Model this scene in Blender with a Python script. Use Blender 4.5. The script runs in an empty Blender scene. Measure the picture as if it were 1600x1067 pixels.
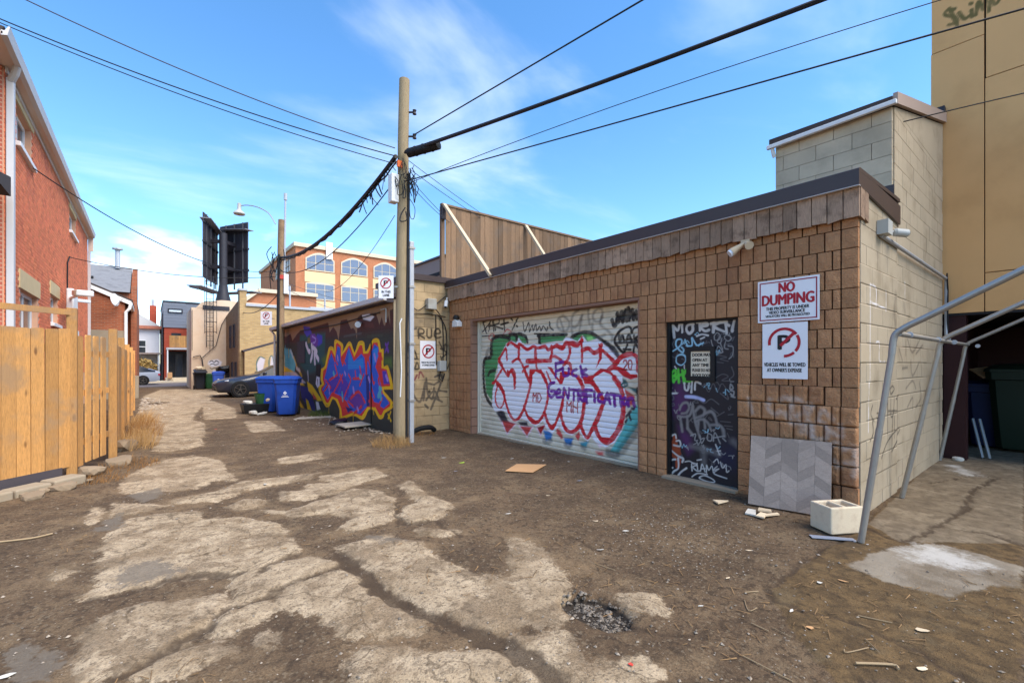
import bpy, math, random
import numpy as np
from mathutils import Vector, Matrix

SC = bpy.context.scene
COL = SC.collection
R = math.radians
random.seed(7); NP = np.random.RandomState(7)

# ---------------------------------------------------------------- camera, sky, sun, exposure
cam_d = bpy.data.cameras.new('camera'); cam = bpy.data.objects.new('camera', cam_d); COL.objects.link(cam)
cam.location = (0, 0, 1.55); cam.rotation_euler = (R(90), 0, R(-38.6))
cam_d.sensor_width = 36; cam_d.lens = 16.0; cam_d.shift_y = 0.0209; cam_d.clip_start = .05; cam_d.clip_end = 2000
SC.camera = cam
SUN_AZ, SUN_EL = (0.35, -0.94), 52.0          # horizontal direction towards the sun, elevation
wd = bpy.data.worlds.new('World'); SC.world = wd; wd.use_nodes = True
wn, wl = wd.node_tree.nodes, wd.node_tree.links
wn.clear()
def wnode(t, **k):
    n = wn.new(t)
    for a, b in k.items(): setattr(n, a, b)
    return n
sky = wnode('ShaderNodeTexSky', sky_type='NISHITA', sun_disc=False)
sky.sun_elevation = R(SUN_EL); sky.sun_rotation = math.atan2(SUN_AZ[0], SUN_AZ[1])
sky.altitude = 0; sky.air_density = 1.0; sky.dust_density = 0.25; sky.ozone_density = 2.6
# thin cirrus plus a few low cumulus, laid over the whole dome
tc = wnode('ShaderNodeTexCoord'); sep = wnode('ShaderNodeSeparateXYZ'); wl.new(tc.outputs['Generated'], sep.inputs[0])
def wmath(op, a, b=None, clamp=False):
    n = wnode('ShaderNodeMath', operation=op, use_clamp=clamp)
    for i, v in enumerate((a, b)):
        if v is None: continue
        if isinstance(v, (int, float)): n.inputs[i].default_value = v
        else: wl.new(v, n.inputs[i])
    return n.outputs[0]
zz = wmath('MAXIMUM', sep.outputs[2], 0.0)
den = wmath('ADD', zz, 0.22)
cx = wmath('DIVIDE', sep.outputs[0], den); cy = wmath('DIVIDE', sep.outputs[1], den)
comb = wnode('ShaderNodeCombineXYZ'); wl.new(cx, comb.inputs[0]); wl.new(cy, comb.inputs[1])
mp = wnode('ShaderNodeMapping'); wl.new(comb.outputs[0], mp.inputs[0]); mp.inputs['Rotation'].default_value = (0, 0, R(52)); mp.inputs['Scale'].default_value = (0.7, 1.25, 1); mp.inputs['Location'].default_value = (3.1, 1.7, 0)
n1 = wnode('ShaderNodeTexNoise'); wl.new(mp.outputs[0], n1.inputs['Vector']); n1.inputs['Scale'].default_value = 1.5; n1.inputs['Detail'].default_value = 7; n1.inputs['Roughness'].default_value = .52; n1.inputs['Distortion'].default_value = .5
def wrange(v, a, b, c, d):
    n = wnode('ShaderNodeMapRange', interpolation_type='SMOOTHSTEP'); wl.new(v, n.inputs[0])
    for i, x in enumerate((a, b, c, d)): n.inputs[i+1].default_value = x
    return n.outputs[0]
cir = wrange(n1.outputs[0], .50, .80, 0, .40)
mp2 = wnode('ShaderNodeMapping'); wl.new(tc.outputs['Generated'], mp2.inputs[0]); mp2.inputs['Scale'].default_value = (1, 1, 2.6); mp2.inputs['Location'].default_value = (.72, .31, .2)
n2 = wnode('ShaderNodeTexNoise'); wl.new(mp2.outputs[0], n2.inputs['Vector']); n2.inputs['Scale'].default_value = 5.2; n2.inputs['Detail'].default_value = 8; n2.inputs['Roughness'].default_value = .5
low = wrange(sep.outputs[2], .10, .30, 1, 0)
cum = wmath('MULTIPLY', wrange(n2.outputs[0], .56, .66, 0, .85), low)
cov = wmath('MAXIMUM', cir, cum)
hsv = wnode('ShaderNodeHueSaturation'); hsv.inputs['Hue'].default_value = .498; hsv.inputs['Saturation'].default_value = 1.22; hsv.inputs['Value'].default_value = 1.05
wl.new(sky.outputs[0], hsv.inputs['Color'])
cmx = wnode('ShaderNodeMix', data_type='RGBA'); wl.new(cov, cmx.inputs[0]); wl.new(hsv.outputs[0], cmx.inputs[6]); cmx.inputs[7].default_value = (6.0, 6.2, 6.5, 1)
bg = wnode('ShaderNodeBackground'); bg.inputs[1].default_value = 0.115
wo = wnode('ShaderNodeOutputWorld'); wl.new(cmx.outputs[2], bg.inputs[0]); wl.new(bg.outputs[0], wo.inputs[0])
sun_d = bpy.data.lights.new('sun', 'SUN'); sun_d.energy = 2.3; sun_d.angle = R(50.0); sun_d.color = (1, .92, .80)
sun = bpy.data.objects.new('sun', sun_d); COL.objects.link(sun)
_ce = math.cos(R(SUN_EL)); _h = math.hypot(*SUN_AZ)
sun.rotation_euler = Vector((SUN_AZ[0]/_h*_ce, SUN_AZ[1]/_h*_ce, math.sin(R(SUN_EL)))).to_track_quat('Z', 'Y').to_euler()
SC.view_settings.view_transform = 'Standard'; SC.view_settings.look = 'None'; SC.view_settings.gamma = 1
SC.view_settings.exposure = 1.48
SC.render.resolution_x = 1024; SC.render.resolution_y = 682

# ---------------------------------------------------------------- helpers
ORG = {}
def lin(c, a=1.0):
    f = lambda v: (v/255/12.92) if v/255 <= .04045 else ((v/255+.055)/1.055)**2.4
    return (f(c[0]), f(c[1]), f(c[2]), a)
def tag(o, label, cat, group=None, kind=None):
    if label: o['label'] = label
    if cat: o['category'] = cat
    if group: o['group'] = group
    if kind: o['kind'] = kind
    return o
def thing(name, label, cat, loc=(0, 0, 0), rotz=0, group=None, local=False):
    o = bpy.data.objects.new(name, None); COL.objects.link(o)
    o.location = loc; o.rotation_euler = (0, 0, rotz); o.empty_display_size = .2
    ORG[o.name] = (0, 0, 0) if local else tuple(loc)
    return tag(o, label, cat, group)
def put(name, mesh, parent=None, loc=None, rot=None, scale=None):
    """link an object; loc in the thing's build coordinates"""
    o = bpy.data.objects.new(name, mesh); COL.objects.link(o)
    po = ORG[parent.name] if parent is not None else (0, 0, 0)
    if parent is not None: o.parent = parent
    if loc is None: loc = po
    o.location = (loc[0]-po[0], loc[1]-po[1], loc[2]-po[2])
    if rot: o.rotation_euler = rot
    if scale: o.scale = scale
    ORG[o.name] = tuple(loc)
    return o
def basis(d):
    d = Vector(d).normalized(); a = Vector((0, 0, 1)) if abs(d.z) < .95 else Vector((1, 0, 0))
    u = d.cross(a).normalized(); return d, u, u.cross(d).normalized()
class MB:
    def __init__(s): s.v = []; s.f = []; s.c = []
    def add(s, vs, fs, col=None):
        b = len(s.v); s.v += [tuple(v) for v in vs]; s.f += [tuple(i+b for i in f) for f in fs]
        if col is not None: s.c += [col]*len(fs)
        return s
    def box(s, x0, y0, z0, x1, y1, z1, col=None):
        return s.add([(x0,y0,z0),(x1,y0,z0),(x1,y1,z0),(x0,y1,z0),(x0,y0,z1),(x1,y0,z1),(x1,y1,z1),(x0,y1,z1)],
            [(0,3,2,1),(4,5,6,7),(0,1,5,4),(1,2,6,5),(2,3,7,6),(3,0,4,7)], col)
    def beam(s, p, q, w, h, up=None):
        p, q = Vector(p), Vector(q); d, u, n = basis(q-p)
        if up is not None:
            n = Vector(up); n = (n-d*n.dot(d)).normalized(); u = d.cross(n)
        vs = [c+u*a*w/2+n*b*h/2 for c in (p, q) for a, b in ((-1,-1),(1,-1),(1,1),(-1,1))]
        return s.add(vs, [(0,3,2,1),(4,5,6,7),(0,1,5,4),(1,2,6,5),(2,3,7,6),(3,0,4,7)])
    def prism(s, poly, axis, a, b):
        """poly in the two remaining axes (x,y,z order), extruded along axis from a to b"""
        mk = {'x': lambda p, t: (t, p[0], p[1]), 'y': lambda p, t: (p[0], t, p[1]), 'z': lambda p, t: (p[0], p[1], t)}[axis]
        n = len(poly); vs = [mk(p, a) for p in poly]+[mk(p, b) for p in poly]
        fs = [tuple(range(n))[::-1], tuple(range(n, 2*n))]+[(i, (i+1) % n, n+(i+1) % n, n+i) for i in range(n)]
        return s.add(vs, fs)
    def tube(s, pts, r, n=8, cap=True):
        pts = [Vector(p) for p in pts]; m = len(pts); rs = r if isinstance(r, (list, tuple)) else [r]*m
        vs = []; u = None
        for i, p in enumerate(pts):
            d = (pts[min(i+1, m-1)]-pts[max(i-1, 0)])
            d = d.normalized() if d.length > 1e-9 else Vector((0, 0, 1))
            if u is None: _, u, _ = basis(d)
            u = (u-d*u.dot(d)); u = u.normalized() if u.length > 1e-6 else basis(d)[1]
            w = d.cross(u)
            vs += [p+(u*math.cos(2*math.pi*k/n)+w*math.sin(2*math.pi*k/n))*rs[i] for k in range(n)]
        fs = [(i*n+k, i*n+(k+1) % n, (i+1)*n+(k+1) % n, (i+1)*n+k) for i in range(m-1) for k in range(n)]
        if cap: fs += [tuple(range(n))[::-1], tuple(range((m-1)*n, m*n))]
        return s.add(vs, fs)
    def lathe(s, prof, c=(0, 0, 0), n=16, axis='z', cap=True):
        vs = []
        for r, h in prof:
            for k in range(n):
                a = 2*math.pi*k/n; x, y = r*math.cos(a), r*math.sin(a)
                vs.append((c[0]+x, c[1]+y, c[2]+h) if axis == 'z' else ((c[0]+x, c[1]+h, c[2]+y) if axis == 'y' else (c[0]+h, c[1]+x, c[2]+y)))
        m = len(prof)
        fs = [(i*n+k, i*n+(k+1) % n, (i+1)*n+(k+1) % n, (i+1)*n+k) for i in range(m-1) for k in range(n)]
        if cap: fs += [tuple(range(n))[::-1], tuple(range((m-1)*n, m*n))]
        return s.add(vs, fs)
    def mesh(s, name, mat, smooth=False, org=(0, 0, 0), ang=40):
        me = bpy.data.meshes.new(name)
        me.from_pydata([(v[0]-org[0], v[1]-org[1], v[2]-org[2]) for v in s.v], [], s.f)
        if s.c:
            at = me.color_attributes.new('tint', 'FLOAT_COLOR', 'CORNER'); arr = []
            for f, c in zip(s.f, s.c): arr += list(c)*len(f)
            at.data.foreach_set('color', arr)
        me.materials.append(mat); me.validate()
        if smooth:
            me.polygons.foreach_set('use_smooth', [True]*len(me.polygons)); me.set_sharp_from_angle(angle=R(ang))
        me.update(); return me
    def build(s, name, mat, parent=None, smooth=False, bev=0, loc=None, ang=40):
        org = loc if loc is not None else (ORG[parent.name] if parent is not None else (0, 0, 0))
        o = put(name, s.mesh(name, mat, smooth, org, ang), parent, org)
        if bev:
            b = o.modifiers.new('bevel', 'BEVEL'); b.width = bev; b.segments = 2; b.limit_method = 'ANGLE'; b.angle_limit = R(50)
        return o
def recalc(o):
    import bmesh
    b = bmesh.new(); b.from_mesh(o.data); bmesh.ops.recalc_face_normals(b, faces=b.faces); b.to_mesh(o.data); b.free(); return o
def text_mesh(body, bold=0.0):
    cu = bpy.data.curves.new('lettering', 'FONT'); cu.body = body; cu.size = 1; cu.offset = bold; cu.resolution_u = 3
    o = bpy.data.objects.new('lettering', cu); COL.objects.link(o)
    dg = bpy.context.evaluated_depsgraph_get(); me = bpy.data.meshes.new_from_object(o.evaluated_get(dg))
    vs = [tuple(v.co) for v in me.vertices]; fs = [tuple(p.vertices) for p in me.polygons]
    bpy.data.objects.remove(o); bpy.data.curves.remove(cu); bpy.data.meshes.remove(me)
    x0 = min(v[0] for v in vs); x1 = max(v[0] for v in vs); y0 = min(v[1] for v in vs); y1 = max(v[1] for v in vs)
    return [((v[0]-x0)/(x1-x0), (v[1]-y0)/(y1-y0)) for v in vs], fs
def lettering(name, body, mat, parent, o, u, v, w, h, bold=.015):
    """flat letters in the box w x h whose lower left corner is o, along unit vectors u, v"""
    vs, fs = text_mesh(body, 0.0); o, u, v = Vector(o), Vector(u), Vector(v)
    m = MB(); d = min(h*.07, w/len(body)*.09) if bold else 0; nn = Vector((u.y, -u.x, 0))
    for i, (q, r) in enumerate(((0, 0), (d, 0), (-d, 0), (0, d*.6), (0, -d*.6)) if bold else ((0, 0),)):
        m.add([o+u*(a*w+q)+v*(b*h+r)+nn*(.00025*i) for a, b in vs], fs)
    return m.build(name, mat, parent)
def ringseg(m, c, u, v, r0, r1, a0, a1, n=40):
    c, u, v = Vector(c), Vector(u), Vector(v)
    vs = []
    for i in range(n+1):
        a = R(a0+(a1-a0)*i/n); d = u*math.cos(a)+v*math.sin(a); vs += [c+d*r0, c+d*r1]
    m.add(vs, [(2*i, 2*i+1, 2*i+3, 2*i+2) for i in range(n)]); return m
# value noise for numpy arrays
def vnoise(x, y, seed=0):
    xi, yi = np.floor(x).astype(np.int64), np.floor(y).astype(np.int64); fx, fy = x-xi, y-yi
    fx = fx*fx*(3-2*fx); fy = fy*fy*(3-2*fy)
    def h(a, b):
        n = (a*374761393+b*668265263+seed*974711) & 0xffffffff
        n = ((n ^ (n >> 13))*1274126177) & 0xffffffff
        return ((n ^ (n >> 16)) & 0xffff)/65535.0
    return (h(xi, yi)*(1-fx)+h(xi+1, yi)*fx)*(1-fy)+(h(xi, yi+1)*(1-fx)+h(xi+1, yi+1)*fx)*fy
def fbm(x, y, seed=0, o=4):
    s = 0; a = .5
    for i in range(o): s = s+a*(vnoise(x*2**i, y*2**i, seed+i)-.5); a *= .5
    return s
def sstep(a, b, x):
    t = np.clip((x-a)/(b-a), 0, 1); return t*t*(3-2*t)
def seg_dist(P, U, V):
    d = np.full(U.shape, 1e9)
    for i in range(len(P)-1):
        ax, ay = P[i]; bx, by = P[i+1]; dx, dy = bx-ax, by-ay; L = dx*dx+dy*dy
        t = np.clip(((U-ax)*dx+(V-ay)*dy)/(L if L else 1), 0, 1)
        d = np.minimum(d, (U-ax-t*dx)**2+(V-ay-t*dy)**2)
    return np.sqrt(d)
def poly_sd(P, U, V):
    ins = np.zeros(U.shape, bool); n = len(P)
    for i in range(n):
        ax, ay = P[i]; bx, by = P[(i+1) % n]
        if ay == by: continue
        ins ^= ((ay > V) != (by > V)) & (U < (bx-ax)*(V-ay)/(by-ay)+ax)
    d = seg_dist(list(P)+[P[0]], U, V); return np.where(ins, d, -d)
def pairs(v): return list(zip(v[::2], v[1::2]))
def catmull(P, n=6):
    if len(P) < 3: return P
    Q = [P[0]]+list(P)+[P[-1]]; o = []
    for i in range(1, len(Q)-2):
        p0, p1, p2, p3 = [np.array(Q[j], float) for j in (i-1, i, i+1, i+2)]
        for k in range(n):
            t = k/n; o.append(tuple(.5*((2*p1)+(-p0+p2)*t+(2*p0-5*p1+4*p2-p3)*t*t+(-p0+3*p1-3*p2+p3)*t**3)))
    return o+[tuple(P[-1])]
SF = {'0': ['15 04 02 10 30 42 44 35 15'], '2': ['04 15 35 44 43 00 40'], 'M': ['00 05 23 45 40'], 'D': ['00 05 25 43 42 20 00'], 'H': ['00 05', '40 45', '03 42']}
PC = dict(k=(22,20,24), kd=(38,34,32), ka=(86,76,66), ks=(92,82,70), sm=(62,56,56), gn=(76,150,92), gl=(150,220,120), tl=(96,190,186), dt=(44,92,92), tb=(60,150,170), bl=(44,120,190),
 rs=(206,70,70), rd=(214,22,40), dr=(176,28,36), lr=(190,84,72), pk=(244,214,222), wh=(246,244,250), pu=(116,26,150), dk=(48,46,56), pg=(176,172,196),
 dg=(56,58,52), tn=(150,120,94), rb=(96,52,48), wb=(226,220,226), te=(40,84,82), lm=(84,112,50), cy=(92,178,196), ye=(244,196,22), pw=(196,186,190), lb=(120,150,200), og=(70,78,62), gy=(84,80,78),
 bu=(70,66,190), vi=(110,60,158), vl=(170,140,220), ol=(120,110,60), nb=(44,44,120), rr=(222,58,56), bb=(46,96,206), pb=(86,62,178), sk=(40,134,220),
 mv=(76,34,84), nv=(22,26,58), wa=(200,196,192), wg=(150,148,146), wd=(92,90,92), ws=(128,124,122), lc=(150,196,214), lg=(84,200,60), lv=(176,180,220), bo=(150,64,34), wf=(216,202,190), mr=(120,50,60), og2=(74,78,40))
PC['ye2'] = (255,190,34); PC['rb2'] = (78,44,42); PC['or'] = (240,112,40)
PCL = {k: np.array(lin(v)[:3]) for k, v in PC.items()}
def paint_eval(ops, U, V):
    """U, V in cm; returns premultiplied rgb and coverage"""
    rgb = np.zeros(U.shape+(3,)); al = np.zeros(U.shape)
    def over(c, col, ix):
        rgb[ix] = rgb[ix]*(1-c)[:, None]+PCL[col]*c[:, None]; al[ix] = al[ix]*(1-c)+c
    def stroke(P, col, w, soft):
        xs = [p[0] for p in P]; ys = [p[1] for p in P]; g = w+soft
        ix = np.where((U > min(xs)-g) & (U < max(xs)+g) & (V > min(ys)-g) & (V < max(ys)+g))[0]
        if len(ix): over((1-sstep(w/2-soft/2, w/2+soft/2, seg_dist(P, U[ix]+.5*(vnoise(U[ix]/2.5, V[ix]/2.5, 61)-.5), V[ix])/(.78+.44*vnoise(U[ix]/14, V[ix]/14, 60))))*(.86+.14*sstep(.25, .6, vnoise(U[ix]/6, V[ix]/6, 62)))*(.55 if soft > 4 and w < 20 else 1), col, ix)
    for op in ops:
        if op[0] == 'P':
            P = pairs(op[3]); soft = op[2]; xs = [p[0] for p in P]; ys = [p[1] for p in P]
            ix = np.where((U > min(xs)-soft) & (U < max(xs)+soft) & (V > min(ys)-soft) & (V < max(ys)+soft))[0]
            if len(ix): over(sstep(-soft/2, soft/2, poly_sd(P, U[ix], V[ix])), op[1], ix)
        elif op[0] == 'S': stroke(catmull(pairs(op[4])), op[1], op[2], op[3])
        else:
            _, col, w, soft, txt, (x0, y0, x1, y1) = op; cw = (x1-x0)/len(txt)
            for i, ch in enumerate(txt):
                for st in SF[ch]:
                    stroke([(x0+cw*(i+.1+int(q[0])/4*.7), y0+(y1-y0)*int(q[1])/5) for q in st.split()], col, w, soft)
    return rgb, al
def grid_mesh(name, P, mat, rgb=None, al=None, smooth=True, extra=None):
    """P: (n,m,3) vertex grid"""
    n, m = P.shape[:2]; me = bpy.data.meshes.new(name); nf = (n-1)*(m-1)
    me.vertices.add(n*m); me.vertices.foreach_set('co', P.reshape(-1).astype(np.float32))
    i = np.arange(n*m).reshape(n, m); q = np.stack([i[:-1, :-1], i[:-1, 1:], i[1:, 1:], i[1:, :-1]], -1).reshape(-1)
    me.loops.add(nf*4); me.loops.foreach_set('vertex_index', q.astype(np.int32))
    me.polygons.add(nf); me.polygons.foreach_set('loop_start', np.arange(0, nf*4, 4, dtype=np.int32))
    if smooth: me.polygons.foreach_set('use_smooth', np.ones(nf, bool))
    me.update(calc_edges=True)
    if rgb is not None: paint_attr(me, rgb.reshape(-1, 3), al.reshape(-1))
    for k, a in (extra or {}).items():
        at = me.attributes.new(k, 'FLOAT', 'POINT'); at.data.foreach_set('value', a.reshape(-1).astype(np.float32))
    me.materials.append(mat); return me
def paint_attr(me, rgb, al):
    at = me.color_attributes.new('paint', 'FLOAT_COLOR', 'POINT')
    at.data.foreach_set('color', np.concatenate([rgb, al[:, None]], 1).astype(np.float32).reshape(-1))
    ac = me.attributes.new('cover', 'FLOAT', 'POINT'); ac.data.foreach_set('value', al.astype(np.float32))

# ---------------------------------------------------------------- materials
class NT:
    def __init__(s, name):
        s.m = bpy.data.materials.new(name); s.m.use_nodes = True; s.t = s.m.node_tree; s.n = s.t.nodes; s.l = s.t.links
        s.b = s.n['Principled BSDF']; s.geo = None
    def node(s, t, ins=None, **k):
        n = s.n.new(t)
        for a, b in k.items(): setattr(n, a, b)
        for a, b in (ins or {}).items(): s.set(n.inputs[a], b)
        return n
    def set(s, sock, v):
        if isinstance(v, bpy.types.NodeSocket): s.l.new(v, sock)
        else: sock.default_value = v
    def pos(s):
        if s.geo is None: s.geo = s.node('ShaderNodeNewGeometry').outputs['Position']
        return s.geo
    def scaled(s, sc, rot=(0, 0, 0), v=None):
        n = s.node('ShaderNodeMapping', {0: v or s.pos()}); n.inputs['Scale'].default_value = sc; n.inputs['Rotation'].default_value = rot; return n.outputs[0]
    def noise(s, scale, det=4, rough=.55, vec=None, dist=0):
        return s.node('ShaderNodeTexNoise', {'Vector': vec or s.pos(), 'Scale': scale, 'Detail': det, 'Roughness': rough, 'Distortion': dist}).outputs[0]
    def rng(s, v, a, b, c=0., d=1.):
        return s.node('ShaderNodeMapRange', {0: v, 1: a, 2: b, 3: c, 4: d}, interpolation_type='SMOOTHSTEP').outputs[0]
    def mix(s, f, a, b, mode='MIX'):
        n = s.node('ShaderNodeMix', {0: f, 6: a, 7: b}, data_type='RGBA', blend_type=mode); return n.outputs[2]
    def math(s, op, a, b=0.0, clamp=False):
        return s.node('ShaderNodeMath', {0: a, 1: b}, operation=op, use_clamp=clamp).outputs[0]
    def attr(s, name, out='Fac'): return s.node('ShaderNodeAttribute', attribute_name=name).outputs[out]
    def rand(s): return s.node('ShaderNodeObjectInfo').outputs['Random']
    def bump(s, h, st=.3, dist=.01):
        n = s.node('ShaderNodeBump', {'Height': h, 'Strength': st, 'Distance': dist}); s.l.new(n.outputs[0], s.b.inputs['Normal']); return n
    def done(s, col, rough=.8, metal=0, spec=.35):
        s.set(s.b.inputs['Base Color'], col); s.set(s.b.inputs['Roughness'], rough); s.set(s.b.inputs['Metallic'], metal); s.set(s.b.inputs['Specular IOR Level'], spec); return s.m
def mul(c, k): return (min(c[0]*k, 1), min(c[1]*k, 1), min(c[2]*k, 1), 1)
def M(name, rgb, rough=.8, var=.18, scale=6, bump=.25, bscale=90, bdist=.004, metal=0, spec=.35, obrand=0, grain=None, stain=None, stain_amt=.5, stain_scale=1.2, paint=False, tint=False, knots=None):
    t = NT(name); c = lin(rgb)
    vec = t.scaled(grain) if grain else None
    base = t.mix(t.noise(scale, 5, .6, vec), mul(c, 1-var), mul(c, 1+var))
    if grain: base = t.mix(t.rng(t.noise(scale*4, 3, .6, vec), .45, .62, 0, .45), base, mul(c, 1-2.2*var))
    if obrand: 
        v = t.node('ShaderNodeMapRange', {0: t.rand(), 1: 0., 2: 1., 3: 1-obrand, 4: 1+obrand}).outputs[0]
        base = t.mix(1.0, base, t.node('ShaderNodeCombineColor', {0: v, 1: v, 2: v}).outputs[0], 'MULTIPLY')
    if tint: base = t.mix(1.0, base, t.attr('tint', 'Color'), 'MULTIPLY')
    if knots:
        kv = t.node('ShaderNodeTexVoronoi', {'Vector': t.scaled((6, 6, 2.2)), 'Scale': 1.0}); base = t.mix(t.rng(kv.outputs['Distance'], .16, .06, 0, .8), base, lin(knots))
    if stain: base = t.mix(t.math('MULTIPLY', t.rng(t.noise(stain_scale, 6, .62), .48, .68), stain_amt), base, lin(stain))
    if paint:
        a = t.node('ShaderNodeAttribute', attribute_name='paint')
        al = t.attr('cover')
        k = t.mix(al, base, (0, 0, 0, 1)); base = t.mix(1.0, k, a.outputs['Color'], 'ADD')
    if bump: t.bump(t.noise(bscale, 4, .6, vec), bump, bdist)
    return t.done(base, rough, metal, spec)
def brickmat(name, c1, c2, mort, bw=.21, bh=.075, axis='x', ms=.012, stain=None):
    """far brickwork, too small to pick apart: brick texture across world x (faces -y) or y (faces +-x)"""
    t = NT(name); sp = t.node('ShaderNodeSeparateXYZ', {0: t.pos()})
    cb = t.node('ShaderNodeCombineXYZ', {0: sp.outputs[0 if axis == 'x' else 1], 1: sp.outputs[2]})
    b = t.node('ShaderNodeTexBrick', {'Vector': cb.outputs[0], 'Color1': lin(c1), 'Color2': lin(c2), 'Mortar': lin(mort), 'Scale': 1.0, 'Mortar Size': ms, 'Brick Width': bw, 'Row Height': bh, 'Bias': 0.0})
    col = t.mix(t.rng(t.noise(.9, 6, .6), .4, .7, 0, .4), b.outputs[0], mul(lin(c1), .6))
    if stain: col = t.mix(t.rng(t.noise(.5, 6, .65), .5, .68, 0, .6), col, lin(stain))
    t.bump(b.outputs[1], -.3, .01); return t.done(col, .9)
MAT = {}
def mk(key, *a, **k): MAT[key] = M(key, *a, **k)
mk('brick_split', (180,132,94), .92, .26, 22, 1.0, 55, .018, obrand=.11, spec=.12, paint=True, stain=(146,100,74), stain_amt=.55, stain_scale=2.5)
mk('mortar_dark', (66,50,40), .95, .2, 10)
mk('jamb', (150,112,92), .9, .15, 5, obrand=.05)
mk('block_paint', (174,158,134), .85, .1, 3, .35, 120, .004, obrand=.05, paint=True, stain=(128,112,88), stain_amt=.5, stain_scale=1.4)
mk('block_paint_b', (184,158,120), .85, .12, 3, .35, 120, .004, obrand=.05, paint=True, stain=(112,94,70), stain_amt=.5, stain_scale=1.4)
mk('block_raw', (202,184,156), .9, .1, 4, .4, 120, .004, obrand=.07, stain=(140,126,104), stain_amt=.4)
mk('mortar', (160,146,122), .95, .12, 8)
mk('mural', (150,120,94), .85, .12, 5, .3, 60, .006, paint=True)
mk('roll', (222,212,190), .6, .06, 3, .1, 30, .002, paint=True, stain=(164,150,122), stain_amt=.35, stain_scale=2)
mk('roll_frame', (214,206,186), .6, .08, 4, .1)
mk('steel_door', (26,25,34), .5, .1, 4, .1, 40, .002, paint=True, spec=.4)
mk('cap_brown', (62,48,46), .45, .12, 3, .1, 30, .003, metal=0, spec=.5)
mk('edge_pale', (196,190,186), .6, .1, 4)
mk('plank_grey', (172,142,118), .9, .26, 5, .6, 50, .008, obrand=.3, grain=(9, 9, .8), stain=(92,72,56), stain_amt=.6, stain_scale=7)
mk('plank_brown', (134,108,84), .9, .24, 5, .5, 50, .006, obrand=.4, grain=(9, 9, .8), stain=(110,98,88), stain_amt=.5, stain_scale=2.5)
mk('fence_new', (202,148,86), .8, .27, 5, .35, 50, .004, obrand=.3, grain=(9, 9, .7), stain=(150,122,92), stain_amt=.75, stain_scale=2.0, knots=(96,62,36))
mk('lumber', (206,186,156), .85, .12, 5, .3, 60, .003, grain=(3, 3, 3))
mk('stucco', (220,170,114), .95, .05, 2, .5, 220, .004, paint=True, stain=(184,136,84), stain_amt=.35, stain_scale=.7)
mk('dark_red', (50,17,16), .7, .15, 4)  # dark red of pier and carport wall, deepened to stand for the carport's shade
mk('galv', (166,162,156), .5, .14, 12, .1, 60, .002, metal=.75, spec=.5)
mk('galv_dull', (176,178,182), .55, .12, 10, .1, metal=.35)
mk('white_paint', (230,228,224), .5, .06, 5, .05)
mk('white_plastic', (224,224,222), .45, .05, 5, 0)
mk('black', (24,23,24), .55, .2, 8, .1)
mk('black_rubber', (22,22,24), .6, .15, 12, .1)
mk('cable', (26,25,28), .6, .1, 10, 0)
mk('wire_grey', (70,74,84), .6, .1, 10, 0)
mk('grey_box', (176,176,170), .5, .1, 5, .05, stain=(130,120,104), stain_amt=.5)
mk('sign_white', (236,234,236), .45, .02, 3, 0)
mk('sign_red', (176,22,42), .5, .03, 3, 0)
mk('sign_maroon', (150,24,52), .5, .03, 3, 0)
mk('sign_black', (28,26,28), .5, .03, 3, 0)
mk('paper', (222,206,180), .8, .06, 8, .05)
mk('pole_wood', (156,138,108), .9, .2, 4, .5, 40, .006, grain=(12, 12, .6), stain=(112,104,70), stain_amt=.5, stain_scale=2)
mk('pole_old', (150,122,92), .9, .22, 4, .5, 40, .006, grain=(12, 12, .6), stain=(70,56,46), stain_amt=.6, stain_scale=1.2)
mk('red_brick', (222,126,86), .9, .1, 9, .3, 90, .004, tint=True, stain=(168,90,74), stain_amt=.4, stain_scale=.8)
mk('red_mortar', (206,160,130), .95, .1, 8)
mk('stone_trim', (212,186,140), .9, .1, 4, .3)
mk('grey_metal', (196,192,190), .45, .06, 3, 0)
mk('soffit', (216,196,178), .7, .08, 2, .05)
mk('window_frame', (228,226,224), .5, .04, 3, 0)
mk('glass', (40,45,54), .14, .15, 2, 0, spec=.45)
mk('glass_pale', (104,114,134), .12, .12, 1.5, 0, spec=.8)
mk('curtain', (168,164,160), .8, .1, 4, 0)
mk('shingle', (122,122,124), .95, .2, 7, .5, 30, .01, stain=(98,98,100), stain_amt=.6, stain_scale=3)
mk('shingle_dark', (70,62,60), .95, .2, 7, .5, 30, .01)
mk('concrete', (150,136,116), .95, .14, 5, .5, 60, .006, stain=(150,130,104), stain_amt=.5, stain_scale=3)
mk('rubble', (138,120,98), .95, .16, 8, .6, 50, .008, obrand=.15)
mk('cinder', (214,196,168), .95, .1, 9, .6, 120, .004, stain=(176,150,124), stain_amt=.4, stain_scale=9)
mk('dark_timber', (72,66,70), .9, .2, 5, .3)
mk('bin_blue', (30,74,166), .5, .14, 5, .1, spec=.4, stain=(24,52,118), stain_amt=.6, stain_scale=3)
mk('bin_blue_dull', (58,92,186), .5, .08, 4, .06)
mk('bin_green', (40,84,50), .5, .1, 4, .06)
mk('bin_green_shaded', (20,36,22), .6, .1, 4, .06)  # carport bins: dark green with the carport's shade put into the colour
mk('bin_blue_shaded', (16,26,64), .6, .1, 4, .06)  # blue bin darkened likewise, carport shade in its base colour
mk('bin_black', (38,40,48), .5, .1, 4, .06)
mk('bag', (18,18,20), .3, .1, 9, .6, 18, .03)
mk('cardboard', (196,150,104), .85, .08, 6, .1)
mk('chip', (212,190,158), .9, .12, 10, .2, obrand=.2)
mk('white_trash', (204,198,186), .8, .05, 6, .1)
mk('grey_trash', (140,144,156), .6, .1, 6, .1)
mk('green_trash', (168,196,70), .7, .1, 8, .1)
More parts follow.
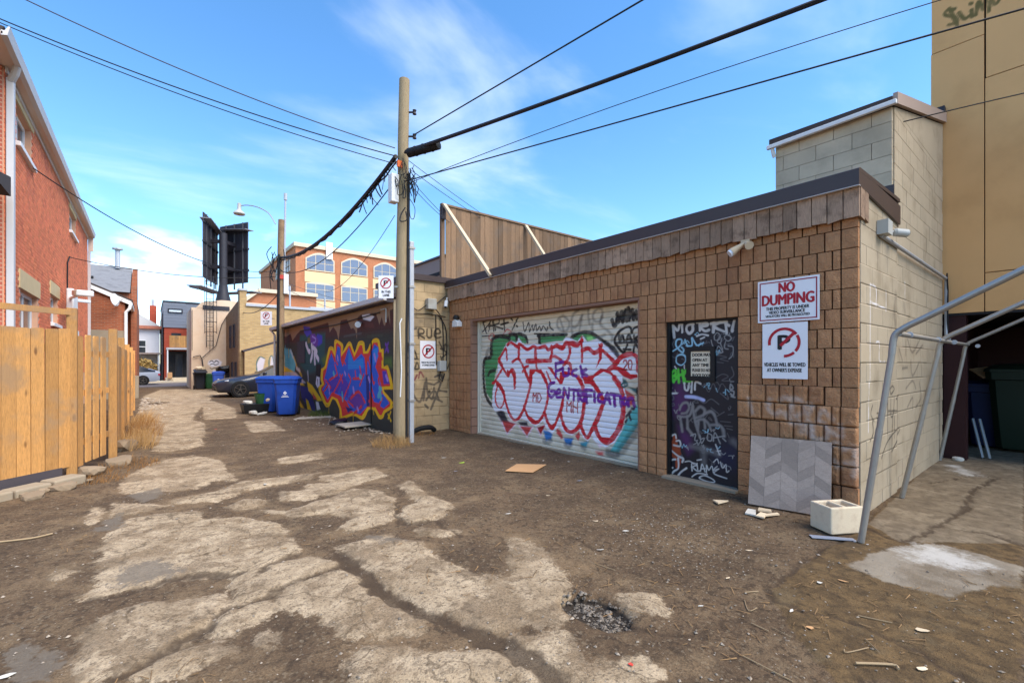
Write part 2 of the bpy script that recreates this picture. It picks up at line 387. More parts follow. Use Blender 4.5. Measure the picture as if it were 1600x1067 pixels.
mk('red_trash', (200,70,56), .6, .1, 6, .1)
mk('stick', (150,128,98), .9, .15, 9, .2, obrand=.2)
mk('straw', (178,140,90), .9, .25, 4, 0, obrand=.1)
mk('straw_dark', (150,108,62), .9, .25, 4, 0)
mk('hedge', (176,146,88), .95, .25, 6, 0)
mk('leaf_green', (78,92,40), .8, .25, 6, 0)
mk('gravel', (150,138,124), .95, .3, 20, .2, tint=True)
mk('soil_bits', (104,84,62), .95, .3, 12, .2, tint=True)
mk('plaster', (206,182,156), .9, .07, 2, .25, 70, .005, paint=True, stain=(196,158,126), stain_amt=.4, stain_scale=.9)
mk('siding_grey', (120,124,134), .7, .06, 3, .05, obrand=.05)
mk('siding_white', (226,222,222), .7, .06, 3, .05)
mk('taupe', (164,144,132), .7, .08, 2, .1)
mk('billboard', (52,48,54), .6, .12, 2, .1, obrand=.08)
mk('steel_dark', (44,42,48), .5, .12, 4, .1)
mk('catwalk', (120,118,122), .6, .1, 6, .1)
mk('office_band', (220,190,148), .85, .06, 1.5, .1)
mk('office_trim', (204,190,166), .85, .05, 1, .05)
mk('car_dark', (44,46,58), .22, .06, 2, 0, spec=.6)
mk('car_glass', (30,34,42), .28, .1, 2, 0, spec=.25)
mk('car_silver', (164,172,188), .3, .05, 2, 0, spec=.6)
mk('tyre', (26,26,27), .85, .1, 20, .2)
mk('rim', (120,112,104), .35, .1, 5, 0, metal=.7)
mk('lens', (214,218,224), .15, .03, 3, 0, spec=.8)
mk('asphalt', (112,104,104), .95, .15, 3, .5, 60, .006)
mk('sidewalk', (206,190,164), .95, .1, 2, .3, 40, .004)
mk('orange', (230,110,50), .6, .05, 4, 0)
mk('weathered_board', (176,164,146), .9, .12, 3, .2, 40, .003)
mk('board_a', (152,137,126), .7, .22, 6, .15, 50, .002, obrand=.24, grain=(3, 3, 12))
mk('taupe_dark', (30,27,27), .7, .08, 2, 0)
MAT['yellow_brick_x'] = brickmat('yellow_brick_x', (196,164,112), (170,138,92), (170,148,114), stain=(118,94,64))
MAT['yellow_brick_y'] = brickmat('yellow_brick_y', (150,118,80), (128,98,68), (130,112,84), axis='y')  # darker copy for the side wall, its shade put into the brick colour
MAT['far_brick_x'] = brickmat('far_brick_x', (170,92,58), (140,74,48), (150,110,86), stain=(112,70,50))
MAT['far_brick_y'] = brickmat('far_brick_y', (170,92,58), (140,74,48), (150,110,86), axis='y')
MAT['office_brick_x'] = brickmat('office_brick_x', (188,116,78), (172,102,68), (176,128,96))
MAT['office_brick_y'] = brickmat('office_brick_y', (206,130,86), (190,114,74), (190,140,104), axis='y')
MAT['red_brick_x'] = brickmat('red_brick_x', (196,104,80), (170,88,70), (206,160,130))
MAT['house_red_far'] = brickmat('house_red_far', (176,70,44), (150,58,40), (150,80,60))

# ---------------------------------------------------------------- paint and ground outlines, in centimetres on their own surface
PAINT_ROLL = [
('P','gn',3,[808,160,785,168,782,198,766,208,729,212,717,210,692,212,667,201,672,187,729,192,753,167,771,129,777,98,782,75,802,90,808,128]),
('S','k',8.75,3,[781,64,802,82,812,113,810,160,786,169,782,202,760,210,726,206,720,199]),
('S','k',7.5,2,[726,206,716,213,700,209,699,202]),
('S','k',6.25,2,[692,212,672,206,666,195]),
('S','k',7.5,2,[795,129,788,136,771,140]),
('S','k',10,5,[782,175,793,183,802,171]),
('P','gn',3,[633,205,588,204,559,205,570,194,631,191]),
('S','k',6.25,2,[636,206,588,205,561,204]),
('S','k',7.5,2,[632,206,631,191]),
('P','gn',3,[556,193,544,202,525,206,503,202,484,192,478,183,544,183]),
('P','gl',4,[515,200,503,200,495,186,511,188]),
('S','k',6.25,2,[552,196,542,202,523,206,503,203,486,194,473,184]),
('P','tl',4,[417,93,411,91,411,64,448,16,466,15,453,34,440,55,435,66]),
('S','k',13.75,6,[411,60,430,37,450,14,468,12]),
('P','rs',4,[438,116,418,105,421,92,431,90,439,91]),
('P','dt',4,[443,124,430,119,411,116,411,108,417,110,430,118,440,121]),
('S','k',6.25,3,[413,116,411,94]),
('S','dt',7,3,[451,137,445,130,437,126]),
('S','pg',10,4,[473,184,451,165]),
('S','k',8.75,3,[476,187,465,172,456,162]),
('S','k',7.5,3,[470,185,456,175,450,164]),
('P','pk',5,[757,40,696,36,730,9]),
('P','rs',3,[749,39,703,34,730,12]),
('P','pk',5,[695,32,647,35,667,11]),
('P','rs',3,[688,31,653,33,667,15]),
('P','dk',6,[767,51,744,62,730,42,724,36,749,35]),
('P','dk',5,[695,39,667,42,664,34,687,33]),
('P','pk',4,[642,33,612,44,628,18]),
('P','dr',3,[638,34,614,42,628,22]),
('P','bl',6,[621,31,596,31,599,17,614,12]),
('S','dk',9,6,[619,11,610,8,601,15]),
('P','rs',5,[588,39,577,36,570,22,575,21]),
('P','rs',5,[586,39,570,28,574,22,586,29]),
('P','bl',5,[568,23,545,26,550,13,563,13]),
('S','dk',8,6,[565,13,557,9,550,15]),
('P','tb',5,[530,20,510,26,515,15,524,14]),
('S','dk',8,6,[525,14,519,12]),
('P','rs',3,[541,31,531,39,529,30,534,23]),
('P','pk',5,[503,35,486,18,475,25,496,43]),
('P','rs',9,[494,11,479,13,479,6,490,4]),
('S','dk',9,6,[469,13,461,10,450,13]),
('P','pk',5,[760,162,747,176,732,194,717,200,700,194,692,204,682,194,667,190,646,192,626,188,612,191,588,193,570,192,563,200,548,196,535,191,524,201,513,190,492,194,484,189,469,179,453,164,443,150,441,125,434,103,435,81,443,50,457,30,475,21,495,26,504,36,512,25,523,31,532,42,548,31,565,32,579,43,597,28,611,33,621,48,641,36,667,43,684,47,697,40,720,41,732,56,750,57,771,53,781,64,779,98,771,114,760,141]),
('P','wh',2,[760,162,747,176,732,194,717,200,700,194,692,204,682,194,667,190,646,192,626,188,612,191,588,193,570,192,563,200,548,196,535,191,524,201,513,190,492,194,484,189,469,179,453,164,443,150,441,125,434,103,435,81,443,50,457,30,475,21,495,26,504,36,512,25,523,31,532,42,548,31,565,32,579,43,597,28,611,33,621,48,641,36,667,43,684,47,697,40,720,41,732,56,750,57,771,53,781,64,779,98,771,114,760,141]),
('P','wh',2,[465,144,455,153,445,164,431,170,418,169,411,162,410,144,418,131,431,131,445,138,455,144]),
('S','rd',6.5,1,[729,191,717,196,697,187,689,192,667,181,649,186,636,183,616,185,607,179,588,185,570,183,563,191,548,187,535,184,524,194]),
('S','rd',7.8,1,[586,186,571,181,563,188,545,189,537,186,525,192]),
('S','rd',5.2,1,[526,198,525,157]),
('S','rd',6.5,1,[734,185,749,170,758,159,745,146,727,129,721,136,713,142,705,134,704,114]),
('S','rd',5.2,1,[732,183,730,161]),
('S','rd',6.5,1,[758,163,745,146,761,128,774,112]),
('S','rd',7.8,1,[691,191,693,164]),
('S','rd',7.8,1,[643,184,642,164]),
('S','rd',9.1,1,[667,158,601,159]),
('S','rd',6.5,1,[712,157,697,163,687,158,672,138,657,116]),
('S','rd',5.2,1,[642,157,639,145]),
('S','rd',6.5,1,[599,185,598,173,603,163]),
('S','rd',5.2,1,[603,163,592,167,579,162,571,157]),
('S','rd',5.2,1,[680,138,674,146,663,149]),
('P','rd',1,[660,143,628,143,617,133,608,118,616,117,628,134,642,139,651,132,654,116,662,116]),
('P','rd',1,[610,148,599,147,584,130,571,119,579,119]),
('S','rd',3.9,1,[612,139,605,127,599,118]),
('S','rd',6.5,1,[780,112,768,116,755,109,744,95,732,70,721,52,708,42,695,45,682,58,672,76,662,99,656,118,654,139]),
('P','rd',1,[768,116,752,113,738,98,730,70,721,53,726,51,735,69,745,91,758,104,767,106]),
('S','rd',5.2,1,[763,104,770,86,767,71,755,62,744,69,739,81]),
('P','pk',3,[767,71,744,70,755,61]),
('S','rd',6.5,1,[674,139,661,119]),
('S','rd',6.5,1,[677,70,667,55,652,43,639,43,626,53,617,67,610,86,609,109,617,127,628,140]),
('P','rd',1,[677,70,662,54,642,47,631,50,640,40,654,40,669,51]),
('S','rd',6.5,1,[617,64,610,48,599,37,590,44,584,56,573,75,570,84]),
('P','rd',1,[610,48,599,43,586,50,592,36,601,35]),
('S','rd',6.5,1,[727,138,727,128]),
('S','rd',6.5,1,[716,138,707,128,705,105]),
('S','rd',6.5,1,[586,52,577,67,569,94,564,106]),
('S','rd',7.8,1,[577,68,570,50,561,38,550,36,538,42,529,53,523,70,520,93,523,115,533,130]),
('S','rd',7.8,1,[529,53,521,38,513,31,505,42,499,51,488,70,477,94]),
('S','rd',9.1,1,[497,51,488,36,475,29,464,33,452,47,444,63,440,80,441,105,447,120,457,132]),
('P','rd',1,[521,130,503,131,486,112,475,97,482,88,488,102,501,116]),
('P','rd',1,[496,49,482,36,464,37,471,26,484,28]),
('S','rd',6.5,1,[555,185,553,172,561,157,568,152]),
('S','rd',6.5,1,[565,156,553,153,550,141]),
('S','rd',7.8,1,[523,177,510,179,499,172,489,175,483,184]),
('P','rd',1,[489,188,481,179,482,162,495,145,488,163]),
('S','rd',6.5,1,[480,175,455,155]),
('P','rd',1,[525,132,501,135,485,146,471,145,461,140,448,124,451,123,465,137,478,141,497,132,507,120,519,120]),
('P','rd',1,[578,138,567,141,545,138,531,130,523,120,529,120,541,131,555,134,567,128,571,118,579,117]),
('S','rd',7.8,1,[468,144,456,152,445,163,431,168,419,167,413,158,413,144]),
('P','rd',1,[465,145,451,150,439,147,426,138,414,138,414,133,426,130,439,134,451,143]),
('T','dr',2.5,1,'20',[440,145,422,159]),
('S','pu',6,1,[588,129,588,154]),
('S','pu',6,1,[589,153,570,157]),
('S','pu',6,1,[588,140,573,144]),
('S','pu',6,1,[570,146,569,135,563,132,556,135,556,145]),
('S','pu',6,1,[538,144,547,140,547,134,538,133]),
('S','pu',6,1,[528,149,524,132]),
('S','pu',6,1,[516,144,525,139,514,134]),
('S','pu',6,1,[591,120,604,115,607,101,600,93,591,99,591,104,600,104]),
('S','pu',6,1,[587,100,576,103,580,108,587,102,585,94,574,95]),
('S','pu',6,1,[570,94,567,111,557,93,555,111]),
('S','pu',6,1,[552,109,536,108]),
('S','pu',6,1,[544,109,544,92]),
('S','pu',6,1,[533,91,533,108,525,106,525,101,533,99,524,91]),
('S','pu',6,1,[520,109,520,92]),
('S','pu',6,1,[514,89,516,110]),
('S','pu',6,1,[516,110,503,110]),
('S','pu',6,1,[515,101,505,101]),
('S','pu',6,1,[498,108,497,92]),
('S','pu',6,1,[481,106,489,102,489,94,480,92]),
('S','pu',6,1,[477,91,471,107,465,91]),
('S','pu',6,1,[475,97,467,97]),
('S','pu',6,1,[464,106,449,105]),
('S','pu',6,1,[457,105,456,88]),
('S','pu',6,1,[445,103,444,89]),
('S','pu',6,1,[437,102,441,97,438,92,433,94,434,100,437,102]),
('S','pu',6,1,[430,90,430,99,423,101,419,90]),
('T','dr',2.6,1,'MD',[651,82,624,98]),
('T','dr',2.6,1,'MH',[562,70,532,88]),
('S','k',4,1.5,[802,219,816,245]),
('S','k',4,1.5,[814,243,794,248,788,242,816,223]),
('S','k',4,1.5,[793,223,784,251,775,222]),
('S','k',4,1.5,[794,233,776,234]),
('S','k',4,1.5,[769,224,776,247,759,247,757,238,773,234,744,225]),
('S','k',4,1.5,[741,253,738,222]),
('S','k',4,1.5,[751,234,726,237]),
('S','k',4,1.5,[730,254,711,240]),
('S','k',4,1.5,[689,252,713,221]),
('S','k',4,1.5,[699,228,697,227]),
('S','k',2.75,1.5,[679,234,674,216,662,232,660,215,652,227,649,216,642,228,639,216,631,223,627,215,621,223,612,214,609,220]),
('S','k',2.75,1.5,[604,229,602,219,594,214]),
('S','k',2.75,1.5,[818,213,749,213,684,213]),
('S','k',2.75,1.5,[646,210,605,208]),
('S','sm',4.5,5,[569,238,555,226,559,213,571,211,584,220,581,234,569,238]),
('S','sm',4.5,5,[577,232,568,212]),
('S','sm',4.5,5,[533,244,546,237,549,221,541,216,532,223,525,235]),
('S','sm',4.5,5,[540,244,509,243]),
('S','sm',4.5,5,[510,248,511,235,508,220]),
('S','sm',4.5,5,[525,234,531,208]),
('S','sm',4.5,5,[490,243,500,236,499,225,487,222,481,231,482,241,490,243]),
('S','sm',4.5,5,[502,219,501,203,489,196,476,200]),
('S','sm',4.5,5,[482,231,485,217,471,207,461,197,462,189]),
('S','sm',4.5,5,[549,215,547,203]),
('S','k',6.25,1.5,[461,222,458,213,453,216,451,232,449,218,443,233,441,218,435,235,433,219,430,238,429,220,423,235,421,220,416,232,415,221]),
('S','k',4.25,1.5,[443,173,455,185,455,194,445,205,431,210,425,206,424,200,420,207,411,209]),
('S','k',4.25,1.5,[448,197,446,188,443,196,440,195,438,188]),
('S','k',4.25,1.5,[434,189,429,198,424,188]),
('S','k',4.25,1.5,[432,191,425,191]),
('S','k',4.25,1.5,[420,196,419,187]),
('S','k',4.25,1.5,[412,195,418,191,412,188]),
('S','k',4.25,1.5,[455,186,411,186]),
('S','k',4.25,1.5,[453,184,440,171,432,183]),
('S','k',4.25,1.5,[439,176,426,175]),
('S','k',4.25,1.5,[411,177,418,182,421,171]),
('S','dt',3,1,[439,125,443,121,439,118,432,121,434,125]),
('S','lr',2.5,1,[783,203,794,208,783,217,773,214,776,211]),
('S','lr',2.5,1,[741,215,730,223,716,218,724,215]),
('S','dk',4,1.5,[434,73,426,82]),
('S','dk',4,1.5,[429,78,426,69]),
('S','dk',4,1.5,[424,86,420,86]),
('S','dk',4,1.5,[433,68,435,65])]
PAINT_MURAL = [
('P','dg',1,[2085,413,896,325,896,-20,2085,-135]),
('P','rb2',30,[2085,309,896,269,896,226,2085,226]),
('P','tn',2,[2085,391,896,330,896,275,951,271,949,238,960,260,978,238,985,242,996,260,1009,243,1030,272,1124,276,1150,270,1154,215,1165,238,1181,246,1198,244,1229,272,1279,272,1285,250,1298,217,1314,243,1343,258,1359,253,1377,244,1392,274,1715,266,1752,259,1819,237,1849,264,1922,255,1966,264,2024,251,2085,248]),
('P','rb',4,[1133,261,1047,250,1039,237,1133,245]),
('P','wb',3,[1120,274,1072,273,1039,264,1064,255,1111,263]),
('P','te',18,[1715,253,1418,246,1431,143,1605,116,1724,151]),
('P','lm',20,[1458,167,1379,190,1379,175,1431,143]),
('P','lm',18,[985,164,942,167,939,146,978,152]),
('P','cy',10,[2024,219,1839,204,1770,155,1790,122,2012,129]),
('P','ye',10,[2024,155,1799,121,1655,79,2024,64]),
('P','pw',8,[2012,118,1780,122,1638,88,1966,67]),
('S','pw',12,8,[1989,221,1989,155]),
('S','cy',12,8,[1933,217,1926,140]),
('S','ye',12,8,[1880,205,1875,180]),
('S','wb',12,8,[1849,202,1809,175]),
('S','ye',12,8,[1948,181,1948,109]),
('S','ye',12,8,[1799,175,1752,136]),
('S','ye',12,8,[1733,132,1689,109]),
('S','wb',12,8,[1761,136,1715,127]),
('S','lb',12,8,[2001,108,2001,76]),
('S','or',12,8,[1922,112,1922,79]),
('S','lb',12,8,[1859,116,1849,79]),
('S','wb',12,8,[1613,124,1605,98]),
('P','bu',8,[1668,282,1590,273,1566,252,1622,242,1658,259]),
('P','bu',8,[1500,246,1451,238,1451,216,1492,207,1529,227]),
('P','vi',4,[1574,250,1529,248,1492,225,1507,205,1551,211,1605,230]),
('S','vl',6,2,[1559,241,1521,231,1529,221,1551,219]),
('P','ol',4,[1613,239,1582,238,1577,220,1618,221]),
('S','wb',16,3,[1633,218,1605,195,1590,192]),
('S','wb',16,3,[1566,213,1559,185,1577,162]),
('S','wb',16,3,[1551,206,1511,191]),
('S','wb',16,3,[1529,187,1492,166]),
('S','wb',16,3,[1536,185,1529,155]),
('P','k',5,[1514,151,1464,151,1458,111,1492,85,1521,117]),
('P','wb',3,[1511,113,1478,110,1478,85,1500,76,1521,88]),
('S','k',6,2,[1500,103,1497,87]),
('P','nb',5,[1715,76,1605,72,1536,24,1521,-4,1574,0,1689,32]),
('P','ye',5,[1622,93,1559,82,1451,40,1500,35,1605,63]),
('P','ye',6,[1638,35,1605,28,1551,-11,1605,-20]),
('P','rs',5,[1559,61,1500,39,1543,40]),
('P','ye',14,[1715,21,1672,5,1605,-25,1707,-20]),
('P','wb',4,[1521,33,1492,33,1469,12,1507,5]),
('P','ye',5,[1460,135,1424,144,1405,171,1382,199,1346,198,1333,182,1333,216,1305,217,1261,203,1266,182,1221,207,1198,206,1171,180,1143,206,1106,205,1100,184,1085,183,1051,207,1014,208,1002,185,987,183,987,146,961,146,937,106,941,99,984,97,984,90,937,69,941,57,976,45,991,31,1013,29,1039,45,1074,44,1113,16,1181,20,1282,0,1287,25,1321,49,1352,52,1383,29,1425,29,1483,68,1483,81,1453,90,1467,106]),
('S','ye2',4,2,[1460,135,1424,144,1405,171,1382,199,1346,198,1333,182,1333,216,1305,217,1261,203,1266,182,1221,207,1198,206,1171,180,1143,206,1106,205,1100,184,1085,183,1051,207,1014,208,1002,185,987,183,987,146,961,146,937,106,941,99,984,97,984,90,937,69,941,57,976,45,991,31,1013,29,1039,45,1074,44,1113,16,1181,20,1282,0,1287,25,1321,49,1352,52,1383,29,1425,29,1483,68,1483,81,1453,90,1467,106,1460,135]),
('P','rr',1.5,[1441,131,1410,140,1392,167,1372,192,1357,192,1325,170,1321,209,1307,212,1276,201,1276,172,1212,201,1204,200,1173,170,1133,200,1117,199,1110,178,1079,178,1046,203,1020,203,1009,180,996,179,996,143,968,141,948,104,994,101,994,87,948,68,951,59,984,48,997,36,1008,35,1033,51,1082,48,1121,22,1181,26,1267,8,1274,28,1307,54,1357,58,1392,36,1412,37,1463,70,1460,80,1431,90,1447,106]),
('P','bb',1.5,[1418,120,1385,163,1361,184,1331,155,1307,203,1285,197,1279,162,1263,144,1215,197,1176,159,1124,178,1102,168,1093,126,1085,107,1085,49,1133,26,1200,30,1231,52,1285,64,1355,71,1398,45,1451,74,1418,92,1431,107]),
('P','bb',1.5,[1085,155,1039,199,1017,192,1012,176,1033,146,1015,128,1000,104,989,86,953,66,985,52,1039,62,1085,101]),
('P','pb',4,[1405,104,1307,122,1263,101,1307,70,1392,73]),
('P','vi',2.5,[1181,80,1143,88,1098,58,1124,33,1181,39,1221,60]),
('P','sk',4,[1215,190,1181,159,1111,168,1106,142,1221,138]),
('P','sk',4,[1047,186,1019,192,1019,170,1047,146]),
('P','pb',3,[993,137,971,137,953,109,985,107]),
('P','nb',3,[1093,126,1072,127,1068,51,1087,49]),
('P','pb',3,[1263,123,1210,96,1221,60,1285,71]),
('P','nb',3,[1241,38,1181,35,1221,22]),
('S','rr',7,2,[1263,123,1307,92,1355,60]),
('S','rr',7,2,[1215,124,1200,110,1221,88]),
('S','rr',7,2,[1166,133,1161,115]),
('S','rr',7,2,[1181,114,1124,116]),
('S','rr',7,2,[1133,145,1124,125]),
('S','rr',7,2,[1263,166,1241,152]),
('S','rr',7,2,[1106,126,1133,99]),
('S','rr',7,2,[1221,53,1181,42]),
('S','rr',7,2,[1076,165,1047,111,1039,109]),
('S','rr',7,2,[1015,177,993,164]),
('S','rr',7,2,[1059,98,1039,74]),
('S','rr',7,2,[996,128,1015,115,993,86]),
('S','rr',7,2,[1379,105,1307,122]),
('S','rr',7,2,[1418,104,1367,82]),
('S','rr',7,2,[1263,101,1285,122]),
('S','rr',7,2,[1200,61,1143,82,1098,58]),
('S','rr',7,2,[1331,151,1307,122]),
('S','rr',7,2,[993,74,1015,54]),
('S','rr',7,2,[1072,63,1008,58]),
('S','rr',7,2,[1181,22,1124,46]),
('S','rr',7,2,[1444,63,1392,89]),
('S','rr',7,2,[1331,166,1307,151]),
('S','rr',7,2,[1231,81,1263,50]),
('S','vl',10,3,[1039,174,1031,161]),
('S','vl',10,3,[1247,130,1241,123]),
('S','vl',10,3,[1181,90,1176,80]),
('S','vl',10,3,[1385,85,1379,66]),
('S','vl',10,3,[1076,120,1068,111]),
('S','vl',10,3,[971,126,963,117]),
('S','vl',10,3,[1307,174,1302,163]),
('S','vl',10,3,[1152,41,1143,35]),
('S','cy',12,3,[1268,72,1263,54]),
('S','cy',12,3,[1008,97,1000,74]),
('S','cy',12,3,[1343,127,1337,121]),
('S','cy',12,3,[1133,122,1124,119]),
('S','cy',12,3,[1000,96,1015,79]),
('S','ye',3,2,[1385,38,1385,7]),
('S','ye',3,2,[1181,28,1181,-2]),
('S','ye',3,2,[1047,46,1043,34]),
('S','ye',3,2,[1279,6,1263,7]),
('S','vi',8,4,[974,197,960,181]),
('S','vi',6,4,[960,199,978,179]),
('S','ye',5,2,[960,41,946,28]),
('S','ye',5,2,[946,48,960,32]),
('S','gy',6,4,[1252,227,1124,229]),
('S','og',7,5,[1080,219,993,218])]
PAINT_DOOR = [
('P','mv',25,[345,129,332,129,331,93,349,91]),
('P','mv',14,[341,70,323,59,320,40,327,33,338,54]),
('P','mv',25,[345,109,329,110,334,86,344,83]),
('P','nv',30,[292,44,260,63,260,25,287,27]),
('S','wa',3.57,1,[354,210,349,205,347,190]),
('S','wa',3.57,1,[352,210,342,199,339,207,335,214]),
('S','wa',3.57,1,[336,214,335,196]),
('S','wa',3.57,1,[319,206,327,205,329,199,325,194,320,198,320,204]),
('S','wa',3.57,1,[308,211,310,206,310,197]),
('S','wa',3.57,1,[314,208,303,208]),
('S','wa',3.57,1,[308,202,300,203,301,206,306,205,308,200,303,196,298,197]),
('S','wa',3.57,1,[291,209,292,194]),
('S','wa',3.57,1,[295,205,275,206]),
('S','wa',3.57,1,[283,206,291,201,278,194]),
('S','wa',3.57,1,[276,204,275,192]),
('S','wa',3.57,1,[276,204,272,201]),
('S','wa',3.57,1,[265,209,268,197]),
('S','wa',3.57,1,[268,195,268,194]),
('S','wa',2.55,1,[314,190,307,192,299,190]),
('S','wa',2.12,1,[309,186,304,188]),
('S','lc',2,1,[349,171,338,178,336,186,343,186,344,178,335,169,333,173,336,176]),
('S','lc',2,1,[331,186,325,172,321,173]),
('S','lc',2,1,[329,178,321,178,321,188,316,180,313,178,305,181]),
('S','lc',2,1,[344,163,339,166,332,165,330,158,336,152,343,155,344,162]),
('S','wg',1.19,1,[291,189,287,193,283,189,285,184,290,184,291,189]),
('S','wg',1.19,1,[284,188,287,182,283,180,281,186]),
('S','wg',1.19,1,[278,188,273,190,269,185,273,182,277,185,278,188]),
('S','wg',1.19,1,[276,182,278,174,273,172]),
('S','wg',1.19,1,[273,176,267,174,268,164,272,160]),
('S','wg',1.19,1,[295,184,292,175,285,168,280,169,285,176,287,173]),
('S','wg',1.19,1,[283,180,280,172]),
('S','lg',4,1.5,[352,141,348,129]),
('S','lg',4,1.5,[353,139,346,145,345,139,351,137,343,136,348,130]),
('S','lg',4,1.5,[341,146,340,129]),
('S','lg',4,1.5,[341,138,334,140]),
('S','lg',4,1.5,[335,145,332,129]),
('S','lg',4,1.5,[332,143,329,145,334,137,327,131,321,132]),
('S','wa',2.55,1,[332,128,331,120,327,119,325,128]),
('S','wa',2.55,1,[321,130,322,116]),
('S','wa',2.55,1,[317,120,316,130,309,128]),
('S','wa',2.55,1,[352,113,343,114]),
('S','lv',4,2,[330,110,317,110,305,107]),
('S','wa',1.87,1,[346,150,344,147]),
('S','wa',1.87,1,[332,152,332,147]),
('S','wg',2.04,1,[270,129,271,123,267,124,269,128]),
('S','wg',2.04,1,[270,121,266,120,267,115,270,117]),
('S','wg',2.04,1,[269,114,265,113]),
('S','wd',1.02,1,[354,192,348,176]),
('S','wd',1.02,1,[352,177,345,188]),
('S','wd',1.02,1,[287,165,275,162,283,160,273,157]),
('S','wd',1.02,1,[289,136,280,141,273,138,281,133,268,133]),
('S','wd',1.02,1,[269,150,266,141,270,136]),
('S','wd',1.02,1,[304,128,298,118,292,129,287,119,281,129,275,122]),
('S','wd',1.02,1,[283,117,273,110,275,117]),
('S','wd',1.02,1,[354,109,349,110,348,105,354,105,354,109]),
('S','wd',1.02,1,[352,98,348,100,347,97,352,96]),
('S','wd',1.02,1,[352,166,346,162,342,168]),
('S','wd',1.02,1,[321,103,313,107,304,103,295,109,285,103]),
('S','wd',1.02,1,[287,156,279,155]),
('S','wd',1.02,1,[351,126,354,119,349,121]),
('S','ws',3.5,3,[339,92,335,100,328,102,325,96,329,89,336,87]),
('S','ws',3.5,3,[341,83,332,83,324,86,320,98]),
('S','ws',3.5,3,[338,83,335,63]),
('S','ws',3.5,3,[328,84,327,68]),
('S','ws',3.5,3,[320,98,317,80,310,58]),
('S','ws',3.5,3,[316,92,310,98,304,95,305,88,316,83]),
('S','ws',3.5,3,[316,78,308,82,300,79,295,70]),
('S','ws',3.5,3,[303,90,295,93,290,88,287,76]),
('S','ws',3.5,3,[295,76,285,77,280,73,278,64]),
('S','ws',3.5,3,[304,82,303,71]),
('S','ws',3.5,3,[312,78,313,68]),
('S','ws',3.5,3,[327,68,320,60]),
('S','wg',1.36,1,[323,59,316,62,317,54,313,54]),
('S','wg',1.36,1,[310,61,308,51,304,58,309,56]),
('S','wg',1.36,1,[299,65,294,63,295,56,300,57,299,65]),
('S','wg',1.36,1,[292,56,290,67,283,54]),
('S','wg',1.36,1,[292,60,278,64]),
('S','wg',1.36,1,[280,61,276,58]),
('S','ws',6,8,[323,45,304,44,285,40]),
('S','ws',6,8,[305,44,304,26]),
('S','ws',8,8,[267,59,261,55]),
('S','wa',1.44,1,[289,52,284,40]),
('S','wa',1.44,1,[287,44,283,45]),
('S','wa',1.44,1,[321,13,321,23,314,22,320,18,314,14]),
('S','wa',1.44,1,[313,16,314,24]),
('S','wa',1.44,1,[313,14,309,15]),
('S','wa',1.44,1,[309,15,307,24,303,15]),
('S','wa',1.44,1,[308,18,303,19]),
('S','wa',1.44,1,[301,14,301,24,298,18,294,24,292,16]),
('S','wa',1.44,1,[287,25,292,19,285,22,291,15,275,12]),
('S','wa',1.44,1,[321,5,313,11,300,12]),
('S','wa',1.44,1,[310,7,303,10,292,7,291,4,300,3,310,5,310,7]),
('S','wa',1.44,1,[314,28,308,30]),
('S','wa',1.44,1,[292,29,287,34,285,29]),
('S','wa',1.44,1,[283,31,280,24,276,29,275,20,272,22]),
('S','wa',1.44,1,[331,23,324,25,318,22]),
('S','bo',8,2,[349,46,351,38,341,34]),
('S','bo',8,2,[346,54,345,41]),
('S','bo',8,2,[354,38,341,39]),
('S','bo',8,2,[349,30,342,26,342,15]),
('S','wa',2.55,1.5,[352,47,354,52,346,58,344,53]),
('S','wa',2.55,1.5,[348,43,338,43,339,50,344,49]),
('S','wa',2.55,1.5,[351,35,341,29,334,27,335,22]),
('S','wa',2.55,1.5,[354,16,351,22,345,24]),
('S','wa',2.55,1.5,[354,16,354,11,349,12]),
('S','wa',2.55,1.5,[341,26,341,13,348,7,354,-1]),
('S','wa',2.55,1.5,[344,-2,338,7,329,15]),
('S','wa',2.55,1.5,[355,-4,344,-2]),
('S','wd',1.02,1,[283,82,270,82]),
('S','wd',1.02,1,[278,77,268,77]),
('S','wd',1.02,1,[275,74,268,73]),
('S','wd',1.02,1,[274,68,272,63]),
('S','wd',1.02,1,[295,98,285,91]),
('S','wd',1.02,1,[287,88,278,94]),
('S','wd',1.02,1,[273,91,267,92])]
PAINT_BRICK = [
('S','wf',5,5,[243,113,239,97]),
('S','wf',5,5,[219,113,222,104,215,97,209,100,199,99,198,111,202,116,209,114]),
('S','wf',5,5,[196,116,188,113,185,103,193,97]),
('S','wf',5,5,[182,98,178,109,181,110]),
('S','wf',5,5,[172,96,168,105,160,97]),
('S','wf',5,5,[201,95,196,88]),
('S','wf',5,5,[188,81,181,93,178,77,190,91]),
('S','wf',5,5,[178,89,176,75,165,77,166,90,172,93]),
('S','wf',5,5,[162,85,152,80,153,91]),
('S','wf',5,5,[166,57,162,67,155,73,151,67]),
('S','wf',5,5,[148,68,141,70,140,58]),
('S','wf',5,5,[158,55,155,49]),
('S','wf',5,5,[149,53,140,53,141,42])]
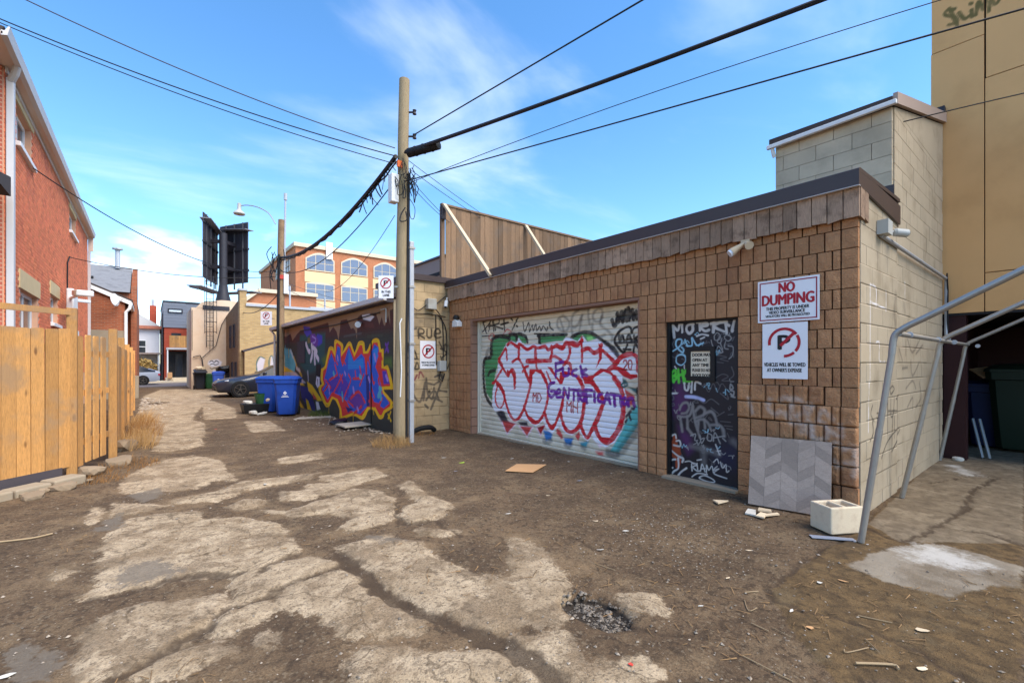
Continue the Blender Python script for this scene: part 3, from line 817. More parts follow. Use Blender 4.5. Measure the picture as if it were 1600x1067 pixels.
PAINT_SIDE = [
('S','kd',2.2,1.2,[667,125,678,128,686,124,671,119,667,125]),
('S','kd',2.2,1.2,[657,116,657,75]),
('S','kd',2.2,1.2,[671,113,671,94,682,95,686,114]),
('S','kd',2.2,1.2,[701,116,701,51]),
('S','kd',2.2,1.2,[694,112,718,115]),
('S','kd',2.2,1.2,[713,113,713,70]),
('S','kd',2.2,1.2,[678,93,675,52]),
('S','kd',2.2,1.2,[632,50,653,64,690,74,722,75]),
('S','kd',2.2,1.2,[675,52,726,73]),
('S','kd',2.2,1.2,[686,92,686,67]),
('S','kd',2.2,1.2,[660,100,713,97]),
('S','kd',2.2,1.2,[597,110,591,101,603,93]),
('S','kd',2.2,1.2,[588,73,600,81,597,94]),
('S','kd',2.2,1.2,[613,101,623,99,619,94,613,96]),
('S','ka',3,3,[765,186,793,169,843,191]),
('S','ka',3,3,[756,182,756,165]),
('S','ka',3,3,[812,167,854,180]),
('S','ka',3,3,[722,172,738,158]),
('S','ka',3,3,[783,158,793,138,833,156]),
('S','ka',3,3,[843,156,849,137]),
('S','ka',3,3,[756,122,793,131,812,120]),
('S','ka',3,3,[765,98,793,109,793,94]),
('S','ka',3,3,[833,128,843,107,812,95]),
('S','ka',3,3,[738,148,765,149]),
('S','ks',8,8,[694,236,686,217]),
('S','ks',8,8,[709,227,713,215]),
('S','ks',8,8,[686,213,691,200]),
('S','ks',8,8,[747,228,751,220]),
('S','wh',1.1,1.0,[589,238,588,135]),
('S','wh',1.1,1.0,[589,237,610,235,610,215]),
('S','wh',1.1,1.0,[650,236,650,213]),
('S','wh',1.1,1.0,[588,219,646,216]),
('S','wh',1.1,1.0,[610,177,623,177,623,158,646,156]),
('S','wh',1.1,1.0,[751,258,751,237]),
('S','wh',1.1,1.0,[585,137,582,83])]
PAINT_RETURN = [
('S','kd',4,1.5,[450,228,467,232]),
('S','kd',4,1.5,[458,230,458,210]),
('S','kd',4,1.5,[473,210,473,231,485,230,485,222,474,219,487,211]),
('S','kd',4,1.5,[494,232,494,216,500,212,505,216,505,233]),
('S','kd',4,1.5,[514,222,527,224,525,233,516,231,513,218,520,212,530,215]),
('S','ks',14,8,[452,249,462,253,473,248,458,239,473,238]),
('S','ks',14,8,[483,251,496,255,508,252,489,244,504,239]),
('S','kd',4,1.5,[446,193,454,169,462,183,469,166]),
('S','kd',4,1.5,[448,166,473,163]),
('S','kd',4,1.5,[454,159,462,142,469,156,473,142,454,142]),
('S','kd',4,1.5,[443,125,454,135,450,121]),
('S','mr',4,2,[458,128,462,117,469,128]),
('S','mr',4,2,[473,121,477,135,485,124]),
('S','ka',5,2.5,[462,107,460,86,477,68,489,110,485,71]),
('S','ka',5,2.5,[492,120,496,85,508,73,512,98]),
('S','ka',5,2.5,[512,105,529,109,504,49]),
('S','ka',5,2.5,[508,77,533,65]),
('S','ka',5,2.5,[489,60,496,53]),
('S','ka',5,2.5,[514,123,529,127,533,119]),
('S','ka',5,2.5,[525,91,545,88]),
('S','ka',5,2.5,[492,71,512,91,525,69]),
('S','ka',5,2.5,[490,110,512,105]),
('S','k',7,1,[500,90,500,89]),
('S','kd',4,2,[525,203,537,185,541,199]),
('S','kd',4,2,[529,188,545,178,531,166]),
('S','kd',4,2,[529,170,541,137,554,156])]
PAINT_STUCCO = [
('S','og2',5,1.5,[127,719,136,722,138,716,127,706,124,696,134,698]),
('S','og2',5,1.5,[133,724,124,691]),
('S','og2',5,1.5,[122,710,116,697,111,698]),
('S','og2',5,1.5,[108,706,107,695]),
('S','og2',5,1.5,[109,717,108,716]),
('S','og2',5,1.5,[103,695,100,714,95,699,92,713]),
('S','og2',5,1.5,[89,692,87,709,82,699,75,709])]
G_SLABS=[[-30,474,-29,539,-14,587,12,590,39,574,41,543,70,529,97,480,97,404,81,391,62,379,44,389,17,405,1,403,-21,406,-29,405,-26,444],[-30,662,15,620,-4,604,-28,608],[-22,369,-3,376,10,366,40,359,41,341,26,324,13,309,-8,297,-16,295,-27,304,-28,348],[46,382,73,386,99,386,113,360,88,349,69,342,62,335,44,343],[67,329,85,344,111,348,118,329,115,303,123,268,133,247,122,238,93,257,86,266,82,293,71,306,64,315],[127,393,141,389,166,392,171,372,183,356,178,320,185,276,204,256,215,228,206,210,170,206,153,216,153,229,139,250,133,274,129,306,130,341,125,375],[93,542,112,516,167,542,197,559,216,536,219,493,191,423,179,424,156,416,139,429,163,455,139,494,114,494],[197,423,212,452,236,461,246,534,267,549,255,484,262,435,236,407,201,402],[159,619,205,583,183,566,153,597],[186,648,258,649,254,594,210,578,176,625],[125,602,171,565,140,548,118,566],[166,814,230,817,216,761,159,766],[-27,738,-22,814,6,894,56,927,88,851,86,766,90,699,65,710,44,681,9,687,-19,703],[20,640,65,650,97,685,185,668,165,644,104,640,61,607,26,619],[7,995,26,1273,57,1351,85,1180,78,1030,42,996],[29,1430,68,1605,107,1655,83,1450],[-7,292,2,299,19,301,30,298,35,281,21,281,7,278],[81,234,92,243,107,232,119,215,142,200,149,187,154,172,157,157,77,220],[252,315,255,285,240,248,228,222,204,203,191,195,166,209],[245,195,263,177,249,160,232,174],[200,389,224,361,210,355,191,373],[-47,604,-45,657,-38,641,-42,591],[-55,472,-48,475,-43,463,-50,456],[25,315,38,340,61,331,62,313,49,309,36,303],[67,574,86,593,104,577,95,553,74,559],[123,590,181,587,181,557,141,550],[159,199,185,184,176,158,200,144,200,129,192,129,138,172],[47,288,53,293,53,278,46,277],[-12,1942,161,2637,215,2392,99,1620,36,1488],[215,3539,689,3723,451,2774,208,2599]]
G_SOFT=[[324,430,354,405,327,366,301,386],[-81,740,-40,763,-43,722,-75,722],[464,360,525,377,507,341,472,339]]
G_DARK=[[-26,439,-13,461,6,451,18,415,0,404,-22,417],[-45,576,-23,613,-16,588,-26,561,-40,564],[-23,693,10,708,19,673,-5,648],[151,396,174,378,176,362,154,375],[-63,367,-52,367,-36,330,-38,319,-56,327]]
G_CRACKS=[(3,[-29,404,-11,402,17,404,41,392,52,382]),(3,[27,317,40,334,61,332,69,342,90,349,112,352]),(9,[122,377,122,326,124,285,132,255,141,236,152,190,153,162]),(3,[217,476,192,423,201,402,221,399]),(2,[63,378,81,391,98,397]),(2,[30,707,55,687,83,688,91,689]),(2,[216,344,221,399]),(2,[293,283,291,249]),(3,[-16,295,-8,297,13,309,26,322]),(2,[46,638,71,631]),(1.5,[219,166,242,139,286,131])]
G_APRON=[323,132,446,134,469,128,544,130,1135,154,1246,66,331,18,260,74]
G_APRON2=[537,128,506,97,583,31,1246,66,1135,154]
G_SPILL=[415,111,451,108,493,97,521,80,526,58,517,27,469,25,451,39,409,55,404,77,405,92]
G_SPILLW=[478,91,507,85,518,73,509,56,500,44,474,55,472,70,465,81]
G_SPILL2=[943,126,946,114,880,91,872,105]
G_ACR=[(2.5,[526,126,508,97,581,85,673,78,760,81,863,75,886,71]),(1.5,[469,128,526,126]),(1.2,[581,85,588,58,579,31]),(1.2,[784,138,794,116,880,91,898,47]),(2,[446,134,323,132,324,93,322,61,310,34])]

# ---------------------------------------------------------------- ground: one sheet, fine near the alley, coarse to the horizon
def axis_pts(segs, far):
    o = []
    for a, b, st in segs: o += list(np.arange(a, b, st))
    hi = [segs[-1][1]]; s = .15
    while hi[-1] < far: s *= 1.35; hi.append(hi[-1]+s)
    lo = [segs[0][0]]; s = .15
    while lo[-1] > -far: s *= 1.35; lo.append(lo[-1]-s)
    return np.array(lo[:0:-1]+o+hi)
gx = axis_pts([(-2.4, 7, .028), (7, 12, .06)], 700)
gy = axis_pts([(-1, 5.5, .028), (5.5, 11, .045), (11, 18, .08), (18, 40, .25)], 700)
GXX, GYY = np.meshgrid(gx, gy); U, V = GXX.ravel(), GYY.ravel()
near = (U > -4) & (U < 13) & (V > -2) & (V < 45); ni = np.where(near)[0]; nu, nv = U[ni]*100, V[ni]*100
slab = np.full(U.shape, -.6); dark = np.full(U.shape, -.6); crack = np.full(U.shape, .6); apr = np.full(U.shape, -.6); apr2 = np.full(U.shape, -.6); spl = np.full(U.shape, -.6); splw = np.full(U.shape, -.6)
def sdmax(arr, polys):
    for v in polys:
        P = pairs(v); g = 60; xs = [p[0] for p in P]; ys = [p[1] for p in P]
        k = (nu > min(xs)-g) & (nu < max(xs)+g) & (nv > min(ys)-g) & (nv < max(ys)+g)
        arr[ni[k]] = np.maximum(arr[ni[k]], np.clip(poly_sd(P, nu[k], nv[k])/100, -.6, .6))
G_FAR = [[-30,1120,20,1080,90,1150,110,1400,70,1600,120,1900,60,2150,-20,2100,-20,1500],[120,1500,190,1480,230,1800,200,2200,140,2300,150,1900],[10,2250,160,2350,230,2500,210,2900,260,3300,60,3350,-20,2700],[180,1150,240,1130,250,1350,200,1380]]
sdmax(slab, G_SLABS+G_FAR); sdmax(dark, G_DARK); sdmax(apr, [G_APRON]); sdmax(apr2, [G_APRON2]); sdmax(spl, [G_SPILL, G_SPILL2]); sdmax(splw, [G_SPILLW, G_SPILL2])
for w, v in G_CRACKS+G_ACR:
    P = catmull(pairs(v), 4); xs = [p[0] for p in P]; ys = [p[1] for p in P]
    k = (nu > min(xs)-40) & (nu < max(xs)+40) & (nv > min(ys)-40) & (nv < max(ys)+40)
    wu = nu[k]+7*(vnoise(nu[k]/9, nv[k]/9, 3)-.5)+3*(vnoise(nu[k]/3, nv[k]/3, 4)-.5); wv = nv[k]+7*(vnoise(nu[k]/9, nv[k]/9, 13)-.5)+3*(vnoise(nu[k]/3, nv[k]/3, 14)-.5)
    crack[ni[k]] = np.minimum(crack[ni[k]], (seg_dist(P, wu, wv)-w/2*(.5+vnoise(nu[k]/15, nv[k]/15, 6)))/100)
# the pothole by the lower middle of the alley
PH = (2.19, 1.90); phr = np.hypot((U-PH[0])/.19, (V-PH[1])/.27)+.5*fbm(U*7, V*7, 5)
hole = 1-sstep(.75, 1.0, phr)
onap = sstep(-.02, .03, apr)
sm = sstep(-.05, .05, slab+.10*fbm(U*5, V*5, 11))*(1-onap)
Z = .016*sm+.012*onap
Z = Z+(1-sm)*(1-onap)*(.045*fbm(U*1.6, V*1.6, 21)+.018*fbm(U*9, V*9, 22))+.012*fbm(U*.8, V*.8, 23)
Z = Z-.013*(1-sstep(-.01, .02, crack))-.055*hole+.004*fbm(U*30, V*30, 24)*np.clip(1-np.hypot(U-2, V-2)/14, 0, 1)
Z = np.where(near, Z, -.004)
fade = sstep(24, 34, V); Z = Z*(1-fade)
# dirt heaps up along the left sill and the walls
Z = Z+.07*np.exp(-((U+.15)/.35)**2)*sstep(8.8, 10, V)*(1-sstep(16, 19, V))
t = NT('ground'); T = lambda n: t.attr(n)
big = t.noise(1.3, 5, .6); mid = t.noise(7, 5, .6); fine = t.noise(45, 4, .65); vfine = t.noise(170, 3, .7)
vor = t.node('ShaderNodeTexVoronoi', {'Vector': t.pos(), 'Scale': 70.0}).outputs['Color']; vsep = t.node('ShaderNodeSeparateColor', {0: vor}).outputs[0]
vor2 = t.node('ShaderNodeTexVoronoi', {'Vector': t.pos(), 'Scale': 28.0}); v2 = t.node('ShaderNodeSeparateColor', {0: vor2.outputs['Color']}).outputs[1]
grain = t.noise(90, 5, .75); patch = t.noise(2.6, 8, .68); spots = t.noise(17, 6, .7)
dirt = t.mix(t.rng(big, .35, .68), lin((90,72,54)), lin((126,102,76)))
dirt = t.mix(t.rng(mid, .42, .66, 0, .7), dirt, lin((104,83,62)))
dirt = t.mix(t.rng(patch, .48, .66, 0, .55), dirt, lin((132,112,86)))
dirt = t.mix(t.rng(spots, .50, .60, 0, .75), dirt, lin((64,51,39)))
dirt = t.mix(t.rng(fine, .56, .64, 0, .65), dirt, lin((146,124,96)))
dirt = t.mix(t.rng(grain, .40, .66, 0, .65), dirt, lin((62,50,39)))
dirt = t.mix(t.rng(grain, .42, .28, 0, .5), dirt, lin((142,124,98)))
dirt = t.mix(t.rng(vsep, .92, .95, 0, .3), dirt, lin((152,136,112)))
conc = t.mix(t.rng(mid, .32, .7), lin((200,177,146)), lin((172,150,121)))
conc = t.mix(t.rng(patch, .42, .64, 0, .6), conc, lin((144,122,94)))
conc = t.mix(t.rng(spots, .54, .62, 0, .6), conc, lin((112,95,74)))
conc = t.mix(t.rng(fine, .57, .64, 0, .65), conc, lin((98,84,66)))
conc = t.mix(t.rng(grain, .46, .68, 0, .6), conc, lin((106,92,74)))
conc = t.mix(t.rng(grain, .40, .27, 0, .5), conc, lin((212,190,156)))
conc = t.mix(t.rng(vsep, .84, .90, 0, .35), conc, lin((100,88,74)))
asph = t.mix(grain, lin((86,78,70)), lin((140,128,112)))
wob = t.math('ADD', t.math('MULTIPLY', t.math('SUBTRACT', t.noise(4, 9, .72), .5), .55), t.math('MULTIPLY', t.math('SUBTRACT', fine, .5), .16))
edge = t.math('ADD', t.math('MULTIPLY', t.math('SUBTRACT', t.noise(6, 10, .74), .5), .34), t.math('MULTIPLY', t.math('SUBTRACT', spots, .5), .14))
smask = t.rng(t.math('ADD', t.math('ADD', T('slab'), .03), edge), -.012, .022)
wv_ = t.node('ShaderNodeVectorMath', {0: t.pos(), 1: t.node('ShaderNodeVectorMath', {0: t.node('ShaderNodeTexNoise', {'Vector': t.pos(), 'Scale': 3.0, 'Detail': 6.0}).outputs['Color'], 1: (.5, .5, .5)}, operation='MULTIPLY').outputs[0]}, operation='ADD').outputs[0]
cv = t.node('ShaderNodeTexVoronoi', {'Vector': wv_, 'Scale': 1.5}, feature='DISTANCE_TO_EDGE').outputs['Distance']
cv2 = t.node('ShaderNodeTexVoronoi', {'Vector': wv_, 'Scale': 5.5}, feature='DISTANCE_TO_EDGE').outputs['Distance']
craze = t.math('MAXIMUM', t.math('MULTIPLY', t.rng(cv, .016, .004, 0, .6), t.rng(big, .40, .52)), t.math('MULTIPLY', t.rng(cv2, .04, .012, 0, .4), t.rng(patch, .56, .66)))
dust = t.rng(t.math('ADD', t.math('MULTIPLY', T('slab'), .35), t.noise(2.2, 6, .6)), .42, .62)     # thin dust that runs on past the slabs
col = t.mix(t.math('MULTIPLY', dust, t.rng(grain, .6, .4, .15, .55)), dirt, lin((156,130,98)))
conc = t.mix(craze, conc, lin((82,68,52)))
film = t.rng(t.math('ADD', t.noise(2.0, 10, .70), t.math('MULTIPLY', spots, .18)), .56, .66, 1, .40)      # dirt tracked over the slabs
col = t.mix(t.math('MULTIPLY', smask, film), col, conc)
col = t.mix(t.math('MULTIPLY', t.rng(t.math('ADD', T('dark'), wob), -.02, .04), .75), col, asph)
ap = t.mix(t.rng(mid, .35, .65), lin((124,99,66)), lin((94,75,51)))
ap = t.mix(t.rng(spots, .46, .66, 0, .6), ap, lin((62,50,36)))
ap = t.mix(t.rng(patch, .52, .68, 0, .5), ap, lin((126,108,80)))
ap = t.mix(t.rng(grain, .42, .66, 0, .5), ap, lin((66,52,38)))
ap2 = t.mix(t.rng(mid, .3, .7), lin((140,123,100)), lin((112,97,78))); ap2 = t.mix(t.rng(t.noise(2.4, 7, .66), .5, .64, 0, .7), ap2, lin((158,141,116)))
ap2 = t.mix(t.rng(spots, .5, .68, 0, .5), ap2, lin((74,62,50)))
ap = t.mix(t.rng(t.math('ADD', T('apron2'), t.math('MULTIPLY', wob, .2)), -.01, .01), ap, ap2)
col = t.mix(t.rng(t.math('ADD', T('apron'), t.math('MULTIPLY', wob, .35)), -.015, .015), col, ap)
spm = t.rng(t.math('ADD', T('spill'), t.math('MULTIPLY', wob, .35)), -.01, .03, 0, .8)
col = t.mix(spm, col, t.mix(t.rng(patch, .35, .65), lin((166,154,136)), lin((126,112,94))))
col = t.mix(t.rng(t.math('ADD', T('spillw'), t.math('MULTIPLY', wob, 1.3)), -.10, .14, 0, .8), col, lin((214,208,198)))
col = t.mix(t.rng(t.math('ADD', T('crack'), t.math('MULTIPLY', t.math('SUBTRACT', fine, .5), .05)), .03, -.006, 0, .8), col, t.mix(grain, lin((84,68,52)), lin((60,48,38))))
col = t.mix(t.rng(T('hole'), .4, .8), col, lin((58,50,42)))
hgt = t.math('ADD', t.math('MULTIPLY', grain, .8), t.math('ADD', t.math('MULTIPLY', vfine, .35), t.math('MULTIPLY', vsep, .15)))
t.bump(hgt, .9, .014)
MAT['ground'] = t.done(col, .95, 0, .25)
P = np.stack([GXX, GYY, Z.reshape(GXX.shape)], -1)
ground = put('ground', grid_mesh('ground', P, MAT['ground'], extra=dict(slab=slab, dark=dark, crack=crack, apron=apr, apron2=apr2, spill=spl, spillw=splw, hole=hole)))
tag(ground, None, None, kind='structure')
def gz(x, y):
    j = min(max(int(np.searchsorted(gx, x)), 0), len(gx)-1); i = min(max(int(np.searchsorted(gy, y)), 0), len(gy)-1)
    return float(P[i, j, 2])
# the street that crosses the far end
m = MB(); m.box(-40, 37.5, -.2, 60, 44.0, .012); tag(m.build('road', MAT['asphalt']), None, None, kind='structure')
m = MB(); m.box(-40, 44.0, -.2, 60, 46.4, .13); tag(m.build('pavement', MAT['sidewalk']), None, None, kind='structure')

# ---------------------------------------------------------------- the garage: split-face front, roll-up door, steel door, fascia
XF = 5.50; YA, YB = 1.38, 9.24      # front plane, right and left end
garage = thing('garage_building', 'low tan brick garage with roll-up door, black steel door and brown metal roof edge', 'garage', (XF, YA, 0))
m = MB()      # backing walls with the two openings left free
for y0, y1, z0, z1 in [(YA+.03, 2.57, -.3, 3.3), (2.57, 3.54, 2.1, 3.3), (3.54, 3.97, -.3, 3.3), (3.97, 8.35, 2.5, 3.3), (8.35, YB, -.3, 3.3)]:
    m.box(XF+.035, y0, z0, XF+.26, y1, z1)
m.build('front_wall_core', MAT['mortar_dark'], garage)
m = MB(); m.box(XF+.26, 1.48, -.3, XF+.30, 9.2, 3.3); m.box(XF+.3, 9.0, -.3, 10.0, 9.2, 3.3); m.box(XF+.3, YA+.12, -.3, 7.05, YA+.3, 3.3); m.build('inner_wall', MAT['mortar_dark'], garage)
# split-face pieces
def brick_variant(i, w, h):
    rs = np.random.RandomState(40+i); m = MB(); g = .006
    ys = [0, w*.34, w*.68, w]; zs = [0, h*.5, h]
    f = lambda: float(-.004-rs.rand()*.007)
    vs = []
    for b, z in enumerate(zs):
        for a, y in enumerate(ys):
            edge = a in (0, 3) or b in (0, 2); vs.append((-.002 if edge else f(), y, z))
    n = len(vs); ring = [0, 1, 2, 3, 7, 11, 10, 9, 8, 4]
    vs += [(.05, vs[k][1], vs[k][2]) for k in ring]
    fs = [(b*4+a, b*4+4+a, b*4+5+a, b*4+1+a) for b in range(2) for a in range(3)]
    fs += [(ring[k], ring[(k+1) % 10], n+(k+1) % 10, n+k) for k in range(10)]
    m.add(vs, fs); return m
VAR = {}
def brick_mesh(w, h):
    k = (round(w, 3), round(h, 3)); L = VAR.setdefault(k, [])
    if len(L) < 5: L.append(brick_variant(len(L)+int(w*1000), w-.015, h-.009).mesh('brick', MAT['brick_split']))
    return random.choice(L)
BR = []
rows = [(0.0, .1)]+[(.1+.2*k, .3+.2*k) for k in range(14)]+[(2.9, 3.06)]
rows = [r for r in rows if r[0] < 2.9]+[(2.9, 3.06)]
def fill(y0, y1, z0, z1, u, off):
    y = y0; first = True
    while y1-y > .03:
        w = (u*off if (first and off) else u); first = False
        if y1-(y+w) < .05: w = y1-y
        BR.append((y, z0, w, z1-z0)); y += w
for ri, (z0, z1) in enumerate(rows):
    off = (0, .55)[ri % 2]
    segs = []
    if z1 <= 2.11: segs = [(YA, YA+.15, 0), (YA+.15, 2.42, off), (2.42, 2.57, 0), (3.54, 3.97, 0), (8.35, YB, 0)]
    elif z1 <= 2.51: segs = [(YA, YA+.15, 0), (YA+.15, 3.54, off), (3.54, 3.97, 0), (8.35, YB, 0)]
    else: segs = [(YA, YA+.15, 0), (YA+.15, YB, off)]
    for a, b, o in segs: fill(a, b, z0, z1, .15 if (b-a < .2) else .1433 if o == 0 else .137, o)
BR.sort(key=lambda b: b[0]); rest = MB()
pnt = []
for k, (y, z, w, h) in enumerate(BR):
    if k < 300:
        U0, U1, V0, V1 = y*100, (y+w)*100, z*100, (z+h)*100
        gu, gv = np.meshgrid(np.linspace(U0+.6, U1-.6, 12), np.linspace(V0+.5, V1-.5, 17)); _, a = paint_eval(PAINT_BRICK, gu.ravel(), gv.ravel())
        if a.max() > .05:       # a piece that carries old white spray: same block with a finer face
            rgb, al = paint_eval(PAINT_BRICK, gu.ravel(), gv.ravel()); al = al*.8*(.5+vnoise(gu.ravel()/2, gv.ravel()/2, 8)*.8).clip(0, 1); rgb = PCL['wf']*al[:, None]
            d = -.012+.02*fbm(gu/5, gv/5, k)-.006*vnoise(gu/1.5, gv/1.5, k); e = np.minimum(np.minimum(gu-U0, U1-gu), np.minimum(gv-V0, V1-gv)); d = d*sstep(.5, 2.2, e)
            Pg = np.stack([d, gu/100-y, gv/100-z], -1)
            rim = Pg.copy(); 
            Pp = np.pad(Pg, ((1, 1), (1, 1), (0, 0)), mode='edge'); Pp[0, :, 0] = .05; Pp[-1, :, 0] = .05; Pp[:, 0, 0] = .05; Pp[:, -1, 0] = .05
            pr = np.pad(rgb.reshape(gu.shape+(3,)), ((1, 1), (1, 1), (0, 0)), mode='edge'); pa = np.pad(al.reshape(gu.shape), 1, mode='edge')
            me = grid_mesh('brick', Pp, MAT['brick_split'], pr, pa, smooth=False)
        else: me = brick_mesh(w, h)
        put('brick', me, garage, (XF, y+.006, z+.005))
    else:
        v = brick_variant(k % 5, w-.015, h-.009); rest.add([(a+XF, b+y+.006, c+z+.005) for a, b, c in v.v], v.f)
o = rest.build('brick_courses', MAT['brick_split'], garage); o['kind'] = 'stuff'
# smooth jamb of the roll-up opening, lintel soffit
m = MB()
for k in range(13):
    m.box(XF+.002, 8.30, .02+k*.2-.05, 5.735, 8.352, .02+k*.2+.14)
m.build('door_jamb', MAT['jamb'], garage)
m = MB(); m.box(XF+.01, 3.972, 2.455, 5.75, 8.30, 2.497); m.build('lintel', MAT['jamb'], garage)
m = MB(); m.box(XF+.015, 3.972, -.2, 5.75, 4.0, 2.45); m.build('door_jamb', MAT['jamb'], garage)
# roll-up door: 25 slats, each with its own profile and its share of the spray paint
XD = 5.70
m = MB(); m.box(XD-.03, 8.22, 0, XD+.05, 8.30, 2.46); m.box(XD-.045, 8.275, 0, XD-.03, 8.298, 2.46); m.build('door_track', MAT['roll_frame'], garage)
door = put('roll_up_door', MB().box(XD+.03, 4.0, .0, XD+.05, 8.22, 2.46).mesh('roll_up_door', MAT['roll_frame'], org=(XD, 4.0, 0)), garage, (XD, 4.0, 0))
door['label'] = 'cream roll-up door covered in red, white and green graffiti letters'
nsl = 26; sh = 2.40/nsl; ug = np.arange(4.0, 8.2201, .0105)
for k in range(nsl):
    z0 = .055+k*sh; tt = np.linspace(0, 1, 12)
    groove = (k % 5 == 0)
    x = XD-.006*np.sin(np.pi*np.clip((tt-.06)/.88, 0, 1))**.6; zz_ = z0+tt*(sh-(.006 if groove else .003))
    x[0] = XD+(.014 if groove else .006); x[-1] = XD+.008
    Yg, Zg = np.meshgrid(ug, zz_); Xg = np.repeat(x[:, None], len(ug), 1)+.002*fbm(Yg*2, Zg*6, 9)
    rgb, al = paint_eval(PAINT_ROLL, Yg.ravel()*100, Zg.ravel()*100)
    al2 = np.clip(al*(.93+.10*vnoise(Yg.ravel()*60, Zg.ravel()*60, 2)), 0, 1); rgb = rgb*(al2/np.maximum(al, 1e-4))[:, None]
    me = grid_mesh('slat', np.stack([Xg-XD, Yg-4.0, Zg], -1)[:, ::-1], MAT['roll'], rgb.reshape(Yg.shape+(3,))[:, ::-1], al2.reshape(Yg.shape)[:, ::-1])
    put('slat', me, door, (XD, 4.0, 0))
m = MB(); m.box(XD-.03, 4.0, .015, XD+.02, 8.22, .052); m.build('bottom_bar', MAT['roll_frame'], door)
m = MB(); m.prism([(4.0, -.1), (8.25, -.1), (8.25, .02), (7.4, .03), (6.2, .018), (5.2, .03), (4.0, .02)], 'x', XF+.10, XD+.04); m.build('threshold', MAT['concrete'], garage)
# steel entry door
sd = put('steel_door', MB().box(5.605, 2.60, .03, 5.65, 3.51, 2.08).mesh('steel_door', MAT['steel_door'], org=(5.6, 2.6, 0)), garage, (5.6, 2.6, 0))
sd['label'] = 'black steel door covered in white, blue and green tags'
yg = np.arange(2.60, 3.5101, .006); zg = np.arange(.03, 2.0801, .006); Yg, Zg = np.meshgrid(yg, zg)
rd_ = np.random.RandomState(17)
for k in range(70):      # the many small marker tags
    cx_, cz_, L_ = rd_.uniform(266, 346), rd_.uniform(25, 205), rd_.uniform(4, 11); pts = []
    for i in range(rd_.randint(4, 8)): pts += [round(cx_-L_/2+L_*i/6+rd_.uniform(-2, 2), 1), round(cz_+rd_.uniform(-3.5, 3.5), 1)]
    PAINT_DOOR.insert(5, ('S', ('wd', 'wd', 'wg', 'lc')[rd_.randint(4)], .9, .8, pts))
rgb, al = paint_eval(PAINT_DOOR, Yg.ravel()*100, Zg.ravel()*100)
put('door_leaf', grid_mesh('door_leaf', np.stack([np.zeros_like(Yg), Yg-2.6, Zg], -1)[:, ::-1], MAT['steel_door'], rgb.reshape(Yg.shape+(3,))[:, ::-1], al.reshape(Yg.shape)[:, ::-1]), sd, (5.6, 2.6, 0))
m = MB(); m.box(5.55, 2.572, 0, 5.64, 2.60, 2.10); m.box(5.55, 3.51, 0, 5.64, 3.538, 2.10); m.box(5.55, 2.6, 2.08, 5.64, 3.51, 2.10); m.build('frame', MAT['black'], sd)
m = MB(); m.box(5.42, 2.56, -.15, 5.70, 3.55, .028); m.build('step', MAT['concrete'], garage)
# the barred peephole with its paper notice
ny0, ny1, nz0, nz1 = 2.95, 3.22, 1.375, 1.70
m = MB(); e = .06
m.box(5.575, ny0-e, nz0-e, 5.60, ny0, nz1+e); m.box(5.575, ny1, nz0-e, 5.60, ny1+e, nz1+e); m.box(5.575, ny0, nz0-e, 5.60, ny1, nz0); m.box(5.575, ny0, nz1, 5.60, ny1, nz1+e); m.build('notice_frame', MAT['black'], sd)
m = MB(); m.box(5.588, ny0, nz0, 5.599, ny1, nz1); pn = m.build('notice', MAT['paper'], sd)
for k, (s, w) in enumerate([('DOOR MAY', .25), ('OPEN AT', .2), ('ANY TIME', .22), ('PLEASE DO NOT', .26), ('BLOCK DOOR', .25)]):
    lettering('lettering', s, MAT['sign_black'], pn, (5.5865, ny1-.025, nz1-.065-k*.066), (0, -1, 0), (0, 0, 1), w, .038, .01)
# fascia: grey boards under a brown metal cap
y = 1.362; k = 0
PL = [MB().prism([(0, .0+random.uniform(-.012, .012)), (.129, random.uniform(-.012, .012)), (.129, .305), (.07, .305+random.uniform(-.02, 0)), (0, .305)], 'x', 0, .022).mesh('plank', MAT['plank_grey']) for _ in range(6)]
while y < YB-.02:
    put('plank', random.choice(PL), garage, (5.436+random.uniform(-.006, .006), y, 2.985+random.uniform(-.006, .006))); y += .138
y = 5.46
for k in range(2): put('plank', PL[k], garage, (5.462+k*.14, 1.376, 2.985), (0, 0, R(-90)))
m = MB(); m.box(5.462, 1.385, 2.999, 5.52, YB, 3.28); m.build('fascia_batten', MAT['dark_timber'], garage)
m = MB(); m.prism([(5.395, 3.283), (5.425, 3.283), (5.425, 3.42), (7.0, 3.46), (7.0, 3.50), (5.43, 3.46), (5.395, 3.445)], 'y', 1.352, YB+.03); m.build('roof_cap', MAT['cap_brown'], garage)
m = MB(); m.prism([(5.426, 3.283), (7.02, 3.20), (7.02, 3.42), (5.426, 3.442)], 'y', 1.353, 1.377); m.build('roof_cap', MAT['cap_brown'], garage)
m = MB(); m.box(5.388, 1.348, 3.276, 5.43, YB+.03, 3.2825); m.build('cap_edge', MAT['edge_pale'], garage)
m = MB(); m.box(6.99, 1.60, 3.2, 10.0, 9.2, 3.46); m.build('roof', MAT['shingle_dark'], garage)
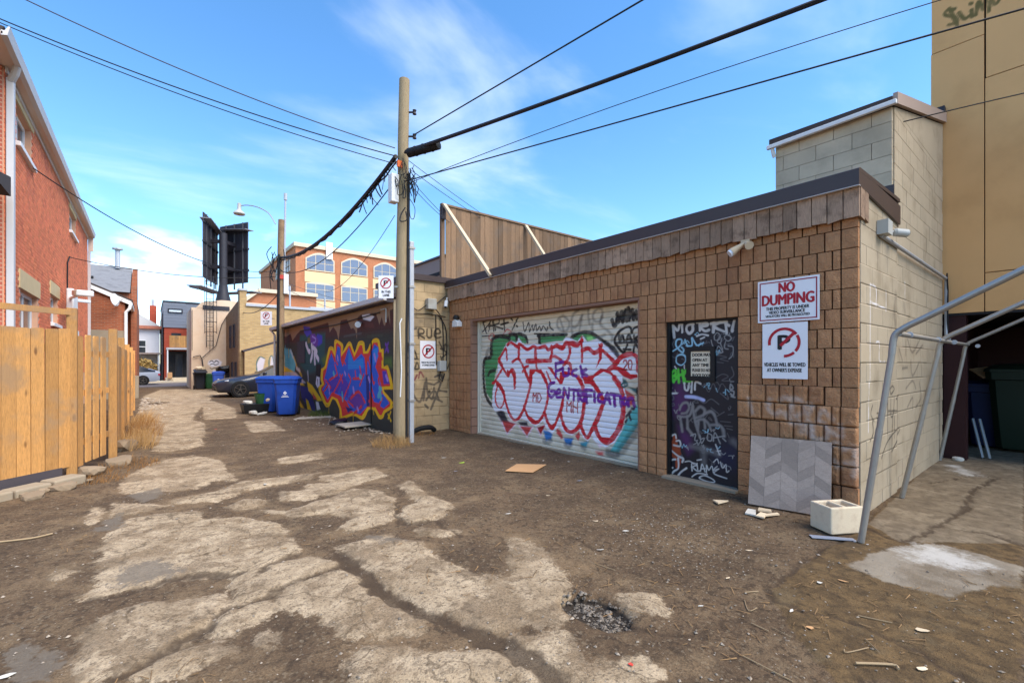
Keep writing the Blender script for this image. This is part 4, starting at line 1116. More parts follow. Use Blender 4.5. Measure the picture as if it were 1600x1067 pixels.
# right side wall: painted concrete blocks with old tags
def painted_blocks(parent, plane, val, a0, a1, z0, z1, ops, mat, bw=.40, bh=.20, skip=None, depth=.09, sgn=-1, names='block', fac=1.0, start=0):
    """plane 'y': blocks run along x at y=val facing -y; plane 'x': along y at x=val facing -x"""
    plain = {}
    r = 0; z = z0
    while z < z1-.03:
        h = min(bh, z1-z); a = a0-(bw/2 if (r+start) % 2 else 0)
        while a < a1-.02:
            l, rr = max(a, a0), min(a+bw, a1)
            if rr-l > .03 and not (skip and skip((l+rr)/2, z+h/2)):
                w, hh = rr-l-.006, h-.005
                gu, gv = np.meshgrid(np.linspace(l+.003, l+.003+w, max(3, int(w/.013))), np.linspace(z+.0025, z+.0025+hh, max(3, int(hh/.013))))
                al = None
                if ops:
                    rgb, al = paint_eval(ops, gu.ravel()*100, gv.ravel()*100); al0 = al; al = al*fac; rgb = rgb*fac
                if al is None or al.max() < .03:
                    key = (round(w, 3), round(hh, 3))
                    if key not in plain: plain[key] = MB().box(0, 0, 0, *((w, depth, hh) if plane == 'y' else (depth, w, hh))).mesh(names, mat)
                    o = put(names, plain[key], parent, (l+.003, val+random.uniform(0, .002), z+.0025) if plane == 'y' else (val+random.uniform(0, .002), l+.003, z+.0025))
                else:
                    q = np.stack([gu-l, np.zeros_like(gu), gv-z], -1) if plane == 'y' else np.stack([np.zeros_like(gu), gu-l, gv-z], -1)
                    q = np.pad(q, ((1, 1), (1, 1), (0, 0)), mode='edge'); ax = 1 if plane == 'y' else 0
                    for sl in ((0, slice(None)), (-1, slice(None)), (slice(None), 0), (slice(None), -1)): q[sl+(ax,)] = depth
                    cr = np.pad(rgb.reshape(gu.shape+(3,)), ((1, 1), (1, 1), (0, 0)), mode='edge'); ca = np.pad(al.reshape(gu.shape), 1, mode='edge')
                    me = grid_mesh(names, q if plane == 'y' else q[:, ::-1], mat, cr if plane == 'y' else cr[:, ::-1], ca if plane == 'y' else ca[:, ::-1], smooth=False)
                    put(names, me, parent, (l, val, z) if plane == 'y' else (val, l, z))
            a += bw
        z += bh; r += 1
painted_blocks(garage, 'y', YA, XF+.06, 7.0, -.05, 3.26, PAINT_SIDE, MAT['block_paint'], fac=.85)
m = MB(); m.box(XF+.06, YA+.02, -.3, 7.05, YA+.115, 3.26); m.build('side_wall_core', MAT['mortar'], garage)
# ---------------------------------------------------------------- block stair tower behind it
tower = thing('stair_tower', 'pale concrete block stair tower with sloping roof rising behind the brown roof edge', 'building', (6.98, 1.4, 0))
painted_blocks(tower, 'y', 1.405, 7.0, 10.03, -.05, 4.62, PAINT_SIDE, MAT['block_paint'], fac=.7, start=1)
painted_blocks(tower, 'x', 6.965, 1.42, 2.72, 3.45, 4.62, None, MAT['block_raw'])
m = MB(); m.box(7.03, 1.43, -.3, 10.04, 2.70, 4.6); m.prism([(7.03, 4.6), (10.04, 4.6), (10.04, 5.42)], 'y', 1.43, 2.70); m.build('core', MAT['mortar'], tower)
for k in range(5):
    m = MB(); x0 = 7.0+k*.62; za = 4.615+(x0-7)*.265
    m.prism([(x0+.32, 4.62), (10.03, 4.62), (10.03, 4.62+.165*(k+1)), (x0+.9, 4.62+.165*(k+1))], 'y', 1.407+.001*k, 1.43) if k < 4 else None
m = MB(); m.prism([(7.0, 4.622), (10.03, 4.622), (10.03, 5.40)], 'y', 1.406, 1.43); m.build('gable', MAT['block_paint'], tower)
m = MB(); m.prism([(6.93, 4.62), (10.04, 5.42), (10.04, 5.58), (6.93, 4.76)], 'y', 1.36, 1.405); m.build('flashing', MAT['taupe'], tower)
m = MB(); m.prism([(6.90, 4.63), (10.04, 5.45), (10.04, 5.55), (6.90, 4.72)], 'y', 1.406, 2.78); m.build('roof', MAT['shingle_dark'], tower)
m = MB(); m.beam((6.88, 2.80, 4.60), (6.88, 1.36, 4.63), .05, .055); m.build('gutter', MAT['white_paint'], tower, bev=.008)
m = MB(); m.tube([(6.9, 2.74, 4.60), (6.92, 2.73, 4.5), (6.94, 2.72, 4.46)], .025, 8); m.build('downspout', MAT['white_paint'], tower)
m = MB(); m.box(7.0, 1.395, 3.2, 7.14, 1.404, 3.56); m.box(6.945, 1.40, 3.46, 6.964, 1.62, 3.68); m.build('patch', MAT['cap_brown'], tower)
# ---------------------------------------------------------------- tan stucco building on the right, open underneath
tan = thing('stucco_building', 'tall tan stucco building on the right with an open dark carport below', 'building', (10.05, 1.55, 0))
PX = 10.05
def stucco_panel(y0, y1, z0, z1, ops=None):
    if ops:
        Yg, Zg = np.meshgrid(np.arange(y0, y1, .015), np.arange(z0, z1, .015)); rgb, al = paint_eval(ops, Yg.ravel()*100, Zg.ravel()*100); al *= .85; rgb *= .85
        put('panel', grid_mesh('panel', np.stack([np.full_like(Yg, PX), Yg, Zg], -1)[:, ::-1]-np.array(ORG[tan.name]), MAT['stucco'], rgb.reshape(Yg.shape+(3,))[:, ::-1], al.reshape(Yg.shape)[:, ::-1]), tan)
        m = MB(); m.box(PX+.002, y0, z0, PX+.06, y1-.014, z1-.014); m.build('panel', MAT['stucco'], tan)
    else:
        m = MB(); m.box(PX, y0, z0, PX+.06, y1, z1); m.build('panel', MAT['stucco'], tan, bev=.004)
J = .012
stucco_panel(.93+J, 1.55, 2.34, 6.6); stucco_panel(.93+J, 1.55, 6.61, 9.0, PAINT_STUCCO); stucco_panel(.93+J, 1.55, 9.0, 10.4)
for y0, y1 in ((-1.9, .93), (-4.8, -1.9-J), (-7.7, -4.8-J)):
    stucco_panel(y0, y1, 2.34, 2.94-J); stucco_panel(y0, y1, 2.94, 5.93-J)
    stucco_panel(y0, y1, 5.93, 8.9-J, PAINT_STUCCO if y1 > .5 else None); stucco_panel(y0, y1, 8.9, 10.4)
m = MB(); m.box(PX+.065, -7.7, 2.45, 18, 1.55, 10.38); m.build('core', MAT['mortar_dark'], tan)
m = MB(); m.box(PX, -7.7, 2.30, 18, 1.55, 2.338); m.build('soffit', MAT['taupe_dark'], tan)  # ceiling colour kept near black to stand for the carport's shade
m = MB(); m.box(PX-.05, -7.7, 10.4, 18, 1.6, 10.55); m.build('coping', MAT['cap_brown'], tan)
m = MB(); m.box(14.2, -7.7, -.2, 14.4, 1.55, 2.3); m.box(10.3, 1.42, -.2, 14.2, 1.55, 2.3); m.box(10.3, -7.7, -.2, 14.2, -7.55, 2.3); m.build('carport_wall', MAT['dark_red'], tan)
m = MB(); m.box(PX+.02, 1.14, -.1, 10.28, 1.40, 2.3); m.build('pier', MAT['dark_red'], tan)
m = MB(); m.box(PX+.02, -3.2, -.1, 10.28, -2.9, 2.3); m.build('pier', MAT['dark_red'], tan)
m = MB(); m.box(9.93, 1.37, 5.50, 10.049, 1.60, 5.66); m.build('flashing', MAT['steel_dark'], tan)
# ---------------------------------------------------------------- block annex beside the garage (tags, sign) and the mural building
annex = thing('block_annex', 'narrow tan block wall between the mural and the brick garage', 'building', (4.3, 9.28, 0))
painted_blocks(annex, 'y', 9.28, 4.47, 5.54, -.05, 3.40, PAINT_RETURN, MAT['block_paint_b'], fac=.9)
m = MB(); m.box(4.48, 9.33, -.3, 6.4, 11.0, 3.40); m.build('core', MAT['mortar'], annex)
m = MB(); m.box(4.44, 9.22, 3.40, 6.45, 11.05, 3.53); m.build('coping', MAT['cap_brown'], annex)
mural = thing('mural_building', 'low block building painted with a dark mural and blue and orange lettering', 'building', (4.15, 9.3, 0))
yg = np.concatenate([np.arange(9.34, 15, .015), np.arange(15, 20.9, .022)]); zg = np.arange(-.1, 2.95, .016); Yg, Zg = np.meshgrid(yg, zg)
rgb, al = paint_eval(PAINT_MURAL, Yg.ravel()*100, Zg.ravel()*100); al *= .96; rgb *= .96
rowi = np.floor((Zg+.1)/.2); fz = ((Zg+.1)/.2)%1; fy = (((Yg)/.4+.5*(rowi%2)) % 1)
jn = np.maximum(1-np.minimum(fz, 1-fz)*.2/.010, 1-np.minimum(fy, 1-fy)*.4/.010).clip(0, 1)
put('painted_wall', grid_mesh('painted_wall', (np.stack([4.15+.006*jn+.004*fbm(Yg*9, Zg*9, 3), Yg, Zg], -1)-np.array(ORG[mural.name]))[:, ::-1], MAT['mural'], rgb.reshape(Yg.shape+(3,))[:, ::-1], al.reshape(Yg.shape)[:, ::-1], smooth=False), mural)
m = MB(); m.box(4.17, 9.36, -.3, 11, 20.88, 2.94); m.build('core', MAT['mortar'], mural)
m = MB(); m.prism([(3.98, 2.93), (7.5, 3.75), (7.5, 3.85), (3.98, 3.02)], 'y', 9.30, 21.0); m.build('roof', MAT['shingle_dark'], mural)
m = MB(); m.prism([(3.90, 2.90), (3.93, 2.885), (3.975, 2.885), (3.975, 3.0), (3.90, 3.0)], 'y', 9.28, 21.02); m.build('gutter', MAT['grey_metal'], mural)
m = MB(); m.box(3.985, 9.30, 2.86, 4.148, 20.98, 2.925); m.build('soffit', MAT['dark_timber'], mural)
m = MB(); m.tube([(3.94, 20.9, 2.9), (4.08, 20.88, 2.7), (4.08, 20.88, .1)], .045, 10); m.build('downspout', MAT['white_paint'], mural, smooth=True)
m = MB(); m.box(4.125, 16.42, 1.55, 4.148, 17.4, 2.3); m.build('boarded_window', MAT['dark_timber'], mural)
m = MB(); m.box(4.13, 10.55, .1, 4.146, 10.58, 2.1); m.build('seam', MAT['black'], mural)
m = MB(); m.tube([(4.12, 10.0, 2.70), (4.12, 13.2, 2.62), (4.12, 17, 2.66)], .012, 6); m.build('conduit', MAT['black'], mural)
m = MB(); m.tube([(4.10, 9.6, 2.45), (4.10, 9.6, 2.75), (4.11, 9.9, 2.75)], .015, 6); m.build('conduit', MAT['grey_box'], mural)
# taupe rooftop block seen over the annex
tb = thing('taupe_building', 'taupe flat-roofed block with slit windows behind the annex coping', 'building', (6.5, 11.2, 0))
m = MB(); m.box(6.5, 11.2, 0, 12, 13.6, 4.55); m.build('wall', MAT['taupe'], tb)
m = MB(); m.box(6.48, 11.4, 4.05, 6.499, 12.3, 4.15); m.build('slit_window', MAT['taupe_dark'], tb)
m = MB(); m.box(6.48, 11.3, 3.75, 6.499, 11.9, 3.82); m.build('slit_window', MAT['taupe_dark'], tb)
m = MB(); m.box(6.45, 11.15, 4.55, 12.05, 13.65, 4.60); m.build('coping', MAT['cap_brown'], tb)
# ---------------------------------------------------------------- plank screen standing on the garage roof
scr = thing('roof_plank_fence', 'weathered brown plank fence braced on top of the garage roof', 'fence', (5.4, 9.26, 3.46))
PB = [MB().box(0, 0, 0, .132, .022, 1.74).mesh('plank', MAT['plank_brown']) for _ in range(1)]
x = 5.42
while x < 11.2:
    put('plank', PB[0], scr, (x, 9.26+random.uniform(-.006, .006), 3.47+random.uniform(-.02, .02))); x += .139
m = MB(); m.box(5.30, 9.235, 5.205, 11.3, 9.33, 5.25); m.build('cap_rail', MAT['plank_brown'], scr)
for x in (5.36, 7.82, 10.2): m = MB(); m.box(x-.045, 9.283, 3.4, x+.045, 9.37, 5.2); m.build('post', MAT['plank_brown'], scr)
m = MB(); m.box(5.30, 9.22, 4.88, 5.40, 9.31, 5.203); m.build('end_block', MAT['dark_timber'], scr)
m = MB(); m.beam((5.36, 9.23, 5.22), (5.385, 7.42, 3.30), .085, .05); m.build('brace', MAT['lumber'], scr)
m = MB(); m.beam((7.85, 9.24, 5.20), (7.85, 7.9, 3.5), .085, .05); m.build('brace', MAT['lumber'], scr)

# ---------------------------------------------------------------- red brick house on the left
HX = -1.90; H0, H1 = 11.36, 24.7
house = thing('red_brick_house', 'two-storey red brick house with pale stone lintels behind the new wooden fence', 'house', (HX, H0, 0))
OPEN = [(12.25, 13.62, 5.62, 6.36), (19.44, 20.95, 5.64, 6.32), (12.62, 14.35, 1.9, 2.97), (16.05, 17.2, 2.56, 3.27)]
LINT = [(12.1, 13.8, 6.36, 6.55), (19.3, 21.1, 6.32, 6.55), (12.45, 14.52, 2.97, 3.33), (15.9, 17.4, 3.27, 3.6)]
def blocked(y0, y1, z0, z1, L):
    return any(y1 > a+.005 and y0 < b-.005 and z1 > c+.005 and z0 < d-.005 for a, b, c, d in L)
m = MB(); rs = np.random.RandomState(5)
r = 0; z = 1.2
while z < 6.5:
    y = H0-(.11 if r % 2 else 0)
    while y < H1:
        a, b = max(y, H0)+.005, min(y+.21, H1)-.005
        if b-a > .02 and not blocked(a, b, z, z+.065, OPEN+LINT):
            k = .86+.26*rs.rand(); w = (k*1.0, k*(.95+.1*rs.rand()), k) if rs.rand() > .06 else (.78, .74, .76)
            m.add([(HX-.02,a,z),(HX,a,z),(HX,b,z),(HX-.02,b,z),(HX-.02,a,z+.066),(HX,a,z+.066),(HX,b,z+.066),(HX-.02,b,z+.066)], [(4,5,6,7),(0,1,5,4),(1,2,6,5),(0,3,2,1)], (w[0], w[1], w[2], 1))
        y += .22
    z += .076; r += 1
o = m.build('brick_courses', MAT['red_brick'], house); o['kind'] = 'stuff'
m = MB()      # wall behind the bricks, cut for the windows
cuts = sorted(set([H0, H1]+[v for q in OPEN for v in q[:2]])); 
for a, b in zip(cuts[:-1], cuts[1:]):
    zc = sorted(set([0, 6.55]+[v for q in OPEN if q[0] < b-.01 and q[1] > a+.01 for v in q[2:]]))
    for c, d in zip(zc[:-1], zc[1:]):
        if not blocked(a+.01, b-.01, c+.01, d-.01, OPEN): m.box(HX-.25, a, c, HX-.012, b, d)
m.build('wall', MAT['red_mortar'], house)
m = MB(); m.box(-10, H0, 0, HX-.25, H1, 6.55); m.build('wall', MAT['red_brick_x'], house)
m = MB(); m.box(-10, H0-.03, 0, HX-.03, H0-.002, 6.55); m.build('front_wall', MAT['red_brick_x'], house)
for (a, b, c, d), (la, lb, lc, ld) in zip(OPEN, LINT):
    w = MB(); w.box(HX-.16, a, c, HX-.10, a+.07, d); w.box(HX-.16, b-.07, c, HX-.10, b, d); w.box(HX-.16, a+.07, c, HX-.10, b-.07, c+.07); w.box(HX-.16, a+.07, d-.07, HX-.10, b-.07, d); w.box(HX-.155, (a+b)/2-.03, c+.07, HX-.105, (a+b)/2+.03, d-.07)
    wo_ = w.build('window', MAT['window_frame'], house)
    for p0, p1 in ((a+.07, (a+b)/2-.03), ((a+b)/2+.03, b-.07)): m = MB(); m.box(HX-.14, p0, c+.07, HX-.125, p1, d-.07); m.build('pane', MAT['glass'], wo_)
    n = 5
    for k in range(n):
        q0 = la+(lb-la)*k/n; m = MB(); m.box(HX-.2, q0+.003, lc+.002, HX+.012, la+(lb-la)*(k+1)/n-.003, ld-.002); m.build('lintel_stone', MAT['stone_trim'], house)
    m = MB(); m.box(HX-.12, a-.1, c-.09, HX+.07, b+.1, c-.004); m.build('sill', MAT['window_frame'], house, bev=.008)
# eave: soffit, gutter, downspouts
m = MB(); m.box(HX-3, H0-1.1, 6.56, HX+.16, H1+.06, 6.60); m.build('soffit', MAT['soffit'], house)
m = MB(); m.box(HX+.001, H0+.0, 6.46, HX+.03, H1, 6.558); m.build('frieze', MAT['grey_metal'], house)
m = MB(); m.prism([(HX+.14, 6.54), (HX+.21, 6.56), (HX+.24, 6.70), (HX+.22, 6.70), (HX+.18, 6.62), (HX+.14, 6.62)], 'y', H0-1.1, H1+.08); m.build('gutter', MAT['grey_metal'], house)
m = MB(); m.prism([(HX+.15, 6.62), (HX+.18, 6.68), (-6, 7.0), (-6, 6.9)], 'y', H0-1.1, H1+.06); m.build('roof', MAT['shingle_dark'], house)
m = MB(); m.box(HX+.012, H1-.02, 6.0, HX+.17, H1+.06, 6.555); m.build('eave_return', MAT['soffit'], house)
m = MB(); m.tube([(HX+.16, H0-.1, 6.58), (HX+.12, H0-.02, 6.46), (HX+.06, H0+.06, 6.36)], .055, 8); m.box(HX+.005, H0+.02, .3, HX+.10, H0+.16, 6.4); m.build('downspout', MAT['grey_metal'], house, bev=.012)
m = MB(); m.box(HX+.005, H1-.02, .3, HX+.09, H1+.05, 6.0); m.build('downspout', MAT['grey_metal'], house)
m = MB(); m.prism([(11.05, 4.30), (11.05, 4.62), (10.2, 4.45), (10.2, 4.30)], 'x', -2.6, HX+.12); m.build('porch_roof', MAT['shingle_dark'], house)
m = MB(); m.prism([(H0-.04, 4.28), (H0-.04, 4.62), (10.4, 4.42), (10.4, 4.28)], 'x', -3.4, HX-.25); m.build('porch_roof', MAT['shingle_dark'], house)
fl = thing('flood_light', 'white twin floodlight and meter box on the red brick wall', 'wall light', (HX, 18.6, 3.2))
m = MB(); m.box(HX+.005, 18.6, 2.95, HX+.17, 19.6, 3.75); m.build('housing', MAT['white_plastic'], fl, bev=.03)
m = MB(); m.beam((HX+.1, 18.6, 3.45), (HX+.35, 17.9, 3.5), .06, .05); m.build('arm', MAT['white_plastic'], fl)
m = MB(); m.beam((HX+.35, 18.1, 3.56), (HX+.55, 16.9, 3.44), .36, .16); m.build('lamp_head', MAT['white_plastic'], fl, bev=.03)
m = MB(); m.beam((HX+.15, 19.6, 3.5), (HX+.4, 20.0, 3.52), .12, .1); m.build('lamp_head', MAT['white_plastic'], fl, bev=.02)
m = MB(); m.tube([(HX+.03, 18.65, 3.7), (HX+.03, 18.65, 4.5), (HX+.05, 18.9, 4.72), (HX+.05, 19.4, 4.78)], .018, 6); m.build('cable', MAT['cable'], fl)
m = MB(); m.box(HX+.003, 20.8, 2.2, HX+.05, 21.3, 2.62); tag(m.build('wall_box', MAT['white_plastic']), 'small white utility plate low on the red brick wall', 'wall box')
# ---------------------------------------------------------------- new wooden fence, angled then along the lane
fence = thing('wooden_fence', 'orange-brown board fence along the left edge of the lane', 'fence', (-.8, 8.4, .15))
def board_meshes(h, w=.142, th=.02):
    L = []
    for _ in range(4):
        e = random.uniform(-.008, .008); L.append(MB().prism([(0, 0), (w, 0), (w, h-.012+e), (w-.018, h+e), (.018, h), (0, h-.012)], 'y', 0, th).mesh('board', MAT['fence_new']))
    return L
def run(p, q, h, gap, zb, alt=False, top=0):
    p, q = Vector((*p, 0)), Vector((*q, 0)); d = (q-p); L = d.length; d.normalize(); a = math.atan2(d.y, d.x); n = Vector((d.y, -d.x, 0)); B = board_meshes(h); s = 0; k = 0
    while s < L-.1:
        off = n*(.03 if (alt and k % 2) else -.012 if not alt else -.03)
        c = p+d*s-off
        put('board', random.choice(B), fence, (c.x, c.y, zb+random.uniform(-.012, .012)), (0, random.uniform(-.004, .004), a)); s += .142+gap+random.uniform(0, .003); k += 1
    for z in (.3, h*.55, h-.25):
        m = MB(); m.beam(p+Vector((0, 0, zb+z))-n*.032, q+Vector((0, 0, zb+z))-n*.032, .035, .085, up=(0, 0, 1)); m.build('rail', MAT['fence_new'], fence)
run((-2.75, 6.52), (-.79, 8.41), 1.82, .006, .17)
run((-.76, 8.50), (-.47, 9.45), 1.78, .085, .15, alt=False)
run((-.44, 9.55), (-.40, 19.2), 1.74, .01, .12)
for x, y, h in ((-.80, 8.42, 2.28), (-.44, 9.52, 2.08), (-.43, 12.0, 2.05), (-.42, 14.6, 2.0), (-.41, 17.2, 2.0), (-.40, 19.3, 1.95)):
    m = MB(); m.box(x-.052, y-.052, 0, x+.052, y+.052, h); m.build('post', MAT['fence_new'], fence, bev=.006)
m = MB(); m.beam((-2.9, 6.4, 2.21), (-.80, 8.40, 2.22), .035, .075, up=(0, 0, 1)); m.build('top_rail', MAT['fence_new'], fence)
m = MB(); m.beam((-2.75, 6.53, .11), (-.9, 8.32, .11), .06, .15, up=(0, 0, 1)); m.build('kick_board', MAT['dark_timber'], fence)
# broken concrete sill under the fence
def rock(name, c, s, seed, mat, parent=None, flat=1.0, label=None, cat='stone', group=None):
    rs = np.random.RandomState(seed); import bmesh
    b = bmesh.new(); bmesh.ops.create_icosphere(b, subdivisions=2, radius=1)
    for v in b.verts:
        k = 1+.35*(fbm(np.array([v.co.x*1.4+seed]), np.array([v.co.y*1.4+v.co.z*1.7]), seed)[0])*2
        q = v.co*k; q.x = max(min(q.x, .72), -.8); q.z = max(min(q.z, .6), -.7); v.co = Vector((q.x*s[0], q.y*s[1], q.z*s[2]))
    me = bpy.data.meshes.new(name); b.to_mesh(me); b.free(); me.materials.append(mat)
    o = put(name, me, parent, c, (rs.uniform(-.2, .2), rs.uniform(-.2, .2), rs.uniform(0, 6)))
    if label: tag(o, label, cat, group)
    return o
sill = thing('concrete_sill', 'broken whitish concrete sill under the wooden fence', 'sill', (-1.4, 7.6, 0))
for k in range(7):
    a = k/7; b = (k+1)/7-.01; p = Vector((-2.75, 6.42, 0)).lerp(Vector((-.75, 8.25, 0)), a); q = Vector((-2.75, 6.42, 0)).lerp(Vector((-.75, 8.25, 0)), b)
    m = MB(); m.beam(p+Vector((.06, -.06, .0)), q+Vector((.06, -.06, .0)), .26+random.uniform(-.05, .04), .20+random.uniform(-.03, .01), up=(0, 0, 1)); m.build('slab', MAT['concrete'], sill, bev=.02)
for k, (x, y, sx, l) in enumerate([(-1.02, 7.45, .16, 'pale flat stone lowest at the left edge below the fence'), (-.82, 7.78, .20, 'large angular concrete chunk below the fence sill'), (-.98, 7.75, .09, 'small pale stone beside the large angular concrete chunk'), (-.6, 8.05, .05, 'white round pebble in the dirt below the fence corner'), (-1.12, 7.62, .08, 'small pale stone touching the broken fence sill')]):
    rock('stone', (x, y, .03), (sx*.8, sx*.65, sx*.4), 60+k, MAT['rubble'], label=l)
rock('stone', (-.62, 8.55, .06), (.2, .16, .10), 71, MAT['rubble'], label='wide grey-tan rock at the foot of the fence corner post')
rock('stone', (-.36, 9.1, .05), (.2, .16, .10), 72, MAT['rubble'], label='mossy rock under the gapped fence boards')
rock('stone', (-.30, 10.4, .12), (.2, .3, .16), 73, MAT['rubble'], label='pale rock half hidden behind the dry weeds')
# ---------------------------------------------------------------- second brick house further back on the left
h2 = thing('brick_house', 'older brown brick house with grey shingle roof and party wall further down the lane', 'house', (-.8, 26, 0))
m = MB(); m.prism([(-8, 0), (-.82, 0), (-.82, 4.18), (-2.0, 4.72), (-5, 6.1), (-8, 6.1)], 'y', 26, 29.5); m.build('wing_wall', MAT['far_brick_x'], h2)
m = MB(); m.beam((-5.0, 25.93, 6.16), (-.62, 25.93, 4.16), .10, .16); m.beam((-.62, 25.9, 4.14), (-.62, 29.5, 4.14), .12, .12); m.build('white_trim', MAT['white_paint'], h2)
m = MB(); m.prism([(-5.05, 6.26), (-.55, 4.22), (-.55, 4.30), (-5.05, 6.34)], 'y', 25.88, 29.6); m.build('wing_roof', MAT['shingle_dark'], h2)
m = MB(); m.tube([(-.62, 25.93, 4.1), (-.66, 25.93, 3.9), (-.78, 25.95, 3.75), (-.78, 25.95, 1)], .06, 8); m.build('downspout', MAT['white_paint'], h2)
m = MB(); m.box(-3.2, 25.96, 0, -.83, 25.999, 2.95); m.build('concrete_base', MAT['concrete'], h2)
m = MB(); m.box(-9, 29.52, 0, -.70, 36, 5.0); m.build('main_wall', MAT['far_brick_x'], h2)
m = MB(); m.prism([(29.3, 5.02), (32.6, 6.75), (36, 5.02)], 'x', -9, -.72); rf = m.build('roof', MAT['shingle'], h2)
m = MB(); m.tube([(-1.3, 32.2, 6.6), (-1.3, 32.2, 7.6)], .11, 10); m.tube([(-1.3, 32.2, 7.6), (-1.3, 32.2, 7.68)], .24, 10); m.build('flue', MAT['galv_dull'], rf)
m = MB(); m.box(-2.75, 30.6, 5.74, -2.15, 30.9, 5.86); m.build('roof_vent', MAT['black'], rf)
for k in range(9):
    m = MB(); m.box(-.69, 29.3+k*.37, 0 if k == 0 else 4.6, -.47, 29.3+(k+1)*.37-.01 if k else 33, 5.15+k*.19 if k else 4.62); m.build('party_wall' if k == 0 else 'parapet_step', MAT['far_brick_x'] if k == 0 else MAT['far_brick_x'], h2)
m = MB(); m.box(-.468, 29.3, 0, -.455, 36, 4.7); m.build('side_wall', MAT['far_brick_y'], h2)
m = MB(); m.box(-.80, 25.9, 0, -.35, 27.2, .95); m.build('garden_wall', MAT['concrete'], h2)
dish = thing('satellite_dish', 'white satellite dish on the brown brick house under its eave', 'satellite dish', (-1.15, 25.6, 4.2))
m = MB(); c = Vector((-1.15, 25.45, 4.2)); ax = Vector((.8, -.6, .15)).normalized(); _, u, w = basis(ax)
vs = [c]+[c+ax*(.04*(rr/.27)**2)+(u*math.cos(a)*.8+w*math.sin(a))*rr for rr in (.15, .27) for a in [2*math.pi*k/20 for k in range(20)]]
m.add(vs, [(0, 1+k, 1+(k+1) % 20) for k in range(20)]+[(1+k, 21+k, 21+(k+1) % 20, 1+(k+1) % 20) for k in range(20)])
o = m.build('reflector', MAT['white_plastic'], dish, smooth=True); sl = o.modifiers.new('thick', 'SOLIDIFY'); sl.thickness = .02
m = MB(); m.tube([c, (-1.05, 25.95, 4.0)], .025, 6); m.tube([c+Vector((.0, 0, -.3)), c+ax*.4], .012, 6); m.build('arm', MAT['galv_dull'], dish)
rb = MB(); rs = np.random.RandomState(12)
for k_ in range(420):
    y = rs.uniform(15.5, 25.5); x = -.25+rs.exponential(.22); s_ = rs.uniform(.02, .07)
    if k_ > 260: y = rs.uniform(9.4, 14.2); x = 4.1-rs.exponential(.28); s_ = rs.uniform(.012, .045)
    q = rs.uniform(.6, 1.2, 6); a = rs.uniform(0, 6.3); g_ = rs.uniform(.9, 1.45)
    rb.add([(x+(v[0]*math.cos(a)-v[1]*math.sin(a))*s_*k, y+(v[0]*math.sin(a)+v[1]*math.cos(a))*s_*k, .02+v[2]*s_*k*.6) for v, k in zip([(1,0,0),(-1,0,0),(0,1,0),(0,-1,0),(0,0,.8),(0,0,-.5)], q)], [(0,2,4),(2,1,4),(1,3,4),(3,0,4),(2,0,5),(1,2,5),(3,1,5),(0,3,5)], (g_, g_*.97, g_*.92, 1))
tag(rb.build('rubble', MAT['gravel']), 'pale broken rubble strewn along the fence foot and the mural wall', 'rubble', kind='stuff')

# ---------------------------------------------------------------- far end of the lane
def windows(parent, rects, plane, mat_f, mat_g, mull=1, trans=0, dep=.06):
    """rects (a0,a1,z0,z1) on plane ('y',val) facing -y or ('x',val) facing -x; frame proud, panes inside"""
    ax, val = plane
    B = (lambda m, a, b, c, d, e, f: m.box(a, val-e, c, b, val-f, d)) if ax == 'y' else (lambda m, a, b, c, d, e, f: m.box(val-e, a, c, val-f, b, d))
    for a, b, c, d in rects:
        t_ = min(.09, (b-a)*.08); m = MB()
        B(m, a, a+t_, c, d, dep, 0); B(m, b-t_, b, c, d, dep, 0); B(m, a+t_, b-t_, c, c+t_, dep, 0); B(m, a+t_, b-t_, d-t_, d, dep, 0)
        for k in range(mull): x = a+(b-a)*(k+1)/(mull+1); B(m, x-t_/2, x+t_/2, c+t_, d-t_, dep-.005, 0)
        for k in range(trans): z = c+(d-c)*(k+1)/(trans+1); B(m, a+t_, b-t_, z-t_/2, z+t_/2, dep-.01, 0)
        w = m.build('window', mat_f, parent)
        for k in range(mull+1):
            m = MB(); x0 = a+t_+(b-a-2*t_)*k/(mull+1); x1 = a+t_+(b-a-2*t_)*(k+1)/(mull+1); B(m, x0, x1, c+t_, d-t_, .02, -.02 if False else .002); m.build('pane', mat_g, w)
# white house across the street
wh = thing('white_house', 'white clapboard house with a brick chimney across the far street', 'house', (0, 50, 0))
m = MB(); m.box(-9, 50, 0, .75, 58, 4.45); m.build('wall', MAT['siding_white'], wh)
for k in range(14):
    m = MB(); m.box(-2.5, 49.985, 1.7+k*.19, .75, 49.999, 1.7+k*.19+.17); m.build('siding_board', MAT['siding_white'], wh)
m = MB(); m.prism([(-9, 4.47), (.95, 4.47), (.95, 4.6), (-4, 8.0), (-9, 4.6)], 'y', 49.7, 58); m.build('roof', MAT['grey_metal'], wh)
m = MB(); m.box(-2.0, 49.6, 4.46, .97, 49.98, 4.72); m.build('eave', MAT['red_brick_x'], wh)
m = MB(); m.box(.05, 52, 4.4, .55, 52.6, 6.7); ch = m.build('chimney', MAT['house_red_far'], wh); m = MB(); m.tube([(.3, 52.3, 6.7), (.3, 52.3, 7.25)], .1, 8); m.build('chimney_pot', MAT['galv_dull'], ch)
windows(wh, [(-.95, -.15, 2.35, 3.5)], ('y', 49.98), MAT['window_frame'], MAT['glass'], 0, 1)
m = MB(); m.box(-3, 48.2, 2.28, .85, 49.98, 2.40); m.build('porch_roof', MAT['taupe'], wh); 
for x in (.6, -1.2): m = MB(); m.box(x, 48.3, 0, x+.12, 48.42, 2.28); m.build('porch_post', MAT['white_paint'], wh)
m = MB(); m.box(.90, 50.5, 0, 1.0, 57, 4.2); m.build('side_wall', MAT['taupe'], wh)
